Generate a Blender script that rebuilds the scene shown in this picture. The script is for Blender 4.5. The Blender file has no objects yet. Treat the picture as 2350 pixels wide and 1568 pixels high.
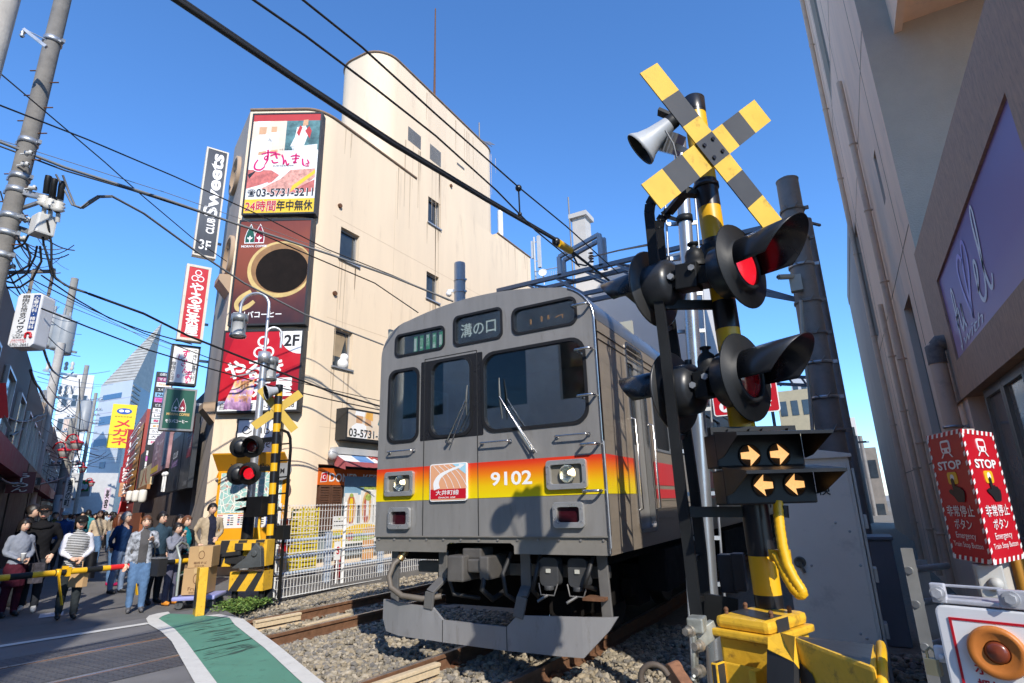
import bpy, bmesh, math, random
import numpy as np
from mathutils import Vector, Matrix
R_ = math.radians
random.seed(7); rng = np.random.default_rng(7)
SC = bpy.context.scene; COL = SC.collection

# ------------------------------------------------------------------ camera, sky, sun, exposure
def _n(v): v = np.array(v, float); return v/np.linalg.norm(v)
_Z = _n((-130, 4484, -1290)); _Y = _n((770, -357, -1300)); _Y = _n(_Y-_Z*(_Y@_Z)); _X = np.cross(_Y, _Z)
CM = np.array([_X, _Y, _Z]); CAMLOC = np.array([0, 0, 1.45]); FPX = 1300.0
cd = bpy.data.cameras.new('camera'); cam = bpy.data.objects.new('camera', cd); COL.objects.link(cam)
cd.sensor_width = 36; cd.lens = 36*FPX/2350; cd.clip_start = .05; cd.clip_end = 3000
m4 = Matrix.Identity(4)
for i in range(3):
    for j in range(3): m4[i][j] = CM[i][j]
    m4[i][3] = CAMLOC[i]
cam.matrix_world = m4; SC.camera = cam
W = bpy.data.worlds.new('World'); SC.world = W; W.use_nodes = True
_nt = W.node_tree; _bg = _nt.nodes['Background']; _sky = _nt.nodes.new('ShaderNodeTexSky')
_sky.sky_type = 'NISHITA'; _sky.sun_disc = False; SUN_EL = 36; SUN_AZ = 132
_sky.sun_elevation = R_(SUN_EL); _sky.sun_rotation = R_(SUN_AZ)
_sky.altitude = 0; _sky.air_density = 1.05; _sky.dust_density = 0; _sky.ozone_density = 10
_hs = _nt.nodes.new('ShaderNodeHueSaturation'); _hs.inputs['Saturation'].default_value = 1.04; _nt.links.new(_sky.outputs[0], _hs.inputs['Color'])
_nt.links.new(_hs.outputs[0], _bg.inputs[0]); _bg.inputs[1].default_value = .135
sd = bpy.data.lights.new('sun', 'SUN'); sun = bpy.data.objects.new('sun', sd); COL.objects.link(sun)
sd.energy = 2.7; sd.angle = R_(.53); sd.color = (1, .93, .82)
_to = Vector((math.sin(R_(SUN_AZ))*math.cos(R_(SUN_EL)), math.cos(R_(SUN_AZ))*math.cos(R_(SUN_EL)), math.sin(R_(SUN_EL))))
sun.rotation_euler = _to.to_track_quat('Z', 'Y').to_euler(); sun.location = (5, -5, 30)
SC.view_settings.view_transform = 'Standard'; SC.view_settings.look = 'None'
SC.view_settings.exposure = 1.05; SC.view_settings.gamma = 1; SC.view_settings.use_curve_mapping = False
SC.cycles.max_bounces = 6; SC.cycles.transparent_max_bounces = 12; SC.cycles.caustics_reflective = False; SC.cycles.caustics_refractive = False

# ------------------------------------------------------------------ survey: sight lines from the camera station, cut with a plane
def _ray(x, y): return CM@np.array([x-1175, 784-y, -FPX])
def SY(x, y, Y): d = _ray(x, y); return Vector(CAMLOC+d*(Y/d[1]))
def SX(x, y, X): d = _ray(x, y); return Vector(CAMLOC+d*(X/d[0]))
def SZ(x, y, z=0.): d = _ray(x, y); return Vector(CAMLOC+d*((z-1.45)/d[2]))
def SD(x, y, dep): return Vector(CAMLOC+_ray(x, y)/FPX*dep)
def SP(x, y, O, N):
    d = Vector(_ray(x, y)); c = Vector(CAMLOC); return c+d*((Vector(O)-c).dot(N)/d.dot(N))

# ------------------------------------------------------------------ materials
def lin(h):
    if not isinstance(h, str): return tuple(h)
    h = h.lstrip('#'); c = [int(h[i:i+2], 16)/255 for i in (0, 2, 4)]
    return tuple(x/12.92 if x <= .04045 else ((x+.055)/1.055)**2.4 for x in c)
_mc = {}
def mat(name, col, rough=.6, metal=0., var=.12, scale=2.5, bump=0., bscale=30., spec=.5, stretch=None, dirt=None, emit=0., coat=0., damt=.35):
    if name in _mc: return _mc[name]
    m = bpy.data.materials.new(name); _mc[name] = m; m.use_nodes = True
    nt = m.node_tree; N = nt.nodes; L = nt.links; b = N['Principled BSDF']; c = lin(col)
    b.inputs['Base Color'].default_value = (*c, 1); b.inputs['Roughness'].default_value = rough; b.inputs['Metallic'].default_value = metal
    b.inputs['Specular IOR Level'].default_value = spec; b.inputs['Coat Weight'].default_value = coat
    if emit: b.inputs['Emission Color'].default_value = (*c, 1); b.inputs['Emission Strength'].default_value = emit
    if var or bump or dirt:
        tc = N.new('ShaderNodeTexCoord'); mp = N.new('ShaderNodeMapping'); L.new(tc.outputs['Object'], mp.inputs[0])
        if stretch: mp.inputs['Scale'].default_value = stretch
    if var:
        nz = N.new('ShaderNodeTexNoise'); nz.inputs['Scale'].default_value = scale; nz.inputs['Detail'].default_value = 8; nz.inputs['Roughness'].default_value = .65
        L.new(mp.outputs[0], nz.inputs['Vector'])
        mr = N.new('ShaderNodeMapRange'); mr.inputs[1].default_value = .3; mr.inputs[2].default_value = .7; mr.inputs[3].default_value = 1-var; mr.inputs[4].default_value = 1+var
        L.new(nz.outputs['Fac'], mr.inputs[0])
        mx = N.new('ShaderNodeMix'); mx.data_type = 'RGBA'; mx.blend_type = 'MULTIPLY'; mx.inputs[0].default_value = 1; mx.inputs[6].default_value = (*c, 1)
        L.new(mr.outputs[0], mx.inputs[7]); last = mx.outputs[2]
        if dirt:
            n2 = N.new('ShaderNodeTexNoise'); n2.inputs['Scale'].default_value = scale*2.3; n2.inputs['Detail'].default_value = 10; n2.inputs['Roughness'].default_value = .7
            L.new(mp.outputs[0], n2.inputs['Vector'])
            r2 = N.new('ShaderNodeMapRange'); r2.inputs[1].default_value = .56; r2.inputs[2].default_value = .72; r2.inputs[3].default_value = 0; r2.inputs[4].default_value = damt
            L.new(n2.outputs['Fac'], r2.inputs[0])
            m2 = N.new('ShaderNodeMix'); m2.data_type = 'RGBA'; L.new(r2.outputs[0], m2.inputs[0]); L.new(last, m2.inputs[6]); m2.inputs[7].default_value = (*lin(dirt), 1); last = m2.outputs[2]
        L.new(last, b.inputs['Base Color'])
        rr = N.new('ShaderNodeMapRange'); rr.inputs[1].default_value = .3; rr.inputs[2].default_value = .7; rr.inputs[3].default_value = max(.02, rough*.85); rr.inputs[4].default_value = min(1, rough*1.18)
        L.new(nz.outputs['Fac'], rr.inputs[0]); L.new(rr.outputs[0], b.inputs['Roughness'])
    if bump:
        nb = N.new('ShaderNodeTexNoise'); nb.inputs['Scale'].default_value = bscale; nb.inputs['Detail'].default_value = 4; L.new(mp.outputs[0], nb.inputs['Vector'])
        bp = N.new('ShaderNodeBump'); bp.inputs['Strength'].default_value = bump; bp.inputs['Distance'].default_value = .02
        L.new(nb.outputs['Fac'], bp.inputs['Height']); L.new(bp.outputs[0], b.inputs['Normal'])
    return m
def glass_mat(name, tint, alpha=.35, rough=.02, metal=0.):
    if name in _mc: return _mc[name]
    m = mat(name, tint, rough, metal, var=0); nt = m.node_tree; N = nt.nodes; L = nt.links
    b = N['Principled BSDF']; t = N.new('ShaderNodeBsdfTransparent'); t.inputs[0].default_value = (.82, .88, .86, 1); x = N.new('ShaderNodeMixShader'); fr = N.new('ShaderNodeLayerWeight'); fr.inputs[0].default_value = .25
    mr = N.new('ShaderNodeMapRange'); mr.inputs[3].default_value = alpha; mr.inputs[4].default_value = min(1, alpha+.6); L.new(fr.outputs['Fresnel'], mr.inputs[0])
    g = N.new('ShaderNodeBsdfGlossy'); g.inputs['Roughness'].default_value = rough; g.inputs[0].default_value = (.75, .78, .8, 1)
    L.new(mr.outputs[0], x.inputs[0]); L.new(t.outputs[0], x.inputs[1]); L.new(g.outputs[0], x.inputs[2]); L.new(x.outputs[0], N['Material Output'].inputs[0])
    return m
def ramp_mat(name, stops, axis=2, lo=0., hi=1., rough=.35, metal=0., noise=0., coords='Object'):
    """colour that really runs across the thing (a printed or painted fade), along one of its own axes"""
    if name in _mc: return _mc[name]
    m = mat(name, stops[0][1], rough, metal, var=0); nt = m.node_tree; N = nt.nodes; L = nt.links
    tc = N.new('ShaderNodeTexCoord'); sp = N.new('ShaderNodeSeparateXYZ'); L.new(tc.outputs[coords], sp.inputs[0])
    mr = N.new('ShaderNodeMapRange'); mr.inputs[1].default_value = lo; mr.inputs[2].default_value = hi; L.new(sp.outputs[axis], mr.inputs[0])
    src = mr.outputs[0]
    if noise:
        nz = N.new('ShaderNodeTexNoise'); nz.inputs['Scale'].default_value = 6; L.new(tc.outputs[coords], nz.inputs['Vector'])
        ma = N.new('ShaderNodeMath'); ma.operation = 'MULTIPLY_ADD'; L.new(nz.outputs['Fac'], ma.inputs[0]); ma.inputs[1].default_value = noise; ad = N.new('ShaderNodeMath'); ad.operation = 'ADD'
        ad.inputs[1].default_value = -noise*.5; L.new(src, ad.inputs[0]); L.new(ad.outputs[0], ma.inputs[2]); src = ma.outputs[0]
    cr = N.new('ShaderNodeValToRGB'); e = cr.color_ramp.elements
    while len(e) < len(stops): e.new(.5)
    for i, (p, c) in enumerate(stops): e[i].position = p; e[i].color = (*lin(c), 1)
    L.new(src, cr.inputs[0]); L.new(cr.outputs[0], N['Principled BSDF'].inputs['Base Color'])
    return m

# ------------------------------------------------------------------ mesh building
def rrect(w, h, r, n=5, x0=None, y0=None):
    x0 = -w/2 if x0 is None else x0; y0 = -h/2 if y0 is None else y0; r = min(r, w/2-1e-4, h/2-1e-4); P = []
    for cx, cy, a in ((x0+w-r, y0+r, -90), (x0+w-r, y0+h-r, 0), (x0+r, y0+h-r, 90), (x0+r, y0+r, 180)):
        for k in range(n+1): t = R_(a+90*k/n); P.append((cx+r*math.cos(t), cy+r*math.sin(t)))
    return P
def circ(r, n=24, cx=0, cy=0): return [(cx+r*math.cos(2*math.pi*k/n), cy+r*math.sin(2*math.pi*k/n)) for k in range(n)]
def rect(x0, y0, x1, y1): return [(x0, y0), (x1, y0), (x1, y1), (x0, y1)]
class Fr:
    """a flat frame: origin, right, up; n points at the viewer of the face"""
    def __init__(s, O, U, V=(0, 0, 1)):
        s.O = Vector(O); s.U = Vector(U).normalized(); V = Vector(V); s.V = (V-s.U*V.dot(s.U)).normalized(); s.N = s.U.cross(s.V)
    def p(s, x, y, z=0.): return s.O+s.U*x+s.V*y+s.N*z
    def at(s, x, y, z=0.): return Fr(s.p(x, y, z), s.U, s.V)
_tcache = {}
def _curve_mesh(cu):
    o = bpy.data.objects.new('tmp', cu); COL.objects.link(o); dg = bpy.context.evaluated_depsgraph_get(); me = o.evaluated_get(dg).to_mesh()
    V = [tuple(v.co) for v in me.vertices]; F = [tuple(p.vertices) for p in me.polygons]
    o.evaluated_get(dg).to_mesh_clear(); bpy.data.objects.remove(o); bpy.data.curves.remove(cu)
    return V, F
def glyphs(s, bold=0., shear=0., lh=1.0, vert=False):
    bold = min(bold, .03 if any(ord(c) > 0x2e80 for c in s) else .05); k = (s, bold, shear, lh)
    if k in _tcache: return _tcache[k]
    cu = bpy.data.curves.new('t', 'FONT'); cu.body = s; cu.size = 1; cu.resolution_u = 3; cu.offset = bold; cu.shear = shear; cu.space_line = lh; cu.align_x = 'CENTER'
    _tcache[k] = _curve_mesh(cu); return _tcache[k]
def plate_mesh(outer, holes):
    cu = bpy.data.curves.new('p', 'CURVE'); cu.dimensions = '2D'; cu.fill_mode = 'BOTH'
    for P in [outer]+list(holes):
        sp = cu.splines.new('POLY'); sp.points.add(len(P)-1); sp.use_cyclic_u = True
        for q, (x, y) in zip(sp.points, P): q.co = (x, y, 0, 1)
    return _curve_mesh(cu)
class MB:
    def __init__(s): s.V = []; s.F = []; s.I = []; s.S = []
    def add(s, V, F, m=0, sm=False):
        b = len(s.V); s.V.extend(tuple(v) for v in V)
        for f in F: s.F.append(tuple(i+b for i in f)); s.I.append(m); s.S.append(sm)
        return s
    def box(s, c, d, m=0, R=None):
        c = Vector(c); d = Vector(d)/2; V = []
        for z in (-1, 1):
            for y in (-1, 1):
                for x in (-1, 1):
                    v = Vector((x*d.x, y*d.y, z*d.z)); V.append(c+(R@v if R is not None else v))
        return s.add(V, [(0, 2, 3, 1), (4, 5, 7, 6), (0, 1, 5, 4), (2, 6, 7, 3), (0, 4, 6, 2), (1, 3, 7, 5)], m)
    def box2(s, lo, hi, m=0): lo = Vector(lo); hi = Vector(hi); return s.box((lo+hi)/2, hi-lo, m)
    def fbox(s, fr, x0, y0, z0, x1, y1, z1, m=0):
        V = [fr.p(x, y, z) for z in (z0, z1) for y in (y0, y1) for x in (x0, x1)]
        return s.add(V, [(0, 2, 3, 1), (4, 5, 7, 6), (0, 1, 5, 4), (2, 6, 7, 3), (0, 4, 6, 2), (1, 3, 7, 5)], m)
    def beam(s, a, b, w, h=None, m=0, up=(0, 0, 1)):
        a = Vector(a); b = Vector(b); h = h or w; d = (b-a).normalized(); up = Vector(up)
        if abs(d.dot(up)) > .99: up = Vector((0, 1, 0))
        x = d.cross(up).normalized(); y = x.cross(d); V = []
        for q in (a, b):
            for i, j in ((-1, -1), (1, -1), (1, 1), (-1, 1)): V.append(q+x*(w/2*i)+y*(h/2*j))
        return s.add(V, [(0, 1, 2, 3), (7, 6, 5, 4), (0, 4, 5, 1), (1, 5, 6, 2), (2, 6, 7, 3), (3, 7, 4, 0)], m)
    def cyl(s, a, b, r0, r1=None, n=16, m=0, caps=True): return s.tube([a, b], [r0, r0 if r1 is None else r1], n, m, caps)
    def tube(s, P, r, n=8, m=0, caps=True, sq=(1, 1), closed=False, up=None):
        P = [Vector(p) for p in P]; k = len(P); r = list(r) if hasattr(r, '__len__') else [r]*k; T = []
        for i in range(k):
            a = P[i-1] if (i > 0 or closed) else P[i]; b = P[(i+1) % k] if (i < k-1 or closed) else P[i]; t = b-a; T.append(t.normalized() if t.length > 1e-9 else Vector((0, 0, 1)))
        u = Vector(up) if up is not None else (Vector((0, 0, 1)) if abs(T[0].z) < .9 else Vector((0, 1, 0)))
        x = (u-T[0]*u.dot(T[0])).normalized(); V = []; F = []
        for i in range(k):
            x = x-T[i]*x.dot(T[i]); x = x.normalized() if x.length > 1e-6 else T[i].orthogonal().normalized(); y = T[i].cross(x)
            for j in range(n): a = 2*math.pi*j/n; V.append(P[i]+x*(math.cos(a)*r[i]*sq[0])+y*(math.sin(a)*r[i]*sq[1]))
        for i in range(k if closed else k-1):
            for j in range(n): a = i*n+j; b = i*n+(j+1) % n; c = ((i+1) % k)*n+(j+1) % n; d = ((i+1) % k)*n+j; F.append((a, b, c, d))
        s.add(V, F, m, True)
        if caps and not closed: s.add(V[:n], [tuple(range(n-1, -1, -1))], m); s.add(V[-n:], [tuple(range(n))], m)
        return s
    def lathe(s, O, A, prof, n=24, m=0, sm=True, arc=None, up=None):
        """prof: (radius, distance along the axis A)"""
        O = Vector(O); A = Vector(A).normalized(); u = Vector(up) if up is not None else (Vector((0, 0, 1)) if abs(A.z) < .9 else Vector((0, 1, 0)))
        x = (u-A*u.dot(A)).normalized(); y = A.cross(x); V = []; F = []; a0, a1 = arc or (0, 360); full = arc is None; c = n if full else n+1
        for r, t in prof:
            for j in range(c): a = R_(a0+(a1-a0)*j/n); V.append(O+A*t+x*(r*math.cos(a))+y*(r*math.sin(a)))
        for i in range(len(prof)-1):
            for j in range(n): p = i*c+j; q = i*c+(j+1) % c; F.append((p, q, q+c, p+c))
        return s.add(V, F, m, sm)
    def ball(s, O, r, n=12, m=0, sq=(1, 1, 1)):
        V = []; F = []; k = n//2+1
        for i in range(k+1):
            a = math.pi*i/k
            for j in range(n): b = 2*math.pi*j/n; V.append(Vector(O)+Vector((r*sq[0]*math.sin(a)*math.cos(b), r*sq[1]*math.sin(a)*math.sin(b), r*sq[2]*math.cos(a))))
        for i in range(k):
            for j in range(n): F.append((i*n+j, (i+1)*n+j, (i+1)*n+(j+1) % n, i*n+(j+1) % n))
        return s.add(V, F, m, True)
    def prism(s, P, fr, z0, z1, m=0, sm=False, mside=None):
        k = len(P); V = [fr.p(x, y, z0) for x, y in P]+[fr.p(x, y, z1) for x, y in P]
        s.add(V, [tuple(range(k-1, -1, -1)), tuple(range(k, 2*k))], m)
        return s.add(V, [(i, (i+1) % k, (i+1) % k+k, i+k) for i in range(k)], m if mside is None else mside, sm)
    def ring(s, Po, Pi, fr, z0, z1, m=0):
        k = len(Po); V = [fr.p(x, y, z) for z in (z0, z1) for Q in (Po, Pi) for x, y in Q]; F = []
        for i in range(k):
            j = (i+1) % k; o0, o1, i0, i1 = i, j, i+k, j+k; O0, O1, I0, I1 = i+2*k, j+2*k, i+3*k, j+3*k
            F += [(O0, O1, I1, I0), (o1, o0, i0, i1), (o0, o1, O1, O0), (i1, i0, I0, I1)]
        return s.add(V, F, m)
    def plate(s, outer, holes, fr, z0, z1, m=0):
        V, F = plate_mesh(outer, holes); s.add([fr.p(x, y, z1) for x, y, _ in V], F, m); s.add([fr.p(x, y, z0) for x, y, _ in V], [f[::-1] for f in F], m)
        for P in [outer]+list(holes):
            k = len(P); s.add([fr.p(x, y, z) for z in (z0, z1) for x, y in P], [(i, (i+1) % k, (i+1) % k+k, i+k) for i in range(k)], m)
        return s
    def text(s, t, fr, x, y, w, h, m=0, bold=0., z=.004, shear=0., keep=False, lh=1., rot=0):
        """lettering stretched into the box w x h whose lower left corner is x, y"""
        cjk = any(ord(c) > 0x2e80 for c in t); V, F = glyphs(t, 0. if cjk else bold, shear, lh)
        if not V: return s
        A = np.array(V)[:, :2]
        if rot == 90: A = np.stack([-A[:, 1], A[:, 0]], 1)
        lo = A.min(0); sz = np.maximum(A.max(0)-lo, 1e-6); k = np.array([w, h])/sz; off = 0
        if keep: q = k.min(); off = (np.array([w, h])-sz*q)/2; k[:] = q
        B = (A-lo)*k+off+np.array([x, y]); d = bold*(h if rot == 0 else w)*.9/(t.count('\n')+1)
        for i, (dx, dy) in enumerate([(0, 0)]+([(1, 0), (-1, 0), (0, 1), (0, -1)]+([(.7, .7), (-.7, .7), (.7, -.7), (-.7, -.7)] if bold > .03 else []) if cjk and bold else [])):
            s.add([fr.p(p+dx*d, q_+dy*d, z+.00012*i) for p, q_ in B], F, m)
        return s
    def vtext(s, t, fr, x, y, w, h, m=0, bold=0., z=.004, gap=.08):
        """characters one under the other"""
        k = len(t); c = h/k
        for i, ch in enumerate(t):
            if ch == ' ': continue
            hh = c*(1-gap); wy = y+h-c*(i+1)+c*gap/2
            if ch in 'ー': s.fbox(fr, x+w*.44, wy, 0, x+w*.56, wy+hh, z, m)
            elif ch in '・。': s.text(ch, fr, x+w*.4, wy+hh*.4, w*.2, hh*.2, m, bold, z)
            elif ch in 'つぃっゃり': s.text(ch, fr, x+w*.12, wy+hh*.12, w*.76, hh*.76, m, bold, z)
            else: s.text(ch, fr, x, wy, w, hh, m, bold, z)
        return s
    def stroke(s, pts, fr, w, m=0, z=.004, n=6):
        """brush stroke: smoothed flat ribbon on the face; pts (x, y[, width factor])"""
        Q = [tuple(p)+(1,) if len(p) == 2 else tuple(p) for p in pts]; S = []
        for i in range(len(Q)-1):
            a = Q[max(i-1, 0)]; b = Q[i]; c = Q[i+1]; d = Q[min(i+2, len(Q)-1)]
            for k in range(n):
                t = k/n; S.append(tuple(.5*(2*b[j]+(c[j]-a[j])*t+(2*a[j]-5*b[j]+4*c[j]-d[j])*t*t+(3*b[j]-a[j]-3*c[j]+d[j])*t**3) for j in range(3)))
        S.append(Q[-1]); V = []
        for i, p in enumerate(S):
            a = S[max(i-1, 0)]; b = S[min(i+1, len(S)-1)]; dx, dy = b[0]-a[0], b[1]-a[1]; l = math.hypot(dx, dy) or 1; g = w/2*p[2]
            V += [fr.p(p[0]-dy/l*g, p[1]+dx/l*g, z), fr.p(p[0]+dy/l*g, p[1]-dx/l*g, z)]
        return s.add(V, [(2*i, 2*i+1, 2*i+3, 2*i+2) for i in range(len(S)-1)], m)
    def build(s, name, mats, parent=None, bevel=0., label=None, weld=False, smooth=None):
        V = np.array([tuple(v) for v in s.V], float); mats = mats if isinstance(mats, (list, tuple)) else [mats]
        if parent is not None: o0 = _org[parent.name]
        else: lo, hi = V.min(0), V.max(0); o0 = np.array([(lo[0]+hi[0])/2, (lo[1]+hi[1])/2, lo[2]])
        me = bpy.data.meshes.new(name); me.from_pydata((V-o0).tolist(), [], s.F)
        for m in mats: me.materials.append(m)
        me.polygons.foreach_set('material_index', s.I); me.polygons.foreach_set('use_smooth', s.S)
        if bevel or weld:
            bm = bmesh.new(); bm.from_mesh(me); bmesh.ops.remove_doubles(bm, verts=bm.verts, dist=1e-5)
            if bevel:
                E = [e for e in bm.edges if len(e.link_faces) == 2 and e.calc_face_angle(0) > .6]
                bmesh.ops.bevel(bm, geom=E, offset=bevel, segments=2, profile=.6, affect='EDGES', clamp_overlap=True)
            bm.to_mesh(me); bm.free()
        me.update(); o = bpy.data.objects.new(name, me); COL.objects.link(o)
        if parent is not None: o.parent = parent; _org[o.name] = o0
        else: o.location = o0; _org[o.name] = o0
        if label: o['label'] = label
        return o
_org = {}
def thing(name, label, cat, loc=(0, 0, 0), group=None):
    o = bpy.data.objects.new(name, None); COL.objects.link(o); o.location = loc; o.empty_display_size = .2
    _org[o.name] = np.array(tuple(loc), float); return tag(o, label, cat, group)
def tag(o, label=None, cat=None, group=None, kind=None):
    for k, v in (('label', label), ('category', cat), ('group', group), ('kind', kind)):
        if v: o[k] = v
    return o
def copy_thing(o, loc, label=None, rz=0.):
    r = o.copy(); COL.objects.link(r); r.location = loc; r.rotation_euler = (0, 0, rz)
    if label: r['label'] = label
    def kids(a, b):
        for c in list(a.children):
            d = c.copy(); COL.objects.link(d); d.parent = b; kids(c, d)
    kids(o, r); return r
def arc_pts(c, r, a0, a1, n, U, V): return [Vector(c)+Vector(U)*(r*math.cos(R_(a0+(a1-a0)*k/n)))+Vector(V)*(r*math.sin(R_(a0+(a1-a0)*k/n))) for k in range(n+1)]
def sag(a, b, s=0., n=10): a = Vector(a); b = Vector(b); return [a.lerp(b, t/n)-Vector((0, 0, s*4*(t/n)*(1-t/n))) for t in range(n+1)]

# shared paints and metals
BLACK = mat('black_paint', (.012, .012, .014), .3, var=.2); BLACKM = mat('matt_black_paint', (.010, .011, .012), .5, var=.25, spec=.3)
YEL = mat('safety_yellow', (.72, .40, .012), .35, var=.08); STEEL = mat('galvanised_steel', (.42, .44, .46), .42, .75, var=.18, scale=6)
SILVER = mat('silver_paint', (.55, .57, .58), .3, .85, var=.06); CHROME = mat('bright_steel', (.62, .61, .59), .22, 1., var=.08)
RUST = mat('rusty_steel', (.15, .07, .035), .85, .2, var=.35, scale=14, bump=.3); WHITE = mat('white_paint', (.78, .78, .77), .4, var=.05)
CONC = mat('concrete', (.27, .26, .235), .9, var=.22, scale=5, bump=.25, bscale=60, dirt=(.12, .11, .1)); DARK = mat('dark_void', (.01, .01, .011), .8, var=0)
RED = mat('sign_red', (.50, .008, .02), .4, var=.05); INK = mat('black_lettering', (.012, .012, .014), .45, var=0); LWHITE = mat('white_lettering', (.82, .82, .82), .4, var=0)
RUBBER = mat('black_rubber', (.02, .02, .021), .6, var=.1); WIRE = mat('cable_black', (.012, .012, .013), .5, var=.1); WIREG = mat('cable_grey', (.16, .165, .17), .5, var=.1)
# ------------------------------------------------------------------ ground, crossing deck, tracks
def far_c(Y): return -6.82-(.0078*(9.5-Y)**2 if Y < 9.5 else 0)
def near_c(Y): return far_c(Y)+3.62+.05
ASPH = mat('asphalt', (.135, .13, .127), .88, var=.22, scale=1.3, bump=.35, bscale=160, dirt=(.035, .035, .035))
ASPH2 = mat('new_asphalt', (.05, .05, .052), .85, var=.12, scale=2, bump=.3, bscale=180)
def sheet(name, poly, z, m, kind='structure', thick=0.):
    b = MB(); V = [Vector((x, y, z)) for x, y in poly]; k = len(V)
    fr = Fr((0, 0, 0), (1, 0, 0), (0, 1, 0)); Vv, Ff = plate_mesh([(x, y) for x, y in poly], []); b.add([(x, y, z) for x, y, _ in Vv], Ff)
    if thick: b.add(V+[v-Vector((0, 0, thick)) for v in V], [((i+1) % k, i, i+k, (i+1) % k+k) for i in range(k)])
    o = b.build(name, m); o['kind'] = kind; return o
def Z2(L, z=0.): return [tuple(SZ(x, y, z)[:2]) for x, y in L]
edge = Z2([(558.6, 1422), (601, 1455), (635.7, 1480.7), (725.7, 1555)])
e0, e1 = Vector(edge[0]), Vector(edge[-1]); dv = (e1-e0).normalized(); edge_end = e1+dv*4.3
inner = Z2([(526, 1419), (539, 1435.7), (571, 1461), (606.8, 1488.7), (688.7, 1565)]); inner_end = Vector(inner[-1])+dv*4.6
lo_ = Z2([(386, 1405), (361, 1409), (342, 1414), (335, 1421), (341, 1434), (370, 1451), (393, 1473), (446, 1568)]); lo_end = Vector(lo_[-1])+(Vector(lo_[-1])-Vector(lo_[-2])).normalized()*4
li_ = Z2([(390, 1409), (373, 1415), (364, 1421), (373, 1427), (401, 1445), (426.5, 1473), (449, 1504), (496.6, 1568)]); li_end = Vector(li_[-1])+(Vector(li_[-1])-Vector(li_[-2])).normalized()*4
road_poly = [(-160, -60), (60, -60), (60, .2), tuple(edge_end)]+edge[::-1]+[(-9.3, 6.35), (-9.3, 120), (-160, 120)]
sheet('ground', [(-700, -700), (700, -700), (700, 700), (-700, 700)], -.26, mat('earth', (.26, .24, .21), .95, var=.2, scale=.4))
sheet('road', road_poly, -.008, ASPH, thick=.3)
deckm = mat('crossing_asphalt', (.16, .156, .155), .8, var=.2, scale=1.6, bump=.25, bscale=150)
sheet('crossing_deck', [(-9.25, -12), (-1.2, -12), (-1.2, .2), tuple(edge_end)]+edge[::-1]+[(-9.25, 6.35)], -.004, deckm)
# rubber panels with a dot relief beside and between the rails
def panel_mat():
    m = mat('rubber_panel', (.075, .075, .08), .62, var=.25, scale=2); nt = m.node_tree; N = nt.nodes; L = nt.links
    tc = N.new('ShaderNodeTexCoord'); vo = N.new('ShaderNodeTexVoronoi'); vo.inputs['Scale'].default_value = 11; vo.inputs['Randomness'].default_value = 0
    L.new(tc.outputs['Object'], vo.inputs['Vector']); mr = N.new('ShaderNodeMapRange'); mr.inputs[1].default_value = .2; mr.inputs[2].default_value = .33; mr.inputs[3].default_value = 1; mr.inputs[4].default_value = 0
    L.new(vo.outputs['Distance'], mr.inputs[0]); bp = N.new('ShaderNodeBump'); bp.inputs['Distance'].default_value = .012; bp.inputs['Strength'].default_value = 1; L.new(mr.outputs[0], bp.inputs['Height'])
    L.new(bp.outputs[0], N['Principled BSDF'].inputs['Normal']); return m
PANEL = panel_mat()
def edge_y(X):
    P = edge+[tuple(edge_end)]
    for a, b in zip(P, P[1:]):
        if a[0] <= X <= b[0]: return a[1]+(b[1]-a[1])*(X-a[0])/(b[0]-a[0])
    return edge[0][1]
for cf, nm in ((far_c, 'far'), (near_c, 'near')):
    for a, b in ((-1.03, -.572), (-.478, .478), (.572, 1.03)):
        ym = edge_y(cf(4)+(a+b)/2)-.05; ys = [y for y in np.linspace(-12, ym, 14)]
        P = [(cf(y)+a, y if y < ym else edge_y(cf(ym)+a)-.03) for y in ys]+[(cf(y)+b, y if y < ym else edge_y(cf(ym)+b)-.03) for y in ys[::-1]]
        sheet('rubber_deck', P, .0, PANEL)
GREEN = mat('green_walkway_paint', (.09, .25, .175), .75, var=.12, scale=3, bump=.15, bscale=140, dirt=(.03, .07, .055), damt=.8)
LINE = mat('road_line_paint', (.62, .61, .57), .7, var=.08, scale=6, dirt=(.3, .29, .27), damt=.6)
sheet('green_walkway_marking', li_[::1]+[tuple(li_end)]+[tuple(inner_end)]+inner[::-1]+Z2([(478, 1413)]), .004, GREEN)
SCU = mat('tyre_scuff', (.035, .075, .06), .7, var=.3, scale=8)
b = MB(); g_s = np.random.default_rng(4)
for qd, n_s in (([(424, 1458), (537, 1438), (566, 1461), (444, 1487)], 30), ([(450, 1500), (574, 1476), (597, 1485), (468, 1520)], 26), ([(410, 1440), (520, 1422), (535, 1434), (420, 1452)], 8)):
    A_, B_, C_, D_ = [SZ(x, y, 0) for x, y in qd]
    for i in range(n_s):
        v, u0 = g_s.random(), g_s.random()*.8; u1 = min(.98, u0+g_s.uniform(.08, .55)); P0, P1 = A_.lerp(D_, v), B_.lerp(C_, v); w_ = g_s.uniform(.004, .022); p, q = P0.lerp(P1, u0), P0.lerp(P1, u1); n2 = Vector((-(q-p).y, (q-p).x, 0)).normalized()*w_; m_ = p.lerp(q, g_s.uniform(.3, .7))+n2*g_s.uniform(-.8, .8); z_ = Vector((0, 0, .0056+i*2e-5))
        b.add([p+z_, m_-n2+z_, q+z_, m_+n2+z_], [(0, 1, 2, 3)])
o = b.build('scuffed_walkway_marking', SCU); o['kind'] = 'structure'
sheet('walkway_line_marking', lo_+[tuple(lo_end), tuple(li_end)]+li_[::-1], .008, LINE)
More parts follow.
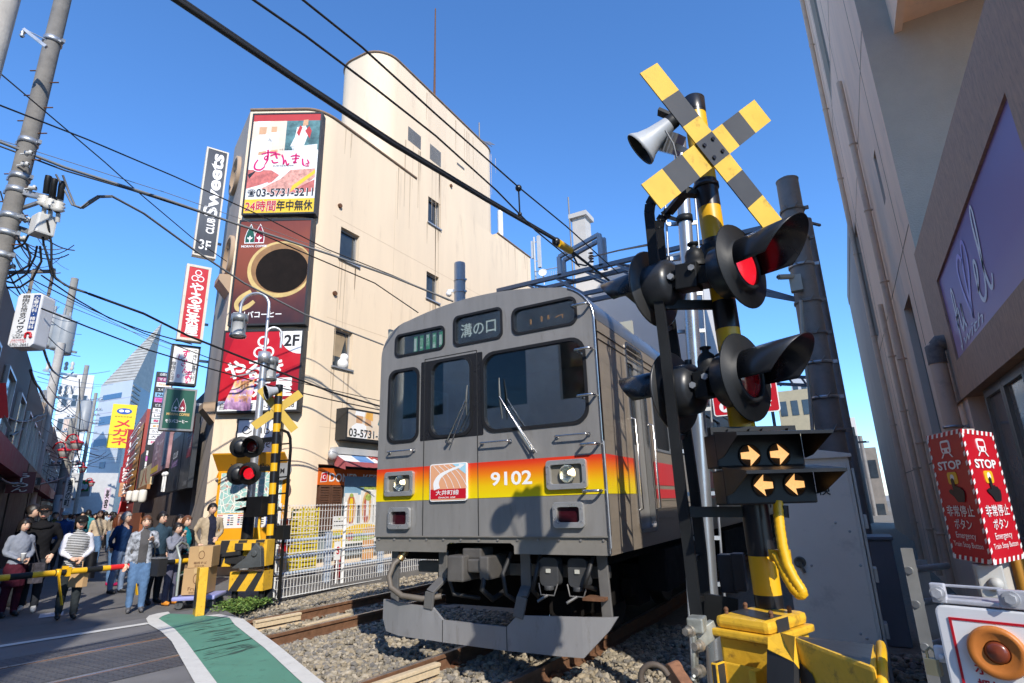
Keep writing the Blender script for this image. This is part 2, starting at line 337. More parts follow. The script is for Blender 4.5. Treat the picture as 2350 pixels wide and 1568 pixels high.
sheet('walkway_edge_marking', Z2([(470, 1414), (505, 1411)])+edge+[tuple(edge_end), tuple(inner_end)]+inner[::-1], .008, LINE)
a, b = SZ(-40, 1490), SZ(341, 1431); q = (b-a).normalized(); n_ = Vector((-q.y, q.x, 0))*.075
sheet('stop_line_marking', [tuple((a-q*6+n_)[:2]), tuple((a-q*6-n_)[:2]), tuple((b-n_)[:2]), tuple((b+n_)[:2])], .004, LINE)
sheet('crosswalk_marking', Z2([(88, 1419), (92, 1409), (146, 1403), (145, 1412)]), .0, mat('worn_road_paint', (.42, .42, .46), .7, var=.3, scale=12))
# dark skid stains on the green paint are in its material; ballast sheet with real stones on it
ball = mat('ballast_bed', (.20, .175, .135), .95, var=.35, scale=18, bump=.8, bscale=60)
sheet('ballast_bed', [tuple(edge[0]), *edge[1:], tuple(edge_end), (-1.2, .2), (60, .2), (60, 160), (-9.3, 160), (-9.3, 6.35)], -.165, ball)
def stones(name, areas, seed):
    g = np.random.default_rng(seed); bm = bmesh.new(); bmesh.ops.create_icosphere(bm, subdivisions=1, radius=1); bv = np.array([v.co for v in bm.verts]); bf = np.array([[v.index for v in f.verts] for f in bm.faces]); bm.free()
    pts = []
    for x0, y0, x1, y1, den, s0, s1 in areas:
        n = int((x1-x0)*(y1-y0)*den); p = np.stack([g.uniform(x0, x1, n), g.uniform(y0, y1, n)], 1); s = g.uniform(s0, s1, n)
        keep = np.array([not (a_ < -4.3 and y_ < edge_y(a_)+.03) and not any(abs(a_-cf(y_)-k) < .085 for cf in (far_c, near_c) for k in (-.566, .566)) for a_, y_ in p]); keep &= (p[:, 1] > 4.2)
        pts.append(np.column_stack([p, s])[keep])
    P = np.concatenate(pts); n = len(P); var = 24; shapes = []
    for k in range(var):
        d = bv*g.uniform(.72, 1.22, (len(bv), 1)); d = d*np.array([1.25, .85, .72])*g.uniform(.85, 1.15, 3); shapes.append(d)
    V = []; mi = g.integers(0, 4, n)
    A = g.uniform(0, 6.28, (n, 3)); k = g.integers(0, var, n); z = g.uniform(-.012, .03, n)
    for i in range(n):
        r = Matrix.Rotation(A[i, 0], 3, 'Z')@Matrix.Rotation(A[i, 1]*.12, 3, 'X'); V.append((shapes[k[i]]*P[i, 2])@np.array(r).T+np.array([P[i, 0], P[i, 1], -.165+z[i]+P[i, 2]*.3]))
    V = np.concatenate(V); F = (bf[None]+(np.arange(n)*len(bv))[:, None, None]).reshape(-1, 3)
    me = bpy.data.meshes.new(name); me.from_pydata(V.tolist(), [], F.tolist())
    for i, c in enumerate(((.30, .25, .175), (.225, .195, .145), (.35, .305, .235), (.185, .17, .15))): me.materials.append(mat('ballast_stone_%d' % i, c, .9, var=.3, scale=20))
    me.polygons.foreach_set('material_index', np.repeat(mi, len(bf)).tolist()); me.update()
    o = bpy.data.objects.new(name, me); COL.objects.link(o); _org[o.name] = np.zeros(3); o['kind'] = 'stuff'; return o
stones('ballast_gravel', [(-6.3, 4.2, -2.0, 8.2, 620, .018, .042), (-9.25, 5.9, -7.5, 9, 520, .018, .038), (-9.3, 9, -7.4, 16, 300, .02, .042), (-7.5, 5.5, -6.3, 9, 500, .016, .036), (-2.6, 4.2, .6, 7.6, 420, .02, .042)], 3)

RAILM = mat('rail_side_rust', (.17, .085, .045), .75, .15, var=.3, scale=10, bump=.2); RAILT = mat('rail_head_steel', (.42, .38, .35), .3, .9, var=.15, scale=30)
def rail(cf, off, y0, y1, label, group):
    prof = [(-.064, -.153), (.064, -.153), (.064, -.142), (.012, -.125), (.010, -.045), (.033, -.036), (.033, -.006), (.027, 0), (-.027, 0), (-.033, -.006), (-.033, -.036), (-.010, -.045), (-.012, -.125), (-.064, -.142)]
    ys = list(np.linspace(y0, 12, 40))+list(np.linspace(14, y1, 12)); V = []; F = []; I = []; k = len(prof)
    for y in ys:
        for px, pz in prof: V.append((cf(y)+off+px, y, pz+.004))
    b = MB(); ft = []; fs = []
    for i in range(len(ys)-1):
        for j in range(k): f = (i*k+j, (i+1)*k+j, (i+1)*k+(j+1) % k, i*k+(j+1) % k); (ft if j == 7 else fs).append(f)
    b.add(V, fs, 0); base = b.V; b.F += ft; b.I += [1]*len(ft); b.S += [False]*len(ft)
    o = b.build('track_rail', [RAILM, RAILT], label=label); tag(o, None, 'rail', group); return o
G_ = 'steel rails of the two tracks'
rail(far_c, -.566, -12, 90, 'outer steel rail of the empty track, running along the gravel beside the white mesh fence', G_)
rail(far_c, .566, -12, 90, 'inner steel rail of the empty track, closer to the train', G_)
rail(near_c, -.566, -12, 60, 'rail under the train on its fence side, coming out below the grey guard plate', G_)
rail(near_c, .566, -12, 60, 'rail under the train on the big signal pole side, with a rusty clamp', G_)
SLP = mat('sleeper_concrete', (.20, .18, .15), .9, var=.3, scale=6, bump=.3)
for i in range(4):
    y = 4.75+.62*i; b = MB(); c = near_c(y); b.box((c, y, -.215), (2.0, .22, .14)); o = b.build('track_sleeper', SLP, bevel=.012); tag(o, 'dusty concrete sleeper under the rails in front of the train', 'sleeper', 'sleepers of the near track')
for i in range(4):
    y = 7.05+.62*i; c = far_c(y); b = MB(); b.box((c, y, -.20), (2.0, .22, .14)); o = b.build('track_sleeper', SLP, bevel=.012); tag(o, 'concrete sleeper half buried in gravel under the empty track', 'sleeper', 'sleepers of the far track')
# rail clips with bolts beside the near rails
def clip(x, y, sx, label):
    r = thing('rail_clip', label, 'rail clip', (x, y, -.15), 'rusty rail clips')
    b = MB(); b.box((x+sx*.10, y, -.135), (.12, .10, .03)); b.tube([(x+sx*.03, y, -.13), (x+sx*.05, y, -.09), (x+sx*.1, y, -.085), (x+sx*.13, y, -.11)], [.022]*4, 8, sq=(1, 1.8)); b.build('clip_plate', RUST, r, bevel=.006)
    b = MB(); b.cyl((x+sx*.1, y, -.13), (x+sx*.1, y, -.045), .012, n=8); b.cyl((x+sx*.1, y, -.1), (x+sx*.1, y, -.075), .024, n=6); b.build('bolt', RUST, r)
for i, y in enumerate((4.75, 5.37)):
    clip(near_c(y)-.566, y, 1, 'rusty rail clip with a bolt on the sunlit inside of the left near rail'); clip(near_c(y)+.566, y, 1, 'rusty rail clip and bolt outside the near rail beside the signal ladder')
# flared ends of the guard rails; the pale colour stands for sunlight on rusty steel
SUNSTL = mat('sunlit_steel_pale', (.58, .46, .30), .8, var=.15, scale=4, stretch=(1, 8, 8), bump=.15)
def guard(cf, off, y0, y1, sx, lab):
    b = MB(); b.beam((cf(y0)+off, y0, -.045), (cf(y1)+off+sx*.05, y1, -.045), .055, .10, 0); b.beam((cf(y0)+off, y0, -.012), (cf(y1)+off+sx*.05, y1, -.012), .085, .03, 0); b.beam((cf(y0)+off, y0, -.135), (cf(y1)+off+sx*.05, y1, -.135), .12, .03, 0)
    tag(b.build('guard_rail_end', SUNSTL, bevel=.006, label=lab), None, 'guard rail')
guard(far_c, -.46, SZ(623, 1430).y, SZ(735, 1410).y, .8, 'pale flared guard block against the outer rail of the empty track')
guard(far_c, .43, SZ(705, 1435).y, SZ(800, 1408).y, -1.4, 'narrow pale guard block lying inside the inner rail of the empty track')
guard(near_c, -.44, 3.6, 4.95, 1.0, 'pale timber guard block inside the near rail at the bottom edge')
# weeds by the barrier machine
def leaf_patch(name, pts, n, h, label, seed, cols, s=(.015, .035)):
    g = np.random.default_rng(seed); b = MB(); P = [Vector(p) for p in pts]
    for i in range(n):
        w = g.dirichlet(np.ones(len(P))*.7); c = sum((P[j]*w[j] for j in range(len(P))), Vector()); c.z += g.uniform(.0, h)*(.4+.6*g.random()); a = g.uniform(0, 6.28); l = g.uniform(*s)
        u = Vector((math.cos(a), math.sin(a), g.uniform(-.3, .6)))*l; v = Vector((-math.sin(a), math.cos(a), g.uniform(-.2, .5)))*l*.55
        b.add([c-u, c-v*.9, c+u, c+v], [(0, 1, 2, 3)], int(g.integers(0, len(cols))))
    o = b.build(name, [mat('leaf_%s_%d' % (name, i), k, .6, var=.2) for i, k in enumerate(cols)]); tag(o, label, None, None, 'stuff'); return o
leaf_patch('weeds', [SZ(470, 1412, -.02), SZ(500, 1385, -.02), SZ(600, 1378, -.03), SZ(640, 1380, -.05), SZ(555, 1412, -.05)], 2600, .11, 'low green weeds growing at the foot of the barrier machine', 5, ((.10, .20, .03), (.16, .27, .05), (.07, .14, .03), (.2, .28, .07)))
# ------------------------------------------------------------------ the train
XL, XR, YF = -4.71, -1.91, 5.1; XC = (XL+XR)/2; YE = 25.0
def train_steel(name, c, rough, metal, st):
    m = mat(name, c, rough, metal, var=.10, scale=2.2, stretch=st, bump=.06, bscale=6, dirt=(.13, .11, .085), damt=.45); return m
TS = train_steel('train_front_steel', (.275, .268, .26), .42, .3, (3, 3, .5)); TSS = train_steel('train_side_steel', (.32, .27, .215), .42, .4, (1, .5, 4))
SEAL = mat('window_rubber', (.012, .012, .013), .45, var=.1); GLS = glass_mat('train_glass', (.012, .014, .013), .36)
tr = thing('commuter_train', 'grey steel commuter train with orange yellow stripe stopped at the crossing', 'train', (XC, YF, 0))
Ff = Fr((XC, YF, 0), (1, 0, 0)); hw = (XR-XL)/2
def fx(x): return x-XC
def outline(ins=0., z0=.985):
    P = [(-hw+ins, z0), (hw-ins, z0), (hw-ins, 3.22)]
    P += [(hw-.47+(.47-ins)*math.cos(R_(a)), 3.22+(.42-ins)*math.sin(R_(a))) for a in range(10, 75, 9)]
    P += [(x, 3.745-ins-.115*(x/(hw-.4))**2) for x in np.linspace(hw-.42, -hw+.42, 15)]
    P += [(-hw+.47-(.47-ins)*math.cos(R_(a)), 3.22+(.42-ins)*math.sin(R_(a))) for a in range(73, 0, -9)]
    return P+[(-hw+ins, 3.22)]
def rr(x0, z0, x1, z1, r, n=5): return rrect(x1-x0, z1-z0, r, n, fx(x0), z0)
winL = rr(-4.555, 2.185, -4.125, 3.022, .10); winC = rr(-3.945, 2.195, -3.392, 3.055, .13); winR = rr(-3.233, 2.198, -2.045, 3.038, .15)
dL = rr(-4.478, 3.208, -3.76, 3.466, .065); dC = rr(-3.61, 3.204, -2.985, 3.54, .065); dR = rr(-2.837, 3.206, -2.104, 3.482, .075)
b = MB(); b.plate(outline(0, 1.15), [winL, winC, winR, dL, dC, dR], Ff, -.05, 0); body = b.build('front_panel', TS, tr)
# skirt band below the sill, with the notch for the coupler
nt_ = [(fx(-4.705), .99), (fx(-3.735), .99), (fx(-3.725), 1.06), (fx(-3.68), 1.085), (fx(-2.95), 1.085), (fx(-2.912), 1.06), (fx(-2.91), .985), (fx(-1.915), .985), (fx(-1.915), 1.142), (fx(-4.705), 1.142)]
b = MB(); b.prism(nt_, Ff, -.03, -.012); b.fbox(Ff, -hw, 1.14, -.03, hw, 1.152, .012); bd = b.build('front_skirt', mat('skirt_steel', (.25, .235, .21), .5, .3, var=.12, dirt=(.1, .07, .05)), tr)
for i in range(13): b = MB(); c = Ff.p(-hw+.06+i*.223, 1.115, -.012); b.cyl(c, c+Ff.N*.012, .011, n=8); b.build('rivet', TS, bd)
# black surround of the windows, rubber seals and the panes
b = MB(); b.plate(rr(-4.085, 2.165, -3.238, 3.078, .01, 1), [winC], Ff, .0005, .0035)
b.build('window_surround', mat('gloss_black', (.016, .016, .018), .28, var=.1), tr)
def pane(P, name, gm, depth=.022, seal=.032, glow=None):
    A = np.array(P); c = (A.max(0)+A.min(0))/2; k = (A-c); s_ = np.array([(abs(A[:, 0]-c[0]).max()+seal*.6)/abs(A[:, 0]-c[0]).max(), (abs(A[:, 1]-c[1]).max()+seal*.6)/abs(A[:, 1]-c[1]).max()])
    i_ = np.array([(abs(A[:, 0]-c[0]).max()-seal*.4)/abs(A[:, 0]-c[0]).max(), (abs(A[:, 1]-c[1]).max()-seal*.4)/abs(A[:, 1]-c[1]).max()])
    b = MB(); b.ring([tuple(c+q*s_) for q in k], [tuple(c+q*i_) for q in k], Ff, -.03, .012); w = b.build(name, SEAL, tr)
    b = MB(); b.prism([tuple(c+q*i_*1.01) for q in k], Ff, -.026, -.018); b.build('glass_pane', gm, w); return w
pane(winL, 'cab_window', GLS); pane(winC, 'cab_window', GLS); pane(winR, 'cab_window', GLS)
# destination displays: dark face, dot letters, smoked pane
SMOKE = glass_mat('smoked_glass', (.012, .012, .013), .22)
LEDW = mat('led_white', (.55, .57, .56), .5, var=0, emit=.5); LEDG = mat('led_green', (.04, .34, .15), .5, var=0, emit=.35); LEDA = mat('led_amber', (.75, .30, .03), .5, var=0, emit=.5)
def display(P, nm):
    A = np.array(P); w = pane(P, nm, SMOKE, seal=.026); b = MB(); b.prism([tuple(q) for q in A], Ff, -.075, -.055); b.build('display_face', mat('display_face', (.035, .036, .036), .7, var=.15, scale=60), w); return w
w = display(dL, 'destination_display'); b = MB(); f = Ff.at(0, 0, -.054)
for i, x in enumerate((-4.245, -4.155, -4.06, -3.965, -3.87)):
    b.fbox(f, fx(x), 3.245, 0, fx(x)+.052, 3.43, .003, 1); b.fbox(f, fx(x)+.004, 3.25+.02*(i % 3), .003, fx(x)+.040, 3.425-.016*((i+1) % 3), .004, 0)
    if i in (1, 2, 3): b.text('各急各停各'[i], f, fx(x)+.006, 3.29, .036, .10, 1, .02, .006)
b.build('display_letters', [LEDW, LEDG], w)
w = display(dC, 'destination_display'); b = MB(); b.text('溝の口', f, fx(-3.56), 3.30, .47, .16, 0, .012, .004); b.build('display_letters', [LEDW], w)
w = display(dR, 'destination_display'); b = MB()
for x, z, n_ in ((-2.66, 3.30, 5), (-2.53, 3.31, 5), (-2.45, 3.32, 4)):
    for k in range(n_): b.fbox(f, fx(x), z+k*.012, 0, fx(x)+.007, z+k*.012+.007, .003); b.fbox(f, fx(x)+.012, z+k*.012, 0, fx(x)+.019, z+k*.012+.007, .003)
for k in range(8): b.fbox(f, fx(-2.36)+k*.012, 3.32+.004*min(k, 4), 0, fx(-2.36)+k*.012+.007, 3.327+.004*min(k, 4), .003)
for k in range(3): b.fbox(f, fx(-2.28), 3.325-k*.012, 0, fx(-2.273), 3.332-k*.012, .003)
b.build('display_letters', [LEDA], w)
# stripe wrapping round the corner, number, line plate
STRIPE = ramp_mat('stripe_red_to_yellow', ((0, (.76, .60, .004)), (.32, (.78, .50, .004)), (.66, (.76, .20, .006)), (.9, (.68, .055, .012)), (1, (.62, .03, .012))), 2, 1.522, 1.882, .35)
b = MB(); b.fbox(Ff, -hw-.001, 1.522, 0, hw+.002, 1.882, .004); b.box2((XR-.01, YF, 1.522), (XR+.004, 5.95, 1.885)); b.build('colour_stripe', STRIPE, tr)
b = MB(); b.text('9102', Ff, fx(-3.155), 1.636, .48, .138, 0, .022, .006); b.build('car_number', LWHITE, tr)
fe = Ff.at(fx(-3.92), 1.503, .006); eb = MB(); eb.prism(rrect(.486, .392, .03, 4, 0, 0), fe, 0, .022); pl = eb.build('line_plate', LWHITE, tr); fe = fe.at(0, 0, .023)
b = MB(); b.prism(rrect(.462, .37, .022, 4, .012, .011), fe, 0, .001, 0); b.fbox(fe, .012, .024, .001, .474, .125, .002, 1); b.add([fe.p(x, y, .0022) for x, y in ((.30, .381), (.474, .381), (.474, .27))], [(0, 1, 2)], 2)
for k in range(4): b.stroke([(.05+.07*k, .375), (.12+.08*k, .31), (.20+.08*k, .22), (.24+.085*k, .128)], fe, .006, 3, .0028)
b.stroke([(.10, .126, 3.2), (.09, .19, 2.8), (.14, .26, 1.8), (.25, .31, 1.1), (.38, .345, .9), (.42, .355, .8)], fe, .026, 3, .0034); b.add([fe.p(x, y, .0036) for x, y in ((.40, .33), (.465, .37), (.385, .376))], [(0, 1, 2)], 3)
b.text('大井町線', fe, .085, .062, .30, .052, 3, .012, .004); b.text('ŌIMACHI  LINE', fe, .12, .03, .22, .02, 3, .02, .004)
b.build('plate_face', [mat('plate_salmon', (.72, .36, .20), .4, var=0), RED, mat('plate_blue', (.35, .62, .75), .4, var=0), LWHITE], pl)
# head and tail lamps
LAMPG = glass_mat('lamp_glass', (.25, .24, .2), .12); BEAM = mat('lit_bulb', (1, .78, .45), .4, var=0, emit=5)
def headlamp(x0, x1, z0, z1, nm, lamp):
    P = rr(x0, z0, x1, z1, .035); Q = rr(x0+.045, z0+.05, x1-.045, z1-.045, .025); b = MB(); b.ring(P, Q, Ff, .004, .045); o = b.build(nm, mat('lamp_bezel', (.62, .62, .61), .3, .7, var=.08, scale=10), tr, bevel=.004)
    b = MB(); b.prism(Q, Ff, .0055, .008); b.build('lamp_recess', mat('lamp_recess', (.20, .185, .15), .6, var=.1) if lamp else mat('tail_red_dark', (.035, .004, .008), .25, var=.1), o)
    if lamp:
        c = Ff.p((fx(x0)+fx(x1))/2+.015, (z0+z1)/2+.005, .007); b = MB(); b.lathe(c, Ff.N, [(.02, .004), (.05, .01), (.082, .03), (.085, .034)], 20, 0); b.build('lamp_reflector', CHROME, o)
        b = MB(); b.ball(c+Ff.N*.018+Vector((.02, 0, .01)), .022, 10, 0); b.build('lamp_bulb', BEAM, o)
        b = MB(); b.lathe(c+Ff.N*.034, Ff.N, [(.085, 0), (.06, .012), (.03, .018), (0, .02)], 20); b.build('lamp_lens', LAMPG, o)
    for sx in (fx(x0)+.022, fx(x1)-.022):
        for sz in (z0+.06, z1-.06): b = MB(); b.cyl(Ff.p(sx, sz, .045), Ff.p(sx, sz, .05), .008, n=6); b.build('screw', STEEL, o)
headlamp(-4.56, -4.145, 1.575, 1.843, 'headlight', True); headlamp(-2.503, -2.082, 1.575, 1.85, 'headlight', True)
headlamp(-4.494, -4.188, 1.224, 1.454, 'tail_light', False); headlamp(-2.45, -2.135, 1.225, 1.458, 'tail_light', False)
# grab handles, corner steps, wipers
def handle(x0, x1, z):
    b = MB(); b.tube([Ff.p(fx(x0), z-.006, 0), Ff.p(fx(x0), z, .05), Ff.p(fx(x0)+.02, z, .058), Ff.p(fx(x1)-.02, z, .058), Ff.p(fx(x1), z, .05), Ff.p(fx(x1), z-.006, 0)], .009, 8)
    for x in (x0, x1): b.cyl(Ff.p(fx(x), z-.004, 0), Ff.p(fx(x), z-.004, .008), .022, n=10)
    b.build('grab_handle', CHROME, tr)
handle(-4.523, -4.165, 2.07); handle(-3.252, -2.909, 2.077); handle(-2.381, -2.047, 2.077)
for z in (3.36, 2.90, 2.44, 1.975, 1.55):
    b = MB(); b.tube([Ff.p(hw-.20, z, 0), Ff.p(hw-.205, z, .07), Ff.p(hw-.19, z, .09), Ff.p(hw-.05, z, .09), Ff.p(hw-.035, z, .07), Ff.p(hw-.04, z, 0)], .013, 8); b.build('corner_step', CHROME, tr)
def wiper(base, tip0, tip1, mid):
    b = MB(); p = lambda q, n: Ff.p(fx(q[0]), q[1], n)
    b.cyl(p(base, 0), p(base, .06), .02, n=10); b.tube([p(base, .055), p((base[0], base[1]), .06), p(mid, .055)], .009, 6); b.tube([p((base[0]+.05, base[1]-.03), .05), p((mid[0]+.012, mid[1]-.03), .05)], .006, 6)
    w = b.build('wiper', CHROME, tr); b = MB(); b.tube([p(tip0, .028), p(((tip0[0]+mid[0])/2, (tip0[1]+mid[1])/2), .04), p(mid, .045), p(((tip1[0]+mid[0])/2, (tip1[1]+mid[1])/2), .04), p(tip1, .028)], [.006, .011, .014, .011, .006], 8); b.build('wiper_blade', mat('wiper_grey', (.08, .085, .08), .4, var=.2), w)
wiper((-3.676, 2.125), (-3.422, 2.72), (-3.432, 2.39), (-3.426, 2.56)); wiper((-2.64, 1.965), (-3.015, 2.748), (-2.985, 2.31), (-3.0, 2.54))
# door lines on the front, cover strip, corner trim
b = MB()
for x in (-4.03, -3.312): b.fbox(Ff, fx(x)-.004, 1.155, 0, fx(x)+.004, 3.108, .0048, 0)
b.fbox(Ff, fx(-4.03), 3.104, 0, fx(-3.312), 3.11, .0048, 0); b.build('door_seam', mat('seam_dark', (.03, .03, .03), .5, var=0), tr)
b = MB(); b.tube([Ff.p(hw-.008, 1.0, -.004), Ff.p(hw-.008, 3.2, -.004)]+[Ff.p(x-.006, z-.006, -.004) for x, z in outline()[2:10]], .014, 8); b.build('corner_trim', CHROME, tr)
b = MB(); b.tube([Ff.p(hw+.012, 1.05, .02), Ff.p(hw+.012, 2.0, .02)], .010, 8); b.build('corner_conduit', STEEL, tr)
# cab interior
cabm = mat('cab_interior', (.42, .42, .36), .8, var=.15); b = MB()
b.box2((XL+.06, 6.55, 1.2), (XR-.06, 6.6, 3.6)); b.box2((XL+.04, YF+.06, 1.9), (XR-.06, 5.55, 1.98)); b.box2((XL+.05, YF+.05, 1.15), (XL+.08, 6.6, 3.6)); b.box2((XL+.06, YF+.06, 3.12), (XR-.06, 6.6, 3.16)); b.build('cab_shell', cabm, tr)
for n_, lo, hi, c in (('driver_desk', (-3.06, 5.25, 1.98), (-2.2, 5.5, 2.2), (.2, .2, .18)), ('cab_box', (-4.52, 5.7, 2.42), (-4.3, 5.9, 2.78), (.62, .60, .48)), ('cab_seat', (-4.45, 5.8, 1.6), (-4.2, 6.1, 2.4), (.03, .03, .035)), ('cab_cover', (-4.66, 5.6, 2.0), (-4.56, 6.3, 2.95), (.6, .62, .6))): b = MB(); b.box2(lo, hi); b.build(n_, mat('cab_%s' % n_, c, .6, var=.1), tr, bevel=.01)
b = MB(); [b.cyl((x, 5.8, 1.95), (x, 5.8, 2.65-.25*i), .03, n=10) for i, x in enumerate((-3.80, -3.73, -3.66, -3.60))]; b.build('cab_pipe', STEEL, tr)
# side wall facing the big signal pole: frame x = along +Y
Fs = Fr((XR, 0, 0), (0, 1, 0)); GLD = mat('dark_glass', (.02, .022, .022), .06, .0, var=0, spec=.7)
doors = [(5.98, 6.60, 'cab')]; wins = []
def sy(y): return y
lay = [('w', 6.85, 7.75), ('d', 8.2, 9.5), ('w', 9.85, 11.5), ('d', 12.5, 13.8), ('w', 14.2, 16.2), ('d', 16.9, 18.2), ('w', 18.6, 20.4), ('d', 21.2, 22.5), ('w', 23, 24.4)]
lay2 = [('w', 25.9, 27.5), ('d', 28.2, 29.5), ('w', 30, 32), ('d', 32.6, 33.9), ('w', 34.4, 36.2), ('d', 37, 38.3), ('w', 39, 41)]
def side(y0, y1, items, par, cabdoor):
    holes = []
    if cabdoor: holes.append(rrect(.58, 2.0, .06, 4, 6.0, 1.16))
    for k, a, c in items: holes.append(rrect(c-a, .86, .07, 4, a, 2.02) if k == 'w' else rrect(c-a, 1.86, .05, 4, a, 1.16))
    b = MB(); b.plate(rect(y0, .985, y1, 3.215), holes, Fs, -.05, 0)
    for z in (3.10, 3.02): b.fbox(Fs, y0+.02, z-.006, 0, y1, z+.006, .012)
    for z in (1.36, 1.25, 1.45): b.fbox(Fs, y0+.06 if not cabdoor else 6.75, z-.004, 0, y1, z+.004, .007)
    w = b.build('side_panel', TSS, par)
    for k, a, c in items:
        P = rrect(c-a, .86, .07, 4, a, 2.02) if k == 'w' else rrect(c-a, 1.86, .05, 4, a, 1.16); z0, z1 = (2.02, 2.88) if k == 'w' else (1.16, 3.02)
        if k == 'w':
            b = MB(); b.ring(P, rrect(c-a-.06, .8, .05, 4, a+.03, 2.05), Fs, -.03, .010); o = b.build('side_window', STEEL, par); b = MB(); b.fbox(Fs, a+.02, 2.04, -.03, c-.02, 2.86, -.022); b.build('glass_pane', GLD, o)
        else:
            m = (a+c)/2; b = MB()
            for p, q in ((a, m-.006), (m+.006, c)): b.plate(rect(p, 1.16, q, 3.02), [rrect(q-p-.2, .78, .06, 4, p+.1, 2.06)], Fs, -.055, -.035)
            o = b.build('sliding_door', TS, par); b = MB()
            for p, q in ((a, m), (m, c)): b.fbox(Fs, p+.09, 2.05, -.054, q-.09, 2.85, -.048)
            b.build('glass_pane', GLD, o)
    return w
side(YF+.02, YE, lay, tr, True)
b = MB(); b.plate(rect(5.99, 1.15, 6.59, 3.19), [rrect(.3, .95, .06, 4, 6.14, 2.05)], Fs, -.08, -.055); o = b.build('cab_door', TS, tr)
b = MB(); b.fbox(Fs, 6.13, 2.04, -.078, 6.45, 3.01, -.07); b.build('glass_pane', GLD, o)
b = MB(); b.ring(rrect(.66, 2.07, .09, 4, 5.96, 1.125), rrect(.57, 1.99, .06, 4, 6.005, 1.165), Fs, -.05, .012); b.build('door_frame', CHROME, o)
for y in (6.655, 5.99): b = MB(); b.tube([Fs.p(y, 1.35, 0), Fs.p(y, 1.37, .05), Fs.p(y, 2.3, .05), Fs.p(y, 2.32, 0)], .011, 8); b.build('door_handrail', CHROME, o)
for p, q in ((6.7, 8.15), (9.55, 12.4), (13.9, 16.8), (18.3, 21.1), (22.6, 24.9)): b = MB(); b.fbox(Fs, p, 1.62, 0, q, 1.885, .005); b.fbox(Fs, p, 1.47, 0, q, 1.575, .005); b.build('red_band', mat('band_red', (.50, .03, .035), .4, var=.06), tr)
# far side, roof, second car, underframe
b = MB(); b.box2((XL, YF+.02, .985), (XL+.05, YE, 3.215)); b.build('side_panel', TSS, tr)
ROOF = mat('roof_steel', (.30, .30, .30), .3, .8, var=.15, scale=3); Po = outline()[2:]; k = len(Po)
def roof(y0, y1, par):
    b = MB(); b.add([(XC+x, y, z) for y in (y0, y1) for x, z in Po], [(i, i+1, i+1+k, i+k) for i in range(k-1)], 0, True); b.box2((XL+.05, y1-.05, 1), (XR-.05, y1, 3.5))
    b.tube([(XR-.03, y0+.03, 3.26), (XR-.03, y1, 3.26)], .022, 8); b.build('roof', ROOF, par)
    for i in range(4): b = MB(); b.box((XC, y0+3.2+4.6*i, 3.83), (1.5, 2.2, .25)); b.box((XC, y0+3.2+4.6*i, 3.98), (1.2, 1.8, .06)); b.build('air_conditioner', mat('roof_grey', (.3, .31, .32), .6, var=.1), par, bevel=.04)
roof(YF, YE, tr)
b = MB(); b.box2((XL+.1, YE+.0, 1.0), (XR-.1, YE+.5, 3.4)); b.build('gangway', RUBBER, tr)
side(25.5, 45, lay2, tr, False); roof(25.5, 45, tr)
UND = mat('underframe_black', (.010, .009, .0085), .85, var=.4, scale=6, dirt=(.03, .02, .015), spec=.15)
b = MB(); b.box2((XL+.15, YF+.35, .88), (XR-.12, 45, .985)); b.box2((XR-.35, 6.9, .45), (XR-.02, 9.6, .9)); b.box2((XR-.35, 10.6, .4), (XR-.02, 13.5, .9)); b.box2((XL+.4, 5.9, .35), (XR-.5, 45, .88)); b.build('underframe', UND, tr, bevel=.02)
for y in (7.0, 9.1):
    for sx in (-.53, .53):
        b = MB(); c = Vector((near_c(y)+sx, y, .43)); A = Vector((1 if sx > 0 else -1, 0, 0)); b.lathe(c, A, [(0, .09), (.12, .09), (.14, .05), (.36, .05), (.39, .06), (.43, .06), (.43, -.06), (.46, -.07), (.46, -.10), (.0, -.10)], 32); b.build('wheel', [mat('wheel_steel', (.07, .055, .045), .6, .5, var=.3)], tr)
b = MB()
for x in (XR-.42, XL+.42): b = MB(); b.box2((x-.06, 6.6, .42), (x+.06, 9.5, .62)); b.box2((x-.09, 6.8, .3), (x+.09, 7.2, .75)); b.box2((x-.09, 8.9, .3), (x+.09, 9.3, .75)); b.build('bogie_frame', UND, tr, bevel=.02)
# coupler, brake hoses, brackets, jumper boxes and the grey guard plate
b = MB(); c = Vector((-3.36, YF-.02, .86)); b.box2((-3.67, YF-.05, .715), (-3.47, YF+.35, .965)); b.box2((-3.47, YF+.02, .80), (-3.30, YF+.3, .93)); b.box2((-3.30, YF-.02, .74), (-3.19, YF+.5, .96)); b.box2((-3.55, YF+.05, .93), (-3.32, YF+.3, 1.03)); b.box2((-3.58, YF+.2, .78), (-3.2, YF+1.6, .93))
b.build('coupler', mat('coupler_steel', (.16, .15, .14), .5, .5, var=.25, dirt=(.08, .05, .03)), tr, bevel=.018)
b = MB(); b.tube([(-3.26, YF+.02, .78), (-3.24, YF-.06, .66), (-3.22, YF+.1, .55), (-3.2, YF+.3, .6)], .028, 8); b.build('brake_hose', RUBBER, tr)
b = MB(); b.tube([(-4.38, YF+.15, .96), (-4.42, YF, .86), (-4.44, YF-.05, .74), (-4.40, YF-.06, .63), (-4.25, YF-.05, .555), (-4.02, YF, .53), (-3.85, YF+.1, .55)], .03, 10, 0); b.cyl((-4.36, YF+.12, .99), (-4.39, YF+.06, .90), .04, n=10, m=1); b.cyl((-4.40, YF, .545), (-4.0, YF, .53), .001, n=4); b.build('air_hose', [mat('hose_brown', (.13, .11, .09), .6, var=.2), mat('brass', (.5, .33, .15), .4, .8, var=.1)], tr)
BRK = mat('bracket_steel', (.17, .165, .16), .55, .4, var=.2)
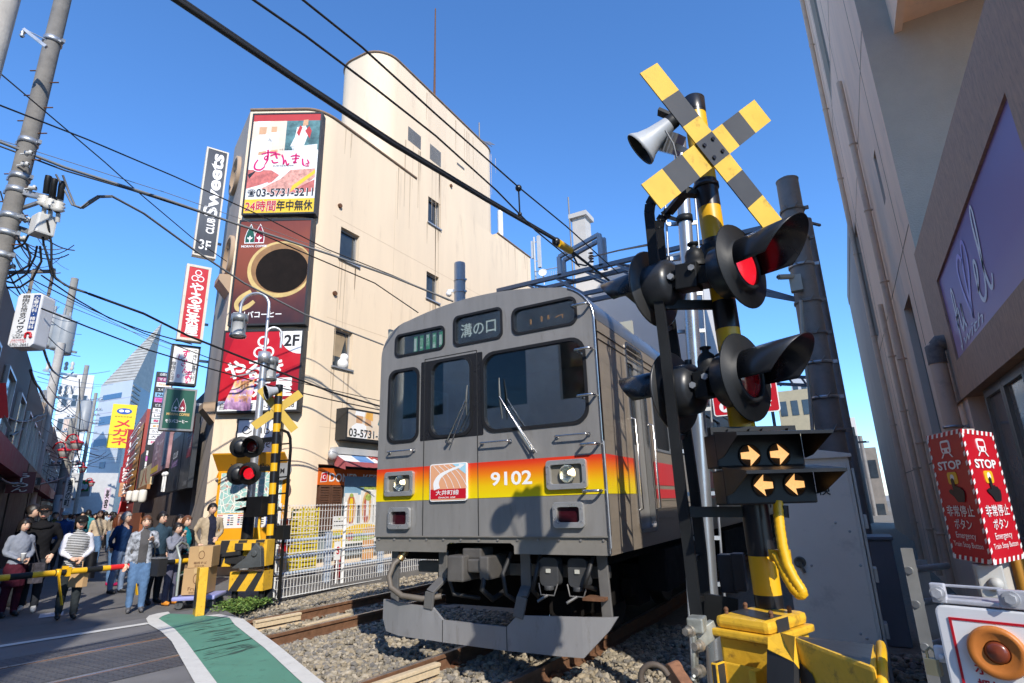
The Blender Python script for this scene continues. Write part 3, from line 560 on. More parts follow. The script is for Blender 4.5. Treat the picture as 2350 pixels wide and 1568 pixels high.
for P, wd in (([(-4.48, YF+.1, 1.0), (-4.48, YF+.1, .45)], .10), ([(-3.86, YF+.15, 1.0), (-3.86, YF+.15, .72), (-3.92, YF+.0, .60), (-3.94, YF, .44)], .11), ([(-2.86, YF+.15, 1.0), (-2.86, YF+.15, .68), (-2.84, YF+.02, .60), (-2.88, YF+.0, .42)], .11), ([(-2.06, YF+.15, 1.0), (-2.04, YF+.15, .45)], .10)):
    b = MB(); [b.beam(p, q, .03, wd, up=(1, 0, 0)) for p, q in zip(P, P[1:])]; b.build('guard_bracket', BRK, tr, bevel=.006)
for x in (-2.60, -2.30):
    b = MB(); b.prism(rrect(.2, .26, .05, 3), Fr((x, YF+.12, .82), (1, 0, 0)), -.12, 0); b.cyl((x, YF+.12, .66), (x, YF+.12, .70), .05, n=10); o = b.build('jumper_box', mat('jumper_grey', (.05, .052, .056), .5, var=.2), tr, bevel=.008)
    b = MB(); b.box((x, YF+.113, .83), (.045, .012, .035)); b.build('box_label', mat('label_grey', (.5, .5, .45), .5, var=0), o); b = MB(); b.tube([(x-.1, YF+.1, .72), (x-.07, YF+.08, .62), (x+.07, YF+.08, .62), (x+.1, YF+.1, .72)], .008, 6); b.tube([(x, YF+.08, .62), (x-.08, YF+.02, .57)], .014, 6); b.build('box_latch', BRK, o)
b = MB(); b.box2((-2.22, YF+.02, .60), (-2.02, YF+.2, .625)); b.build('step_bracket', RUST, tr)
for n_, lo, hi in (('equipment_box', (-3.1, 5.55, .55), (-2.9, 5.9, .92)), ('equipment_box', (-2.75, 5.5, .35), (-2.5, 5.8, .62)), ('equipment_box', (-4.2, 5.6, .5), (-3.95, 5.9, .95)), ('cross_beam', (-4.4, 5.5, .74), (-2.1, 5.58, .86))): b = MB(); b.box2(lo, hi); b.build(n_, BRK if n_ == 'cross_beam' else UND, tr, bevel=.012)
for P in ([(-3.05, 5.3, .98), (-3.06, 5.14, .8), (-3.02, 5.12, .62), (-2.95, 5.3, .5)], [(-2.72, 5.3, .98), (-2.70, 5.16, .82), (-2.74, 5.15, .66), (-2.80, 5.4, .56)], [(-3.78, 5.4, .98), (-3.76, 5.2, .75), (-3.68, 5.18, .58), (-3.5, 5.4, .52)], [(-2.16, 5.3, .98), (-2.15, 5.14, .85), (-2.2, 5.14, .72), (-2.2, 5.4, .66)]): b = MB(); b.tube(P, .022, 8); b.build('brake_hose', RUBBER, tr)
PLT = train_steel('guard_plate_grey', (.30, .30, .31), .5, .3, (2, 2, .6))
def gp(x): t = max(0, abs(x-XC)-.75); return YF+.0+.18*t*t
xs = [(-4.60, .49, .30), (-4.54, .49, .18), (-4.35, .478, .155), (-4.1, .466, .15), (-3.885, .452, .147), (-3.76, .345, .142), (-3.4, .338, .135), (-3.01, .332, .128), (-2.89, .44, .13), (-2.5, .455, .132), (-2.24, .462, .133), (-2.0, .468, .36), (-1.92, .475, .47)]
b = MB(); V = []
for y0 in (0, .03):
    for x, t, lo in xs: V += [(x, gp(x)+y0, lo), (x, gp(x)+y0, t)]
k = len(xs)*2; F = []
for i in range(len(xs)-1): a = 2*i; F += [(a, a+2, a+3, a+1), (a+k+1, a+k+3, a+k+2, a+k), (a+1, a+3, a+3+k, a+1+k), (a+2, a, a+k, a+2+k)]
F += [(0, 1, 1+k, k), (k-1, k-2, 2*k-2, 2*k-1)]; b.add(V, F); b.build('guard_plate', PLT, tr)
for x, z0, z1 in ((-3.759, .142, .345), (-3.009, .13, .333)): b = MB(); b.box2((x-.003, gp(x)-.003, z0), (x+.003, gp(x)+.004, z1)); b.build('plate_seam', DARK, tr)
# ------------------------------------------------------------------ crossing signals
ST = Vector((-.914, .407, 0)); LENS = mat('signal_red_lens', (.17, .003, .006), .12, var=.1, scale=30, coat=.5); LENSON = mat('signal_red_lit', (.8, .012, .025), .25, var=0, emit=.5)
CBY = mat('crossbuck_yellow', (.66, .42, .05), .5, var=.08, scale=5, dirt=(.20, .10, .02), damt=.75); CBK = mat('crossbuck_black', (.05, .052, .055), .5, var=.15)
UX = Vector((.640, .768, 0)); NX = Vector((.768, -.640, 0))
def banded_pole(a, b, r, cuts, name, par, n=24):
    """cuts: fractions from top, alternating black, yellow, black..."""
    mb = MB(); a = Vector(a); b = Vector(b)
    for i in range(len(cuts)-1): mb.cyl(a.lerp(b, cuts[i]), a.lerp(b, cuts[i+1]), r*(1.0 if i % 2 else 1.012), n=n, m=i % 2, caps=True)
    return mb.build(name, [BLACK, YEL], par)
def crossbuck(c, L, w, al, par, front=True, back=None):
    c = Vector(c)
    for k, (ca, sa, zo) in enumerate(((math.cos(al), -math.sin(al), .012), (math.sin(al), math.cos(al), 0))):
        d = UX*ca+Vector((0, 0, sa)); f = Fr(c+NX*zo, d, NX.cross(d)); b = MB(); seg = [-L/2, -L*.31, -L*.115, L*.115, L*.31, L/2]
        if k == 0: cols = (0, 1, 0, 0, 1, 0); seg = [-L/2, -L*.33, -L*.17, -w/2, w/2, L*.17, L*.33, L/2]; cols = (0, 1, 0, 1, 0, 1, 0)
        else: seg = [-L/2, -L*.34, -L*.18, 0, L*.18, L*.34, L/2]; cols = (0, 1, 0, 0, 1, 0)
        for i in range(len(seg)-1): b.fbox(f, seg[i], -w/2, -.003, seg[i+1], w/2, .003, cols[i])
        if not front:
            b = MB(); b.fbox(f, -L/2, -w/2, -.003, L/2, w/2, .003, 0)
        o = b.build('crossbuck_board', [CBY, CBK] if front else [mat('crossbuck_back', (.50, .33, .03), .5, var=.1)], par)
        if front and k == 0:
            
            for x in (-.04, .04):
                for y in (-.04, .04): b = MB(); b.cyl(f.p(x, y, .003), f.p(x, y, .012), .011, n=8); b.build('bolt', BLACK, o)
def lamp(c, N, par, lit=False, r=.225, tilt=0., name='flashing_lamp', back=BLACKM):
    """disc + drum + lens + hood; N points where the lamp shines"""
    c = Vector(c); N = Vector(N).normalized(); s = r/.225
    b = MB(); b.lathe(c, N, [(0, -.006*s), (r*.97, -.006*s), (r, 0), (r*.985, .006*s), (.135*s, .004*s), (.135*s, .03*s), (.112*s, .032*s), (.112*s, .012*s)], 40); o = b.build(name, back, par)
    b = MB(); b.lathe(c, N, [(.0, -.15*s), (.09*s, -.148*s), (.135*s, -.12*s), (.14*s, -.006*s)], 28); b.cyl(c-N*.10*s+Vector((0, 0, .13*s)), c-N*.10*s+Vector((0, 0, .16*s)), .02*s, n=8); b.build('lamp_drum', mat('drum_black', (.016, .018, .022), .35, var=.2), o)
    b = MB(); b.lathe(c, N, [(.112*s, .012*s), (.09*s, .026*s), (.05*s, .036*s), (0, .04*s)], 28); b.build('lamp_lens', LENSON if lit else LENS, o)
    up = Vector((0, 0, 1)); x = (up-N*N.z).normalized(); y = N.cross(x); V = []; F = []; n = 24; hr = .128*s; Lh = .315*s
    for j in range(n+1):
        a = R_(-104+208*j/n); k = .10+.90*(.5+.5*math.cos(a))**.8
        for rr_, t in ((hr, .028*s), (hr*1.04, .028*s+Lh*k*.5), (hr*1.05, .028*s+Lh*k)): V.append(c+N*t+x*(rr_*math.cos(a))+y*(rr_*math.sin(a)))
    for j in range(n):
        for q in (0, 1): F.append((j*3+q, j*3+q+1, j*3+q+4, j*3+q+3))
    b = MB(); b.add(V, F, 0, True); h = b.build('lamp_hood', mat('hood_black', (.012, .014, .018), .28, var=.2), o); md = h.modifiers.new('s', 'SOLIDIFY'); md.thickness = .004*s
    return o
def horn(mouth, N, L, r, par, cm):
    N = Vector(N).normalized(); m = Vector(mouth); b = MB()
    b.lathe(m, -N, [(r, -.006), (r*1.03, .0), (r*1.0, .012), (r*.80, L*.18), (r*.62, L*.42), (r*.5, L*.70), (r*.44, L*.86)], 36, 0); b.lathe(m, -N, [(r*.44, L*.86), (r*.43, L*1.02), (r*.3, L*1.14), (0, L*1.16)], 24, 1); b.lathe(m, -N, [(r*.97, .002), (r*.74, L*.18), (r*.5, L*.45), (0, L*.46)], 36, 1); b.lathe(m, -N, [(r*.16, L*.1), (r*.12, L*.46)], 12, 2); b.lathe(m, -N, [(0, L*.099), (r*.16, L*.1)], 12, 2)
    return b.build('horn_speaker', [cm, BLACKM, mat('horn_core', (.42, .38, .34), .6, var=.1)], par)
HORN = mat('horn_grey', (.40, .42, .44), .45, var=.08)

# --- big signal in front of the train
pt, pb = SY(1591, 236, 3.07), SY(1763, 1372, 3.07); pb0 = pt.lerp(pb, 1+ (pb.z+.16)/(pt.z-pb.z))
big = thing('crossing_signal', 'tall black and yellow crossing signal close to the camera on the right', 'crossing signal', (pb0.x, pb0.y, -.16))
H = pt.z-pb0.z
def frac(y):  # picture height -> fraction down the pole
    lo, hi = 0., 1.
    for _ in range(40):
        m = (lo+hi)/2; q = pt.lerp(pb0, m); v = CM.T@(np.array(q)-CAMLOC); yy = 784-FPX*v[1]/-v[2]
        lo, hi = (m, hi) if yy < y else (lo, m)
    return lo
cuts = [0]+[frac(y) for y in (266, 418, 479, 552, 635, 694, 757, 850, 905, 982, 1060, 1130, 1165, 1170, 1276, 1364)]+[1]
cuts = [0]+[frac(y) for y in (266, 418, 479, 552, 635, 694, 757, 984, 1275, 1364)]+[1]
banded_pole(pt, pb0, .062, cuts, 'pole', big, 32)
b = MB(); b.lathe(pt.lerp(pb0, -.004), (0, 0, 1), [(.065, -.09), (.067, 0), (.055, .012), (0, .016)], 28); b.build('pole_cap', BLACK, big)
b = MB(); [b.lathe(pt.lerp(pb0, frac(y)), (0, 0, 1), [(.062, -.012), (.071, -.012), (.071, .012), (.062, .012)], 28) for y in (430,)]; b.build('pole_collar', BLACK, big)
crossbuck(SD(1626, 350, 2.95)+NX*.02, 1.06, .15, .866, big)
b = MB(); cc = SD(1629, 339, 2.95); b.beam(cc+NX*.01, cc-NX*.16, .10, .04); b.build('crossbuck_bracket', YEL, big)
hm = SY(1469, 343, 3.05); HN = Vector((-.80, -.14, -.56)); horn(hm, HN, .26, .112, big, HORN)
b = MB(); hb = hm-HN*.28; b.beam(hb+Vector((0, 0, .02)), pt.lerp(pb0, .06), .05, .012); b.beam(hb, hb+Vector((-.09, -.03, .07)), .06, .02); b.build('horn_bracket', BLACKM, big)
b = MB(); c = SY(1535, 328, 3.16); q = Matrix.Rotation(R_(35), 3, 'Y')@Matrix.Rotation(R_(20), 3, 'X'); b.box(c, (.14, .12, .12), 0, q)
for k in range(5): b.box(c+q@Vector((-.055+.027*k, -.07, 0)), (.009, .04, .118), 0, q)
b.beam(c, pt.lerp(pb0, .1), .035, .035); b.build('flood_light', mat('cast_aluminium', (.5, .5, .5), .35, .7, var=.15), big)
b = MB(); b.tube([SY(1527, 300, 3.0), SY(1545, 330, 3.0), SY(1556, 375, 3.04), SY(1600, 420, 3.1)], .006, 6); b.build('signal_cable', WIREG, big)
NR = Vector((.93, -.38, .02)); NL = Vector((-.93, .34, .0))
for cr, dr, cl, dl, yb in (((1702, 611), 2.86, (1502, 664), 3.2, 612), ((1712, 865), 2.82, (1550, 900), 3.12, 862)):
    R1 = SD(*cr, dr); L1 = SD(*cl, dl); lamp(R1, NR, big, lit=yb < 700); lamp(L1, NL, big, back=mat('disc_black', (.03, .03, .03), .35, var=.25))
    P = pt.lerp(pb0, frac(yb-20)); a = R1-NR*.13; e = L1-NL*.13; b = MB(); b.beam(a, e, .11, .10); b.beam(a.lerp(e, .38)+Vector((0, -.03, 0)), a.lerp(e, .86)+Vector((0, -.03, 0)), .10, .14); b.lathe(P, (0, 0, 1), [(.062, -.07), (.085, -.07), (.085, .07), (.062, .07)], 24); b.build('lamp_arm', BLACKM, big, bevel=.006)
    t = a.lerp(e, .47)+Vector((0, 0, .06)); b = MB(); b.lathe(t, (0, 0, 1), [(.06, 0), (.062, .03), (.05, .034), (.05, .07), (.04, .10), (.018, .118), (.018, .132), (.03, .136), (.03, .145), (0, .147)], 20); b.build('cable_gland', BLACKM, big)
    for q in (a.lerp(e, .98)+Vector((0, -.07, 0)), a.lerp(e, .5)+Vector((0, -.07, .03))): b = MB(); b.cyl(q, q-Vector((0, .03, 0)), .018, n=6); b.build('bolt', STEEL, big)
# ladder with arched tops
b = MB()
for P, Y, w in (([(1600, 1430), (1582, 1270), (1563, 1128), (1532, 850), (1503, 615), (1490, 489), (1492, 470), (1500, 455), (1512, 446), (1530, 440), (1596, 420)], 2.93, .03), ([(1622, 1430), (1610, 1270), (1594, 1128), (1556, 850), (1521, 611), (1513, 525), (1515, 508), (1522, 497), (1535, 488), (1596, 462)], 3.24, .028)):
    Q = [SY(x, y, Y) for x, y in P]; Q[-1].y = 3.07; [b.beam(p, q, w, .052, up=(1, 0, 0)) for p, q in zip(Q, Q[1:])]; [b.ball(p, .018, 8) for p in Q[4:-1]]
b.build('ladder_rail', BLACKM, big)
for y0, y1 in ((1380, 1372), (1180, 1166), (1010, 1000), (760, 752), (1290, 1276)):
    b = MB(); f = lambda t, y, lo, hi, x0, x1: SY(x0+(x1-x0)*(y-lo)/(hi-lo), y, t); b.beam(f(2.93, y0, 489, 1411, 1490, 1598), f(3.24, y1, 522, 1408, 1514, 1619), .022); b.build('ladder_rung', BLACKM, big)
for y in (700, 1175): b = MB(); b.beam(SY(1515 if y < 800 else 1570, y, 2.95), pt.lerp(pb0, frac(y)), .025, .05); b.build('ladder_stay', BLACKM, big)
# arrow boxes: two lit rows under shelves
ARW = mat('lit_arrow', (.9, .45, .15), .4, var=.3, scale=60, emit=.6); BOXB = mat('signal_box_black', (.010, .0105, .012), .4, var=.3, scale=6, spec=.25)
yb = 2.80; q0 = SY(1670, 1160, yb); fa = Fr(q0, (.85, .53, 0)); W_ = (SP(1878, 1150, q0, fa.N)-q0).dot(fa.U); H_ = SY(1645, 990, yb).z-q0.z
b = MB(); b.fbox(fa, 0, -.0, -.14, W_, H_*.47, 0); b.fbox(fa, -.02, H_*.5, -.14, W_-.03, H_*.97, 0); b.build('arrow_box', BOXB, big, bevel=.008)
for z0, x0, x1 in ((H_*.42, -.0, W_), (H_*.90, -.02, W_-.03)):
    b = MB(); pr = [(0, .0), (.25, -.03), (.25, -.044), (0, -.012)]
    V = [fa.p(x, z0+dz+.03, n_) for x in (x0-.005, x1+.005) for n_, dz in pr]; b.add(V, [(3, 2, 1, 0), (4, 5, 6, 7), (0, 1, 5, 4), (1, 2, 6, 5), (2, 3, 7, 6), (3, 0, 4, 7)])
    for x in (x0+.0, x1): b.add([fa.p(x, z0+.02, 0), fa.p(x, z0-.10, 0), fa.p(x, z0-.09, .07), fa.p(x, z0-.01, .25)], [(0, 1, 2, 3)])
    o = b.build('arrow_hood', BOXB, big); md = o.modifiers.new('s', 'SOLIDIFY'); md.thickness = .004
def arrow(px, py, s):
    c = SP(px, py, fa.O, fa.N); d = c-fa.O; x, z = d.dot(fa.U), d.dot(fa.V); f = fa.at(x, z, 0); b = MB(); b.lathe(f.p(0, 0, 0), f.N, [(.053, 0), (.053, .008), (.048, .008), (.048, .002), (0, .002)], 28); o = b.build('arrow_lens', BOXB, big)
    b = MB(); P = [(-.043, .014), (.0, .018), (-.004, .047), (.046, 0), (-.004, -.047), (.0, -.018), (-.043, -.014)]; P = [(s*x_, y_) for x_, y_ in P]
    b.prism(P if s < 0 else P, f, .006, .008); b.build('lit_arrow', ARW, o)
arrow(1720, 1046, 1); arrow(1787, 1043, 1); arrow(1751, 1114, -1); arrow(1823, 1112, -1)
b = MB(); b.fbox(fa, 0, H_*.97, -.13, W_, H_+.03, -.09); [b.cyl(fa.p(W_*x, H_+.005, -.09), fa.p(W_*x, H_+.005, -.06), .014, n=8) for x in (.2, .45, .6, .9)]; b.build('box_bracket', BLACKM, big)
b = MB(); b.cyl(SY(1797, 1160, 2.95), SY(1799, 1188, 2.95), .022, n=12); b.build('cable_gland', BLACKM, big)
b = MB(); P = [(1785, 1150), (1787, 1185), (1790, 1215), (1796, 1255), (1806, 1295), (1822, 1328), (1838, 1352), (1842, 1362), (1836, 1366), (1822, 1352), (1806, 1325), (1795, 1300), (1785, 1280), (1778, 1270)]
Q = [SY(x, y, 2.94-.05*math.sin(i/13*3.14)) for i, (x, y) in enumerate(P)]; Q2 = []
for i in range(len(Q)-1): Q2 += [Q[i].lerp(Q[i+1], k/5) for k in range(5)]
b.tube(Q2, [.021+.0022*(i % 2) for i in range(len(Q2))], 12); b.build('yellow_conduit', YEL, big)
b = MB(); b.box(SY(1790, 1275, 2.96), (.09, .03, .05)); b.build('conduit_clamp', YEL, big)
b = MB(); b.box(SY(1672, 1315, 3.3), (.085, .09, .185)); b.box(SY(1697, 1312, 3.28), (.06, .08, .18)); b.build('relay_box', mat('relay_blue_black', (.012, .013, .02), .5, var=.2), big, bevel=.008)
b = MB(); b.beam(SY(1655, 1368, 3.2), SY(1655, 1460, 3.2), .02, .16, up=(1, 0, 0)); b.build('mount_plate', BLACKM, big)

# --- barrier machine at the foot
MY = mat('machine_yellow', (.70, .41, .03), .4, var=.14, scale=6, bump=.16, bscale=26, dirt=(.16, .075, .025), damt=.85); MK = mat('machine_black', (.03, .031, .034), .38, var=.2, bump=.05)
bm_ = thing('barrier_machine', 'big yellow and black barrier machine at the bottom beside the signal pole', 'barrier machine', (-.45, 2.85, -.16))
A0 = SZ(1637.6, 1428, .93); U_ = Vector((.93, -.37, 0)).normalized(); fm = Fr(A0, U_, (0, 0, 1)); Wd = U_.cross(Vector((0, 0, 1))); wx = .255; wz = .36  # fm.N points at the camera; depth goes along -N
b = MB(); fm0 = Fr((A0.x, A0.y, 0), U_); T = A0.z
b.fbox(fm0, .012, -.15, -wz+.01, wx-.012, T-.05, -.012, 0); body_ = b.build('machine_case', MY, bm_, bevel=.012)
b = MB(); b.fbox(fm0, -.012, T-.052, -wz, wx+.012, T-.022, .012, 0); b.build('lid_rim', MY, bm_, bevel=.008)
b = MB(); zs = [(-.004, .0), (.005, .004)]; b.fbox(fm0, .005, T-.022, -wz+.015, wx-.005, T+.030, -.004, 0); lid = b.build('machine_lid', MY, bm_, bevel=.022)
b = MB(); b.add([fm0.p(x, T+.0315, z) for x, z in ((.026, -.10), (.228, -.03), (.228, -.17), (.026, -.22))], [(0, 1, 2, 3)]); b.add([fm0.p(wx-.0035, y, z) for y, z in ((T+.03, -.07), (T+.03, -.17), (T-.02, -.17), (T-.02, -.07))], [(0, 1, 2, 3)]); b.build('lid_stripe', MK, lid)
for x, z in ((.03, -.06), (.03, -.22), (.215, -.10), (.215, -.26)): b = MB(); c = fm0.p(x, T+.028, z); b.cyl(c, c+Vector((0, 0, .018)), .009, n=8); b.ball(c+Vector((0, 0, .02)), .011, 8); b.build('lid_bolt', RUST, lid)
b = MB(); e = .0; b.add([fm0.p(x, y, -.0105) for x, y in ((.03, -.15), (.03, T-.62), (wx-.014, T-.20), (wx-.014, T-.05), (wx-.01, T-.3), (.17, T-.40), (.12, -.15))], [(0, 1, 2, 5, 6)]); b.build('case_stripe', MK, bm_)
b = MB(); b.fbox(fm0, wx-.012, -.1, -.20, wx+.05, T-.10, -.03, 0); b.build('machine_neck', MY, bm_, bevel=.015)
P8 = [SY(1822, 1461, 2.50), SY(2008, 1533, 2.22), SY(2014, 1479, 2.75), SY(1824, 1459, 2.74)]; lo8 = [Vector((p.x, p.y, .1)) for p in P8]
b = MB(); b.add(P8+lo8, [(0, 1, 2, 3), (0, 4, 5, 1), (1, 5, 6, 2), (2, 6, 7, 3), (3, 7, 4, 0), (4, 7, 6, 5)]); b.F = b.F; b.I = [1, 0, 0, 0, 0, 0]; hs = b.build('weight_cover', [MY, MK], bm_, bevel=.014)
fw = Fr(P8[0], (P8[1]-P8[0])*Vector((1, 1, 0)), (0, 0, 1)); L8 = ((P8[1]-P8[0])*Vector((1, 1, 0))).length
b = MB(); b.add([fw.p(x, y, .0035) for x, y in ((.004, -.075), (.075, -.105), (.085, -.125), (.08, -.15), (.004, -.20))], [(4, 3, 2, 1, 0)]); b.add([fw.p(x, y, .0035) for x, y in ((L8*.80, -.30), (L8*.97, -.235), (L8*.992, -.26), (L8*.992, -.4), (L8*.8, -.4))], [(4, 3, 2, 1, 0)]); b.build('cover_stripe', MK, hs)
b = MB(); e1_ = P8[1]; b.tube([P8[2]+Vector((.01, 0, 0)), P8[2].lerp(P8[1], .35)+Vector((.015, 0, .0)), P8[1]+Vector((.012, 0, -.04)), P8[1]+Vector((.015, 0, -.2))], .016, 8); b.build('cover_edge', YEL, hs)
b = MB(); r0 = P8[0]; b.add([SY(1762, 1490, 2.52), SY(1822, 1520, 2.46), SY(1824, 1461, 2.5), SY(1790, 1452, 2.62), SY(1762, 1462, 2.6)], [(0, 1, 2, 3, 4)]); b.add([SY(1760, 1490, 2.53), SY(1760, 1600, 2.5), SY(1822, 1600, 2.44), SY(1822, 1520, 2.46)], [(0, 1, 2, 3)], 1); o = b.build('weight_arm_hub', [MY, MK], bm_); md = o.modifiers.new('s', 'SOLIDIFY'); md.thickness = .03
# foot bracket (channel) in front of the case
b = MB(); f2 = Fr(fm0.p(.05, 0, .03), U_); t2 = SY(1690, 1520, fm0.p(.1, 0, .03).y).z
b.fbox(f2, -.005, -.15, .0, .165, t2-.004, .012, 0); b.fbox(f2, -.018, -.15, .012, .012, t2, .075, 1); b.fbox(f2, .15, -.15, .012, .18, t2, .075, 0); b.build('foot_channel', [MY, MK], bm_, bevel=.006)
# arm hinge beside it: block, straps, bolts, rusty pin
ZN = mat('zinc_plate', (.34, .35, .31), .5, .5, var=.35, scale=12, dirt=(.18, .13, .06)); AR = thing('hinge_bracket', 'weathered grey hinge block with big bolts left of the yellow machine', 'hinge', (-.72, 2.75, -.16))
b = MB(); b.box(SY(1600, 1432, 2.75), (.07, .09, .06)); b.build('hinge_block', ZN, AR, bevel=.008)
b = MB(); Yh = 2.72; P = [SY(1595, 1458, Yh), SY(1596, 1556, Yh), SY(1602, 1640, Yh)]; [b.beam(p, q, .012, .075, up=(0, 1, 0)) for p, q in zip(P, P[1:])]; b.beam(SY(1600, 1470, Yh+.02), SY(1640, 1440, Yh+.1), .03, .07); b.build('hinge_strap', ZN, AR, bevel=.004)
for x, y in ((1581, 1449), (1602, 1483), (1604, 1541)):
    b = MB(); c = SY(x, y, Yh-.02); d = Vector((-.35, -.9, .05)).normalized(); b.cyl(c, c+d*.028, .017, n=6); b.cyl(c-d*.02, c, .024, n=12); b.build('bolt', mat('bolt_steel', (.42, .38, .32), .4, .7, var=.3, scale=30), AR)
b = MB(); b.beam(SY(1546, 1538, 2.6), SY(1580, 1590, 2.5), .05, .06); b.cyl(SY(1536, 1542, 2.58), SY(1560, 1532, 2.62), .03, n=12); b.build('rusty_pin', mat('pin_rust', (.26, .12, .06), .8, .1, var=.3, scale=20, bump=.2), AR, bevel=.006)
b = MB(); b.tube(arc_pts(SY(1503, 1560, 2.5), .055, 20, 200, 10, (1, .2, 0), (0, 0, 1)), .012, 8, 1); b.tube([SY(1590+3*math.cos(k*.9), 1552+1.6*k, 2.55+.02*math.sin(k*.9)) for k in range(18)], .006, 6); b.build('hinge_spring', [ZN, mat('old_brown_steel', (.10, .075, .055), .7, .1, var=.3)], AR)

# --- silver pole with a thin ladder behind it
sv = thing('steel_pole', 'shiny silver pole with a thin ladder, standing between the train and the striped signal', 'pole', (-1.0, 4.62, -.16))
b = MB(); b.cyl((-1.035, 4.62, -.16), (-.80, 4.62, 4.55), .057, n=24); b.build('pole', SILVER, sv)
b = MB(); vx = lambda z: -1.035+.0499*(z+.16)
for dx, Y, zt in ((-.17, 4.66, 4.0), (.07, 4.78, 4.1)): b.cyl((vx(.2)+dx, Y, .2), (vx(zt)+dx, Y, zt), .010, n=8)
b.build('ladder_rail', STEEL, sv)
for k in range(11): z = .5+.33*k; b = MB(); b.beam((vx(z)-.17, 4.66, z), (vx(z)+.07, 4.78, z), .022, .03); b.build('ladder_rung', STEEL, sv)
b = MB(); b.lathe((vx(3.78), 4.62, 3.78), (0, 0, 1), [(.058, -.03), (.068, -.03), (.068, .03), (.058, .03)], 20); b.beam((vx(3.78)-.05, 4.6, 3.78), (vx(3.78)-.17, 4.6, 3.86), .02, .03); b.beam((vx(3.86)-.17, 4.6, 3.86), (vx(3.9)-.17, 4.66, 3.95), .02, .02); b.build('pole_clamp', BLACKM, sv)
# red notice on the silver pole
fn = Fr(SY(1640, 957, 4.5), (1, .05, 0)); b = MB(); wn = (SY(1793, 950, 4.5)-SY(1640, 957, 4.5)).length; hn = SY(1640, 873, 4.5).z-fn.O.z; b.prism(rrect(wn, hn, .02, 3, 0, 0), fn, 0, .006, 1); b.prism(rrect(wn-.016, hn-.016, .016, 3, .008, .008), fn, .006, .0075, 0)
no = b.build('notice_board', [RED, LWHITE]); tag(no, 'red camera warning notice half hidden behind the lower signal lamp', 'notice')
b = MB(); fn1 = fn.at(0, 0, .008); b.text('監視カメラ作動中', fn1, .05, hn*.52, wn-.09, hn*.36, 0, .015, .001); b.prism(circ(.042, 20, .085, hn*.24), fn1, 0, .001, 0); b.prism(circ(.024, 3, .085, hn*.235), fn1, .001, .002, 1); b.text('セキュリティ', fn1, wn-.34, hn*.15, .29, hn*.2, 0, .015, .001); b.build('notice_letters', [LWHITE, RED], no)

# --- small signal across the tracks
sp = SZ(611, 1380, -.05); stp = SY(641, 884, sp.y)
sm = thing('crossing_signal', 'smaller crossing signal across the tracks with one red lamp lit', 'crossing signal', (sp.x, sp.y, -.06))
def frac2(y):
    lo, hi = 0., 1.
    for _ in range(40):
        m = (lo+hi)/2; q = stp.lerp(sp, m); v = CM.T@(np.array(q)-CAMLOC); yy = 784-FPX*v[1]/-v[2]
        lo, hi = (m, hi) if yy < y else (lo, m)
    return lo
banded_pole(stp, sp, .07, [0]+[frac2(y) for y in (900, 910, 929, 947, 973, 992, 1020, 1041, 1063, 1082, 1109, 1135, 1156, 1181, 1203, 1229, 1253, 1279, 1303, 1312)]+[1], 'pole', sm, 20)
b = MB(); b.lathe(sp, (0, 0, 1), [(.16, 0), (.16, .03), (.1, .05), (.085, .3), (.072, .32)], 20); b.build('pole_base', BLACKM, sm)
crossbuck(SY(637, 938, sp.y)-NX*.10, 1.04, .16, .866, sm, front=False)
mh = SY(611, 901, sp.y-.25); horn(mh, (-.35, -.85, -.3), .24, .145, sm, HORN)
b = MB(); b.beam(mh+Vector((.09, .22, .09)), stp.lerp(sp, .02), .05, .03); b.build('horn_bracket', BLACKM, sm)
for (x, y), (x2, y2), lit, ya in (((580, 1025), (553, 1026), False, 1008), ((572.5, 1087), (547, 1088), True, 1076)):
    f1 = SY(x, y, sp.y-.15); f0 = SY(x2, y2, sp.y+.12); lamp(f1, (.62, -.78, 0), sm, lit, .21); lamp(f0, (-.75, .66, 0), sm, False, .21)
    b = MB(); P = stp.lerp(sp, frac2(ya)); b.beam(P, (f1+f0)/2+Vector((0, 0, .1)), .08, .09); b.beam(f1+Vector((-.06, .1, 0)), f0, .09, .09); b.build('lamp_arm', BLACKM, sm, bevel=.006)
b = MB(); c0 = SY(594, 1163, sp.y-.05); b.box(c0, (.42, .22, .36)); b.build('arrow_box', BOXB, sm, bevel=.012)
for y in (1150, 1172): b = MB(); q = SY(570, y, sp.y-.1); b.add([q+Vector(v) for v in ((0, -.1, .07), (-.22, -.12, .02), (-.22, .12, .02), (0, .1, .07), (0, -.1, .0), (-.21, -.12, 0), (-.21, .12, 0), (0, .1, 0))], [(0, 1, 2, 3), (7, 6, 5, 4), (0, 4, 5, 1), (1, 5, 6, 2), (2, 6, 7, 3)]); b.build('arrow_hood', BOXB, sm)
b = MB(); b.tube([c0+Vector((.12, -.05, -.18)), c0+Vector((.13, -.06, -.35)), c0+Vector((.2, -.06, -.6)), c0+Vector((.26, -.05, -.8))], .025, 8); b.build('yellow_conduit', YEL, sm)
b = MB()
for P in ([(619, 1378), (626, 1290), (632, 1190), (642, 1020), (642, 1000), (636, 992), (630, 990)], [(640, 1375), (646, 1290), (654, 1190), (667, 1030), (666, 1005), (661, 993), (650, 988), (632, 986)]): Q = [SY(x, y, sp.y+.03) for x, y in P]; [b.beam(p, q, .03, .045) for p, q in zip(Q, Q[1:])]
b.build('ladder_rail', BLACKM, sm)
for k in range(9): y = 1020+38*k; b = MB(); b.beam(SY(642-23*(y-1000)/378, y, sp.y+.03), SY(667-27*(y-1000)/378, y-2, sp.y+.03), .025); b.build('ladder_rung', BLACKM, sm)
b = MB(); b.box(SY(650, 1222, sp.y-.05), (.2, .15, .24)); b.build('relay_box', BLACKM, sm, bevel=.01)
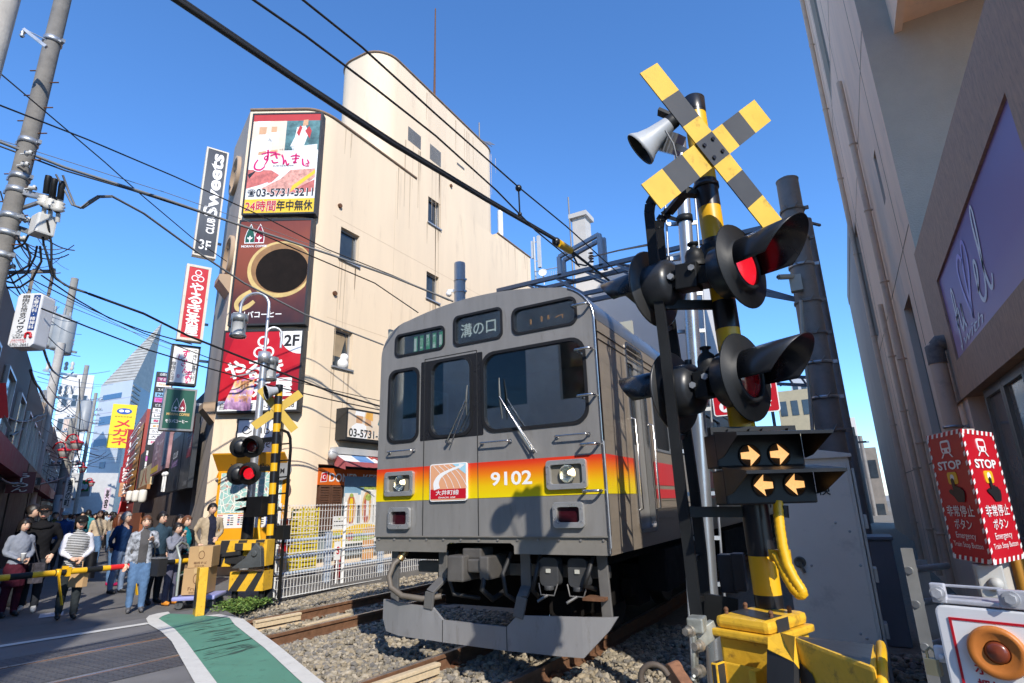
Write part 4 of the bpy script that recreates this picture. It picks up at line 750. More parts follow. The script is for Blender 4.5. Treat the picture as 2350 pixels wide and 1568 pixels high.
# its barrier machine
M2 = SY(556, 1300, 6.75); bm2 = thing('barrier_machine', 'yellow and black barrier machine across the tracks holding the lowered arm', 'barrier machine', (M2.x, 6.75, -.05))
f2 = Fr((M2.x, 6.75, 0), (.92, .38, 0)); q = lambda x, y, d=0.: SY(x, y, 6.75+d)
def striped(mb, fr, x0, y0, x1, y1, z0, z1, n, sl):
    mb.fbox(fr, x0, y0, z0, x1, y1, z1, 0)
    w = (x1-x0)/n
    for i in range(0, n, 2):
        a = x0+i*w; P = [(a, y0), (a+w, y0), (a+w+sl, y1), (a+sl, y1)]; P = [(min(max(x, x0), x1), y) for x, y in P]; mb.add([fr.p(x, y, z1+.003) for x, y in P], [(0, 1, 2, 3)], 1)
zz = lambda y: SY(556, y, 6.75).z
b = MB(); striped(b, f2, -.55, zz(1300), .42, zz(1240), -.25, 0, 6, .12); b.build('machine_case', [MY, MK], bm2, bevel=.0)
b = MB(); striped(b, f2, -.2, zz(1357), .42, zz(1312), -.28, .02, 4, .2); b.build('machine_base', [MY, MK], bm2)
b = MB(); striped(b, f2, -.1, zz(1262), .36, zz(1246), -.1, .12, 3, 0); b.build('machine_lid', [MY, MK], bm2)
b = MB(); b.prism([(-.12, zz(1303)), (.12, zz(1280)), (.30, zz(1245)), (.40, zz(1258)), (.44, zz(1300)), (.1, zz(1303))], f2, .05, .16); b.cyl(f2.p(.3, zz(1269), .15), f2.p(.3, zz(1269), .19), .05, n=14); b.build('pivot_casting', mat('cast_grey', (.10, .11, .115), .5, .4, var=.3, dirt=(.2, .13, .09)), bm2, bevel=.012)
b = MB(); b.beam(q(488, 1281, -.1), f2.p(.1, zz(1285), .1), .10, .13); b.beam(q(500, 1275, -.15), f2.p(.0, zz(1268), .12), .06, .07); b.build('arm_root', mat('arm_root_dark', (.04, .042, .045), .5, .3, var=.3), bm2, bevel=.01)
for x in (-.15, .34): b = MB(); b.cyl(f2.p(x, -.05, -.1), f2.p(x, zz(1355), -.1), .05, n=10); b.build('leg', BLACKM, bm2)
# arm: banded pole with a red piece, straps hanging from it
a0 = q(488, 1281, -.1); a1 = SZ(0, 1327, a0.z); ad = (a1-a0).normalized(); AL = (a1-a0).length
arm = thing('boom_barrier', 'lowered black and yellow barrier arm with one red band, waiting people behind it', 'barrier arm', tuple(a0))
def along(px): # picture column -> distance
    lo, hi = 0., AL+3
    for _ in range(40):
        m = (lo+hi)/2; v = CM.T@(np.array(a0+ad*m)-CAMLOC); xx = 1175+FPX*v[0]/-v[2]
        lo, hi = (m, hi) if xx > px else (lo, m)
    return lo
cols = [488, 462, 431, 400, 367, 337, 304, 292, 252, 234, 198, 155, 125, 73, 21, 0]; cm_ = [1, 0, 1, 0, 1, 0, 2, 2, 1, 0, 1, 0, 1, 0, 1]
D = [along(c) for c in cols]; D[-1] = AL+.02; b = MB()
for i in range(len(D)-1): b.cyl(a0+ad*D[i], a0+ad*D[i+1], .038+.004*(D[i]/AL), .038+.004*(D[i+1]/AL), 14, cm_[i])
d_ = AL; k = 0
while d_ < AL+2.2: b.cyl(a0+ad*(d_+.02), a0+ad*(d_+.33), .042, n=14, m=k % 2); d_ += .31; k += 1
b.build('arm_tube', [BLACKM, YEL, mat('arm_red', (.62, .02, .02), .35, var=.05)], arm)
for px in (305, 133):
    t = along(px); c = a0+ad*t; b = MB(); Q = [c+Vector((.05, 0, .03)), c+Vector((.05, 0, -.06)), c+Vector((.06, .03, -.2)), c+Vector((.07, .09, -.44))]; [b.beam(p, r, .05, .012, up=(0, 1, 0)) for p, r in zip(Q, Q[1:])]; b.lathe(c, ad, [(.046, -.03), (.05, -.03), (.05, .03), (.046, .03)], 14); b.build('hanging_strap', YEL, arm)
t = along(155); c = a0+ad*t; b = MB(); b.beam(c+Vector((0, 0, .055)), a0+ad*along(141)+Vector((0, 0, .06)), .03, .05); b.box(c, (.11, .05, .12)); b.build('arm_splice', YEL, arm)
# leaning yellow post in front of it
b = MB(); p0, p1 = SZ(455, 1412, 0), SY(466, 1302, SZ(455, 1412, 0).y); b.beam(p0, p1, .24, .12, 0, up=(.4, .9, 0)); b.add([p0+Vector((-.02, -.09, z)) for z in (.1, .5)]+[p0+Vector((.05, -.09, z)) for z in (.25, .12)], [(0, 1, 2, 3)], 1); tag(b.build('marker_post', [MY, MK], bevel=.008), 'worn flat yellow marker post with black chips beside the cardboard boxes', 'post')
# ------------------------------------------------------------------ right-hand side: building, cabinet, emergency button, poles
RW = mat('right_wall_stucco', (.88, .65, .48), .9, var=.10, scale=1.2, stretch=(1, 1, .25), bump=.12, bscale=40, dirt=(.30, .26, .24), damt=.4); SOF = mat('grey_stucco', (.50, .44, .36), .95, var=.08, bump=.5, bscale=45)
STONE = mat('brown_stone', (.46, .30, .20), .7, var=.25, scale=5, stretch=(1, 6, 1.4), bump=.15, bscale=30, dirt=(.07, .06, .055), damt=.7)
RX = 1.3; Yc = 8.6; Yn = 3.15; FB, FT = 2.53, 4.40; TOPZ = 21
rb = thing('corner_building', 'tall beige building on the right with a brown stone fascia and purple shop sign', 'building', (RX+4, 10, -.2))
fr_ = Fr((RX, 0, 0), (0, -1, 0)); wy = lambda y: -y
yfar = 18.3; b = MB(); holes = []
hw_ = [(1880, 40, 1905, 160), (2012, 300, 2018, 395), (2000, 620, 2062, 905), (1862, 20, 1870, 60)]
b.plate(rect(-yfar, -.2, -Yc, TOPZ), [rect(-10.9, 2.05, -10.0, 4.35), rect(-15.2, 11.4, -13.6, 16.2), rect(-10.35, 6.0, -10.05, 6.9), rect(-16.9, 5.2, -15.9, 8.2)], fr_, -.18, 0); b.build('side_wall', RW, rb)
b = MB(); [b.box2((RX+.10, y0, z0), (RX+.12, y1, z1)) for y0, z0, y1, z1 in ((10.0, 2.05, 10.9, 4.35), (13.6, 11.4, 15.2, 16.2), (10.05, 6.0, 10.35, 6.9), (15.9, 5.2, 16.9, 8.2))]; b.build('side_window', mat('wall_window_dark', (.03, .033, .035), .15, var=.2), rb)
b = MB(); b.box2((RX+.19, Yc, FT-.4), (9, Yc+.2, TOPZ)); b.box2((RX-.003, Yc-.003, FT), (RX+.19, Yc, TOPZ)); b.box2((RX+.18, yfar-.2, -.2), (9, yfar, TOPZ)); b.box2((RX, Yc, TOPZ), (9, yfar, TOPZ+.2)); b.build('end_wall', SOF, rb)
b = MB(); b.plate(rect(-Yc+.001, FB-.0, -Yn, FT), [[(-7.62, 2.82), (-4.18, 2.82), (-4.18, 3.86), (-7.62, 3.75)]], fr_, -.16, .03); b.box2((RX-.03, Yn, FT), (9, Yc, FT+.06)); b.box2((RX-.03, Yn, FB-.1), (RX+.5, Yc, FB)); b.build('stone_fascia', STONE, rb)
b = MB(); b.box2((RX+.2, Yn, -.2), (9, Yn+.2, FT)); b.box2((RX+.6, Yn+.2, -.2), (RX+.7, Yc, FB)); b.box2((RX-.0, 7.75, -.2), (RX+.3, Yc, FB)); b.build('shop_wall', RW, rb)
for z0, z1 in ((.5, 2.4),):
    for y in (3.55, 4.3, 5.05, 5.8, 6.55): b = MB(); b.ring(rect(-y-.74, -.1, -y, z1+.02), rect(-y-.68, 0, -y-.06, z1-.06), fr_, -.12, -.06); o = b.build('shop_window', mat('window_aluminium', (.30, .30, .28), .4, .7, var=.1), rb); b = MB(); b.fbox(fr_, -y-.7, -.05, -.10, -y-.04, z1-.03, -.09); b.build('glass_pane', mat('shop_glass', (.16, .16, .15), .12, var=.3, scale=1.5, spec=.8), o)
for y0, h in ((7.3, .08),): b = MB(); b.box2((RX-.02, Yn, .95), (RX+.04, 7.7, 1.03)); b.build('window_rail', mat('rail_brown', (.16, .12, .10), .5, var=.1), rb)
# purple sign
SGN = ramp_mat('purple_sign', ((0, (.52, .34, .46)), (.35, (.34, .20, .40)), (1, (.20, .125, .34))), 2, .0, 1.0, .42, coords='Generated'); fs_ = Fr((RX+.005, 7.62, 2.82), (0, -1, 0)); Ls = 3.44
b = MB(); b.prism([(0, 0), (Ls, 0), (Ls, 1.04), (0, .93)], fs_, -.02, .012); sg = b.build('shop_sign', SGN, rb); b = MB(); f = fs_.at(0, 0, .013)
for P in ([(.30, .10, .6), (.33, .06, .8), (.38, .14, .9), (.42, .40, 1), (.45, .62, .8), (.50, .66, .7), (.53, .56, .8), (.47, .36, 1), (.36, .27, .8)], [(.36, .36, .7), (.50, .38, .8)], [(.58, .44, .8), (.56, .28, 1), (.60, .20, .9), (.68, .28, .9), (.73, .44, .8)], [(.73, .44, .9), (.72, .26, 1), (.78, .19, .7)], [(1.50, .30, .7), (1.62, .42, .9), (1.66, .52, .9), (1.60, .56, .7), (1.54, .42, 1), (1.55, .26, 1), (1.65, .2, .8), (1.78, .28, .8), (1.9, .55, .9), (1.98, .86, .8), (1.94, .93, .6), (1.87, .78, .9), (1.86, .42, 1.1), (1.9, .24, 1), (1.98, .22, .7), (2.05, .3, .6)]): b.stroke(P, f, .052, 0)
b.text('with', f, .50, -.0+.06, .95, .11, 0, 0, .004, .3)
b.stroke([(1.10, .18, .6), (1.18, .36, 1.2), (1.40, .60, 1.2), (1.44, .78, .9), (1.36, .84, .8), (1.24, .70, 1), (1.14, .44, 1.1), (1.10, .18, .6)], f, .05, 1); b.stroke([(1.24, .70, 1), (1.12, .80, .9), (.98, .72, .9), (.97, .52, 1), (1.04, .32, 1.1), (1.10, .18, .6)], f, .05, 1); b.build('sign_lettering', [mat('sign_pale', (.93, .9, .9), .5, var=0), mat('sign_heart', (.45, .22, .60), .3, var=0)], sg)
b = MB(); [b.fbox(fr_, -y-.012, -.1, 0, -y+.012, TOPZ, .003) for y in (9.6, 12.8, 15.4)]; [b.fbox(fr_, -yfar+.1, z, 0, -Yc-.05, z+.02, .004) for z in (1.9, 4.9, 8.1, 11.3)]; b.build('wall_joint', mat('joint_brown', (.30, .22, .16), .9, var=.2), rb)  # dark brown lines for the panel joints of the wall
b = MB(); p_ = SY(2066, 56, Yc); b.box2((p_.x, Yn, p_.z), (9, Yc-.002, TOPZ)); b.box2((p_.x-.1, Yn, p_.z-.12), (p_.x, Yc-.002, TOPZ)); b.build('upper_bay', RW, rb)
# drain pipes
PIPE = mat('drain_pipe', (.66, .48, .34), .55, var=.08, dirt=(.2, .17, .15))
def dpipe(y, z0, z1, r, lab, n=8, m=PIPE):
    x = RX-r-.03; b = MB(); b.cyl((x, y, z0), (x, y, z1), r, n=14); t = b.build('drain_pipe', m, label=lab); tag(t, None, 'pipe')
    for k in range(n): z = z0+.8+k*(z1-z0-.8)/n; b = MB(); b.lathe((x, y, z), (0, 0, 1), [(r, -.018), (r+.010, -.018), (r+.010, .018), (r, .018)], 14); b.beam((x, y, z), (RX+.05, y, z), .02, .03); b.build('pipe_clip', m, t)
dpipe(16.3, 0, 20.8, .06, 'long beige drain pipe running up the far part of the right wall', 9); dpipe(11.9, 0, 9.6, .055, 'beige drain pipe up the wall between the narrow windows', 6); dpipe(13.4, 0, 5.2, .05, 'short thin drain pipe low on the right wall', 4)
px = RX-.14; b = MB(); e_ = [(RX+.1, 8.02, 3.12), (px+.05, 8.02, 3.12), (px, 8.02, 3.08), (px, 8.02, 3.0), (px, 8.02, -.1)]; b.tube(e_, .085, 16); o = b.build('drain_pipe', PIPE, label='thick beige drain pipe with a taped elbow under the purple sign'); tag(o, None, 'pipe')
b = MB(); b.tube([(RX+.03, 8.02, 3.12), (px+.05, 8.02, 3.12), (px, 8.02, 3.07), (px, 8.02, 2.88)], .094, 16); b.build('taped_elbow', mat('grey_tape', (.17, .15, .13), .8, var=.4, scale=20), o)
for z in (2.15, 1.0): b = MB(); b.lathe((px, 8.02, z), (0, 0, 1), [(.086, -.012), (.097, -.012), (.097, .012), (.086, .012)], 16); b.beam((px+.1, 8.02, z), (RX+.02, 8.02, z), .02, .03); b.build('pipe_clip', STEEL, o)
# further building edge beyond
o = MB().box2((1.75, 18.6, -.2), (9, 34, 11.5)).box2((1.73, 18.6, 11.3), (9, 34.2, 11.8)).build('far_block', mat('far_beige_wall', (.36, .30, .25), .9, var=.12, scale=.6)); tag(o, 'beige building standing further along the track behind the tall right wall', 'building')
# building across the road behind the camera (its shade lies on the road and it mirrors in the train windows)
bk = thing('plaza_building', 'lilac tiled shop building across the road behind the viewer', 'building', (-9, -10, 0)); b = MB(); fb = Fr((2.6, -6, 0), (-1, 0, 0)); b.plate(rect(0, 0, 22, 11.6), [rect(1+3.4*i, 1+3.6*j, 3.2+3.4*i, 3+3.6*j) for i in range(6) for j in range(3)], fb, -.3, 0); b.box2((2.3, -14, 0), (2.6, -6.3, 11.6)); b.box2((-19.4, -14, 11.6), (2.6, -6, 11.8)); b.build('wall', mat('lilac_tiles', (.62, .56, .50), .6, var=.25, scale=.8), bk)
b = MB(); b.fbox(fb, .2, .2, -.25, 21.8, 11.4, -.2); b.build('glass_pane', GLD, bk)

# --- grey equipment cabinet
cab = thing('equipment_cabinet', 'plain grey steel equipment cabinet with black characters behind the yellow conduit', 'cabinet', (-.2, 6.6, -.16))
CG = mat('cabinet_grey', (.74, .66, .58), .55, var=.06, scale=1.2, dirt=(.11, .11, .11), damt=.35); Yb = 6.2; cx0, cx1 = SY(1800, 1250, Yb).x, SY(1984, 1250, Yb).x; cz1 = SY(1900, 1052, Yb).z
fc = Fr((cx0, Yb, 0), (1, 0, 0)); cw = cx1-cx0; b = MB(); b.fbox(fc, 0, -.15, -.75, cw, cz1, 0); b.build('cabinet_body', CG, cab, bevel=.01)
b = MB(); b.fbox(fc, .03, -.05, 0, cw-.03, cz1-.05, .012); dr = b.build('cabinet_door', CG, cab, bevel=.004)
b = MB(); b.prism([(-.03, cz1), (cw+.03, cz1), (cw+.03, cz1+.03), (cw*.5, cz1+.10), (-.03, cz1+.03)], fc, -.78, .03); b.build('cabinet_roof', CG, cab, bevel=.006); b = MB(); b.tube(arc_pts((cx0+cw*.62, Yb, cz1+.14), .035, 0, 360, 14, (1, 0, 0), (0, 0, 1)), .008, 6); b.build('lifting_ring', STEEL, cab)
for x, y in ((1862, 1298), (1975, 1298), (1917, 1200), (1990, 1466), (1950, 1220), (1975, 1455)):
    p = SY(x, y, Yb-.012); b = MB(); b.ball(p, .012, 8, sq=(1, .6, 1)); b.build('door_bolt', STEEL, dr)
p = SY(1836, 1290, Yb-.015); b = MB(); b.lathe(p, (0, -1, 0), [(.05, 0), (.05, .008), (.035, .01), (.03, .004), (0, .004)], 20, 0); b.beam(p+Vector((0, -.02, 0)), p+Vector((.03, -.02, -.09)), .018, .02); b.build('door_handle', mat('handle_dark', (.12, .12, .11), .4, .6, var=.2), dr)
b = MB(); b.text('列車検', fc, SY(1820, 1140, Yb).x-cx0, SY(1868, 1137, Yb).z, .32, .105, 0, .02, .016); b.build('cabinet_letters', INK, dr)
b = MB(); b.fbox(fc, cw+.005, -.1, -.3, cw+.03, cz1-.1, -.02); [b.fbox(fc, cw+.03, z, -.2, cw+.06, z+.12, -.04) for z in (.25, .7, 1.15)]; b.build('hinge_side', STEEL, cab, bevel=.004)
b = MB(); p_, q_ = SY(1992, 1240, 8), SY(2046, 1240, 8); b.box2((p_.x, 8, -.16), (q_.x, 8.5, p_.z)); b.box2((p_.x-.02, 7.98, p_.z), (q_.x+.02, 8.52, p_.z+.04)); tag(b.build('meter_cabinet', mat('blue_grey_cabinet', (.13, .15, .18), .5, var=.1), bevel=.012), 'lower blue grey cabinet standing in shade by the right wall', 'cabinet')
# --- emergency stop column
top = SY(2205.6, 983.7, 3.3); bot = SY(2277.8, 1297.5, 3.3); lt = SZ(2125.6, 1001.4, top.z); rt = SZ(2276.7, 993, top.z); cxy = Vector((.5, 3.3, 0)); zt, zb = top.z, bot.z
U1 = Vector((cxy.x-lt.x, cxy.y-lt.y, 0)); w1 = U1.length; U2 = Vector((rt.x-cxy.x, rt.y-cxy.y, 0)); w2 = U2.length
es = thing('emergency_sign', 'red and white emergency train stop sign column on the right', 'sign', (.52, 3.5, zb))
FA = [Fr((cxy.x-U1.x, cxy.y-U1.y, zb), U1), Fr((cxy.x, cxy.y, zb), U2)]; hh = zt-zb
b = MB(); P3 = [Vector((cxy.x-U1.x, cxy.y-U1.y, 0)), cxy, Vector((cxy.x+U2.x, cxy.y+U2.y, 0))]; k = Vector((.52, 3.9, 0)); P3.append(k); b.add([p+Vector((0, 0, z)) for z in (zb, zt) for p in P3], [(3, 2, 1, 0), (4, 5, 6, 7)]+[(i, (i+1) % 4, (i+1) % 4+4, i+4) for i in range(4)]); ec = b.build('sign_column', RED, es)
HAND = INK
for f, w in zip(FA, (w1, w2)):
    b = MB(); bw = w*.055
    nst = 14
    for i in range(nst):
        y = hh*i/nst; b.add([f.p(x, yy, .002) for x, yy in ((0, y), (bw, y+hh*.018), (bw, y+hh*.05), (0, y+hh*.034))], [(0, 1, 2, 3)], 0); b.add([f.p(x, yy, .002) for x, yy in ((w-bw, y), (w, y+hh*.018), (w, y+hh*.05), (w-bw, y+hh*.034))], [(0, 1, 2, 3)], 0)
    for i in range(7):
        x = w*(i+.1)/7; [b.add([f.p(xx, yy, .0025) for xx, yy in ((x, y0), (x+w*.06, y0), (x+w*.09, y0+hh*.035), (x+w*.03, y0+hh*.035))], [(0, 1, 2, 3)], 0) for y0 in (0, hh*.965)]
    # train pictogram
    tx = w*.5; b.prism(rrect(w*.26, hh*.105, w*.05, 4, tx-w*.13, hh*.83), f, 0, .003, 0); b.prism(rrect(w*.19, hh*.042, w*.02, 3, tx-w*.095, hh*.875), f, .003, .004, 1); [b.prism(circ(w*.022, 10, tx+s*w*.07, hh*.852), f, .003, .004, 1) for s in (-1, 1)]; [b.add([f.p(tx+s*x, y, .003) for x, y in ((w*.06, hh*.828), (w*.10, hh*.828), (w*.17, hh*.795), (w*.13, hh*.795))], [(0, 1, 2, 3) if s > 0 else (3, 2, 1, 0)], 0) for s in (-1, 1)]
    b.text('STOP', f, w*.17, hh*.70, w*.66, hh*.07, 0, .03, .003)
    b.prism(rrect(w*.26, hh*.095, w*.04, 3, tx-w*.13, hh*.585), f, 0, .003, 3); b.prism(circ(w*.05, 14, tx, hh*.635), f, .003, .004, 0)
    hp = [(-.05, .62), (-.0, .635), (.035, .62), (.04, .565), (.09, .57), (.12, .555), (.165, .56), (.20, .54), (.24, .53), (.235, .49), (.19, .445), (.02, .445), (-.06, .49), (-.15, .515), (-.17, .535), (-.10, .548), (-.035, .535)]
    b.prism([(tx+x*w*1.0, hh*(y-.0)) for x, y in hp][::-1], f, .004, .005, 2)
    b.text('非常停止', f, w*.14, hh*.335, w*.72, hh*.085, 0, .012, .003); b.text('ボタン', f, w*.27, hh*.24, w*.46, hh*.075, 0, .012, .003); b.text('Emergency', f, w*.24, hh*.155, w*.52, hh*.06, 0, 0, .003); b.text('Train Stop Button', f, w*.12, hh*.09, w*.76, hh*.052, 0, 0, .003)
    b.build('sign_face', [LWHITE, RED, INK, mat('button_yellow', (.75, .45, .02), .4, var=0)], ec)
b = MB(); b.cyl((.56, 3.62, -.1), (.56, 3.62, zt+.02), .045, n=16); b.build('sign_post', mat('post_beige', (.45, .42, .37), .5, var=.1), es)
b = MB(); b.box((.50, 3.46, zb-.08), (.10, .08, .14)); b.ball((.51, 3.41, zb-.09), .03, 10); b.build('junction_box', mat('junction_grey', (.42, .42, .40), .5, var=.1), es, bevel=.008)
b = MB(); b.cyl((.69, 3.9, -.1), (.69, 3.9, 1.2), .03, n=10); tag(b.build('conduit', mat('conduit_orange', (.5, .24, .03), .5, var=.1)), 'thin orange conduit rising behind the emergency sign', 'conduit')
# --- white button box, padlock
bx = SD(2141, 1386, 1.6); bx2 = SZ(2350, 1404.6, bx.z); Ub = bx2-bx; fb_ = Fr(bx, Ub); wb = .30
eb = thing('button_box', 'white emergency push button box with an orange ring button in the bottom corner', 'push button', (bx.x+.15, bx.y, -.16)); f = Fr(bx, Ub, (0.0, 0, 1)); f = Fr(bx, Ub)
BW = mat('box_white', (.72, .73, .75), .35, var=.05, scale=8, dirt=(.35, .34, .32), damt=.35)
b = MB(); b.prism(rrect(wb, .55, .022, 4, 0, -.55), f, -.16, 0); b.build('box_case', BW, eb, bevel=.006)
b = MB(); b.ring(rect(.030, -.5, wb-.03, -.030), rect(.036, -.49, wb-.036, -.036), f, 0, .003, 0); b.fbox(f, .036, -.49, 0, wb-.036, -.036, .0015, 1); b.text('ボタンを強く', f, .065, -.165, wb-.11, .030, 0, .02, .003); b.text('押してください', f, .065, -.205, wb-.11, .030, 0, .02, .003); b.build('box_plate', [RED, LWHITE], eb)
bc = SP(2291, 1496, f.O, f.N); ORG = mat('button_orange', (.52, .17, .03), .45, var=.15, scale=20, dirt=(.2, .06, .02)); b = MB(); b.lathe(bc, f.N, [(.060, 0), (.064, .012), (.058, .024), (.046, .018), (.03, .014), (.028, .014), (.028, .004), (0, .004)], 40); o = b.build('button_ring', ORG, eb)
b = MB(); b.lathe(bc, f.N, [(.026, .004), (.026, .016), (.018, .022), (0, .025)], 28); b.build('button', mat('button_dark_red', (.17, .035, .014), .3, var=.15, coat=.4), o)
b = MB(); b.fbox(f, .005, .004, -.09, wb, .016, -.0); b.fbox(f, .0, .004, -.02, .035, .055, .002); b.fbox(f, .15, .004, -.02, .22, .05, .002); b.fbox(f, .03, .045, -.03, .16, .052, -.02); b.build('box_bracket', mat('painted_bracket', (.55, .56, .60), .35, .3, var=.25, scale=14, dirt=(.2, .19, .18)), eb, bevel=.004)
for x in (.018, .178): b = MB(); c = f.p(x, .03, .002); b.cyl(c, c+f.N*.006, .019, n=20); b.cyl(c+f.N*.006, c+f.N*.018, .013, n=6); b.build('bolt', mat('bolt_white', (.6, .61, .63), .3, .5, var=.2, scale=40), eb)
b = MB(); c = f.p(-.005, -.135, -.02); b.fbox(f, -.028, -.155, -.05, .02, -.115, -.02); b.cyl(f.p(-.01, -.138, -.02), f.p(-.01, -.138, -.01), .007, n=8); b.build('hasp', BW, eb, bevel=.004)
f5 = f.at(-.055, -.19, -.025); b = MB(); b.fbox(f5, 0, 0, -.012, .036, .042, .012); b.tube([f5.p(.008, .04), f5.p(.008, .06), f5.p(.018, .07), f5.p(.028, .06), f5.p(.028, .04)], .0038, 8); tag(b.build('padlock', mat('padlock_metal', (.30, .29, .20), .4, .6, var=.2), bevel=.003), 'small dull brass padlock hanging on the white button box', 'padlock')
# steel guard with rungs behind, mesh steps
gd = thing('steel_guard', 'short galvanised guard posts with bars behind the white button box', 'guard rail', (.75, 4.4, -.16)); b = MB(); Yg = 4.2
for (x0, y0, x1, y1) in ((2075, 1258, 2125, 1450), (2112, 1285, 2150, 1450)): p, q = SY(x0, y0, Yg), SY(x1, y1, Yg); p.x = q.x = (p.x+q.x)/2; q.z = -.16; b.beam(p, q, .06, .02, up=(0, 1, 0)); Yg += .35
b.build('guard_post', mat('guard_steel', (.22, .23, .24), .5, .6, var=.2), gd)
for z in (.62, .84, 1.02): b = MB(); c = SY(2098, 1330, 4.2); b.cyl((c.x-.02, 4.18, z), (c.x+.22, 4.7, z-.02), .02, n=10); b.build('guard_bar', STEEL, gd)
b = MB(); b.box2((.32, 5.2, -.16), (.62, 5.7, .32)); b.box2((.34, 5.7, -.16), (.60, 6.2, .45)); b.box2((.36, 4.8, -.16), (.62, 5.2, .18)); tag(b.build('mesh_step', mat('step_grey', (.22, .215, .2), .7, .3, var=.4, scale=60)), 'grey steps beside the cabinet at the bottom right', 'steps')

# --- tall grey pole with bands, overhead gantry, camera
ct, cb2 = SD(1806, 412, 10), SD(1913, 1040, 10); C0 = Vector((ct.x, 11.2, 0)); r_ = .175
cp = thing('catenary_pole', 'tall dark grey steel pole with banded collars and loops to the right of the signal', 'pole', (SY(1860, 760, 11.2).x, 11.2, -.2)); xa, xb = SY(1806, 415, 11.2), SY(1913, 1040, 11.2)
GP = mat('dark_pole_steel', (.24, .22, .20), .6, .15, var=.18, scale=3, dirt=(.06, .06, .06)); b = MB(); tp = xa; bt = xa.lerp(xb, 1+(xb.z+.2)/(xa.z-xb.z)); b.cyl(bt, tp, .235, .195, 28); b.lathe(tp, (0, 0, 1), [(.2, -.03), (.205, 0), (.12, .05), (0, .06)], 24); b.build('pole', GP, cp)
for k, y in enumerate((490, 560, 620, 700, 770, 830, 900, 965)):
    t = (y-415)/625; p = tp.lerp(bt, t*.73); r = .205+.03*t; b = MB(); b.lathe(p, (0, 0, 1), [(r, -.025), (r+.012, -.025), (r+.012, .025), (r, .025)], 24); b.box(p+Vector((r+.04, -.02, 0)), (.07, .05, .06)); o = b.build('pole_band', STEEL if k in (2, 5, 6) else GP, cp)
    b = MB(); q = p+Vector((0, -r-.01, .03)); b.tube([q+Vector((-.12, .02, .05)), q+Vector((-.05, -.02, -.06)), q+Vector((.05, -.02, -.06)), q+Vector((.12, .02, .05))], .012, 6); b.build('step_loop', GP, cp)
b = MB(); cq = SY(1815, 650, 10.9); b.box(cq+Vector((.08, 0, -.03)), (.2, .15, .3)); b.cyl(cq+Vector((.05, -.05, .1)), cq+Vector((-.17, -.25, .07)), .05, n=12); b.cyl(cq+Vector((-.17, -.25, .07)), cq+Vector((-.185, -.27, .068)), .035, n=12, m=1); tag(b.build('security_camera', [mat('camera_cream', (.45, .43, .36), .5, var=.1), BLACKM], bevel=.006), 'small security camera on a box clamped to the tall grey pole', 'camera')
b = MB(); b.tube([SY(1838, 690, 10.9), SY(1845, 800, 10.9), SY(1858, 900, 10.95), SY(1868, 1030, 10.95)], .03, 8); b.build('pole_conduit', mat('conduit_cream', (.38, .36, .30), .5, var=.1), cp)
# truss gantry over the tracks
TR = mat('truss_steel', (.16, .18, .21), .5, .5, var=.15); tz = thing('overhead_gantry', 'grey lattice steel gantry spanning the tracks above the train', 'gantry', (-4, 20, 0)); Yt = 16.0
g = lambda x, y, d=0.: SY(x, y, Yt+d); b = MB(); A, B = g(1330, 640), g(1500, 598); Dd = (B-A)/(B.x-A.x); 
def tb(p, q, w=.10): b.beam(p, q, w, w)
zt_, zb_ = A.z+.25, A.z-.55
for d in (0, .7):
    tb((-9.5, Yt+d, zt_), (.2, Yt+d, zt_), .13); tb((-9.5, Yt+d, zb_), (.2, Yt+d, zb_), .13)
    for k in range(9): x = -9.4+1.05*k; tb((x, Yt+d, zt_), (x+1.05, Yt+d, zb_), .07)
for k in range(10): x = -9.4+1.05*k; tb((x, Yt, zt_), (x+.5, Yt+.7, zt_), .06)
b.build('truss', TR, tz)
for x in (-9.5, .2): b = MB(); b.cyl((x, Yt+.35, -.2), (x, Yt+.35, zt_+.1), .17, n=16); b.build('gantry_leg', TR, tz)
b = MB(); p1, p2, p3 = g(1283, 590), g(1375, 538), g(1388, 660)
for d in (0, .35): b.beam((p1.x, Yt+d, zt_), (p1.x, Yt+d, p1.z), .13); b.beam((p2.x, Yt+d, zt_), (p2.x+.05*d, Yt+d, p2.z), .13)
b.beam((p1.x, Yt, p1.z), (p2.x, Yt, p2.z), .12); b.beam((p1.x, Yt+.35, p1.z), (p2.x, Yt+.35, p2.z), .12); b.build('gantry_frame', mat('frame_pale_steel', (.32, .36, .40), .5, .4, var=.1), tz)
b = MB(); [b.lathe(g(1288+7*0, 590+0)+Vector((1.05, 0, -.15-.1*k)), (0, 0, 1), [(.03, 0), (.09, .02), (.03, .05)], 12) for k in range(4)]; b.build('insulator', mat('insulator_brown', (.10, .045, .03), .3, var=.1), tz)
b = MB(); b.beam(g(1738, 672, -4.8), g(1850, 692, -4.8), .05, .08); b.beam(g(1738, 660, -4.8), g(1850, 692, -4.8), .04, .05); tag(b.build('pole_bracket', TR), 'grey bracket arm reaching from the tall grey pole behind the upper signal lamp', 'bracket')
b = MB(); Yq = 13.0
for y in (862, 880): b.beam(SY(1760, y, Yq), SY(1885, y-2+8, Yq), .06)
for x in (1775, 1805, 1835, 1860): b.beam(SY(x, 862, Yq), SY(x+18, 886, Yq), .04)
b.beam(SY(1760, 862, Yq), (SY(1760, 862, Yq).x, Yq, -.2), .06); tag(b.build('cable_rack', TR), 'low lattice bracket left of the foot of the tall grey pole', 'bracket')
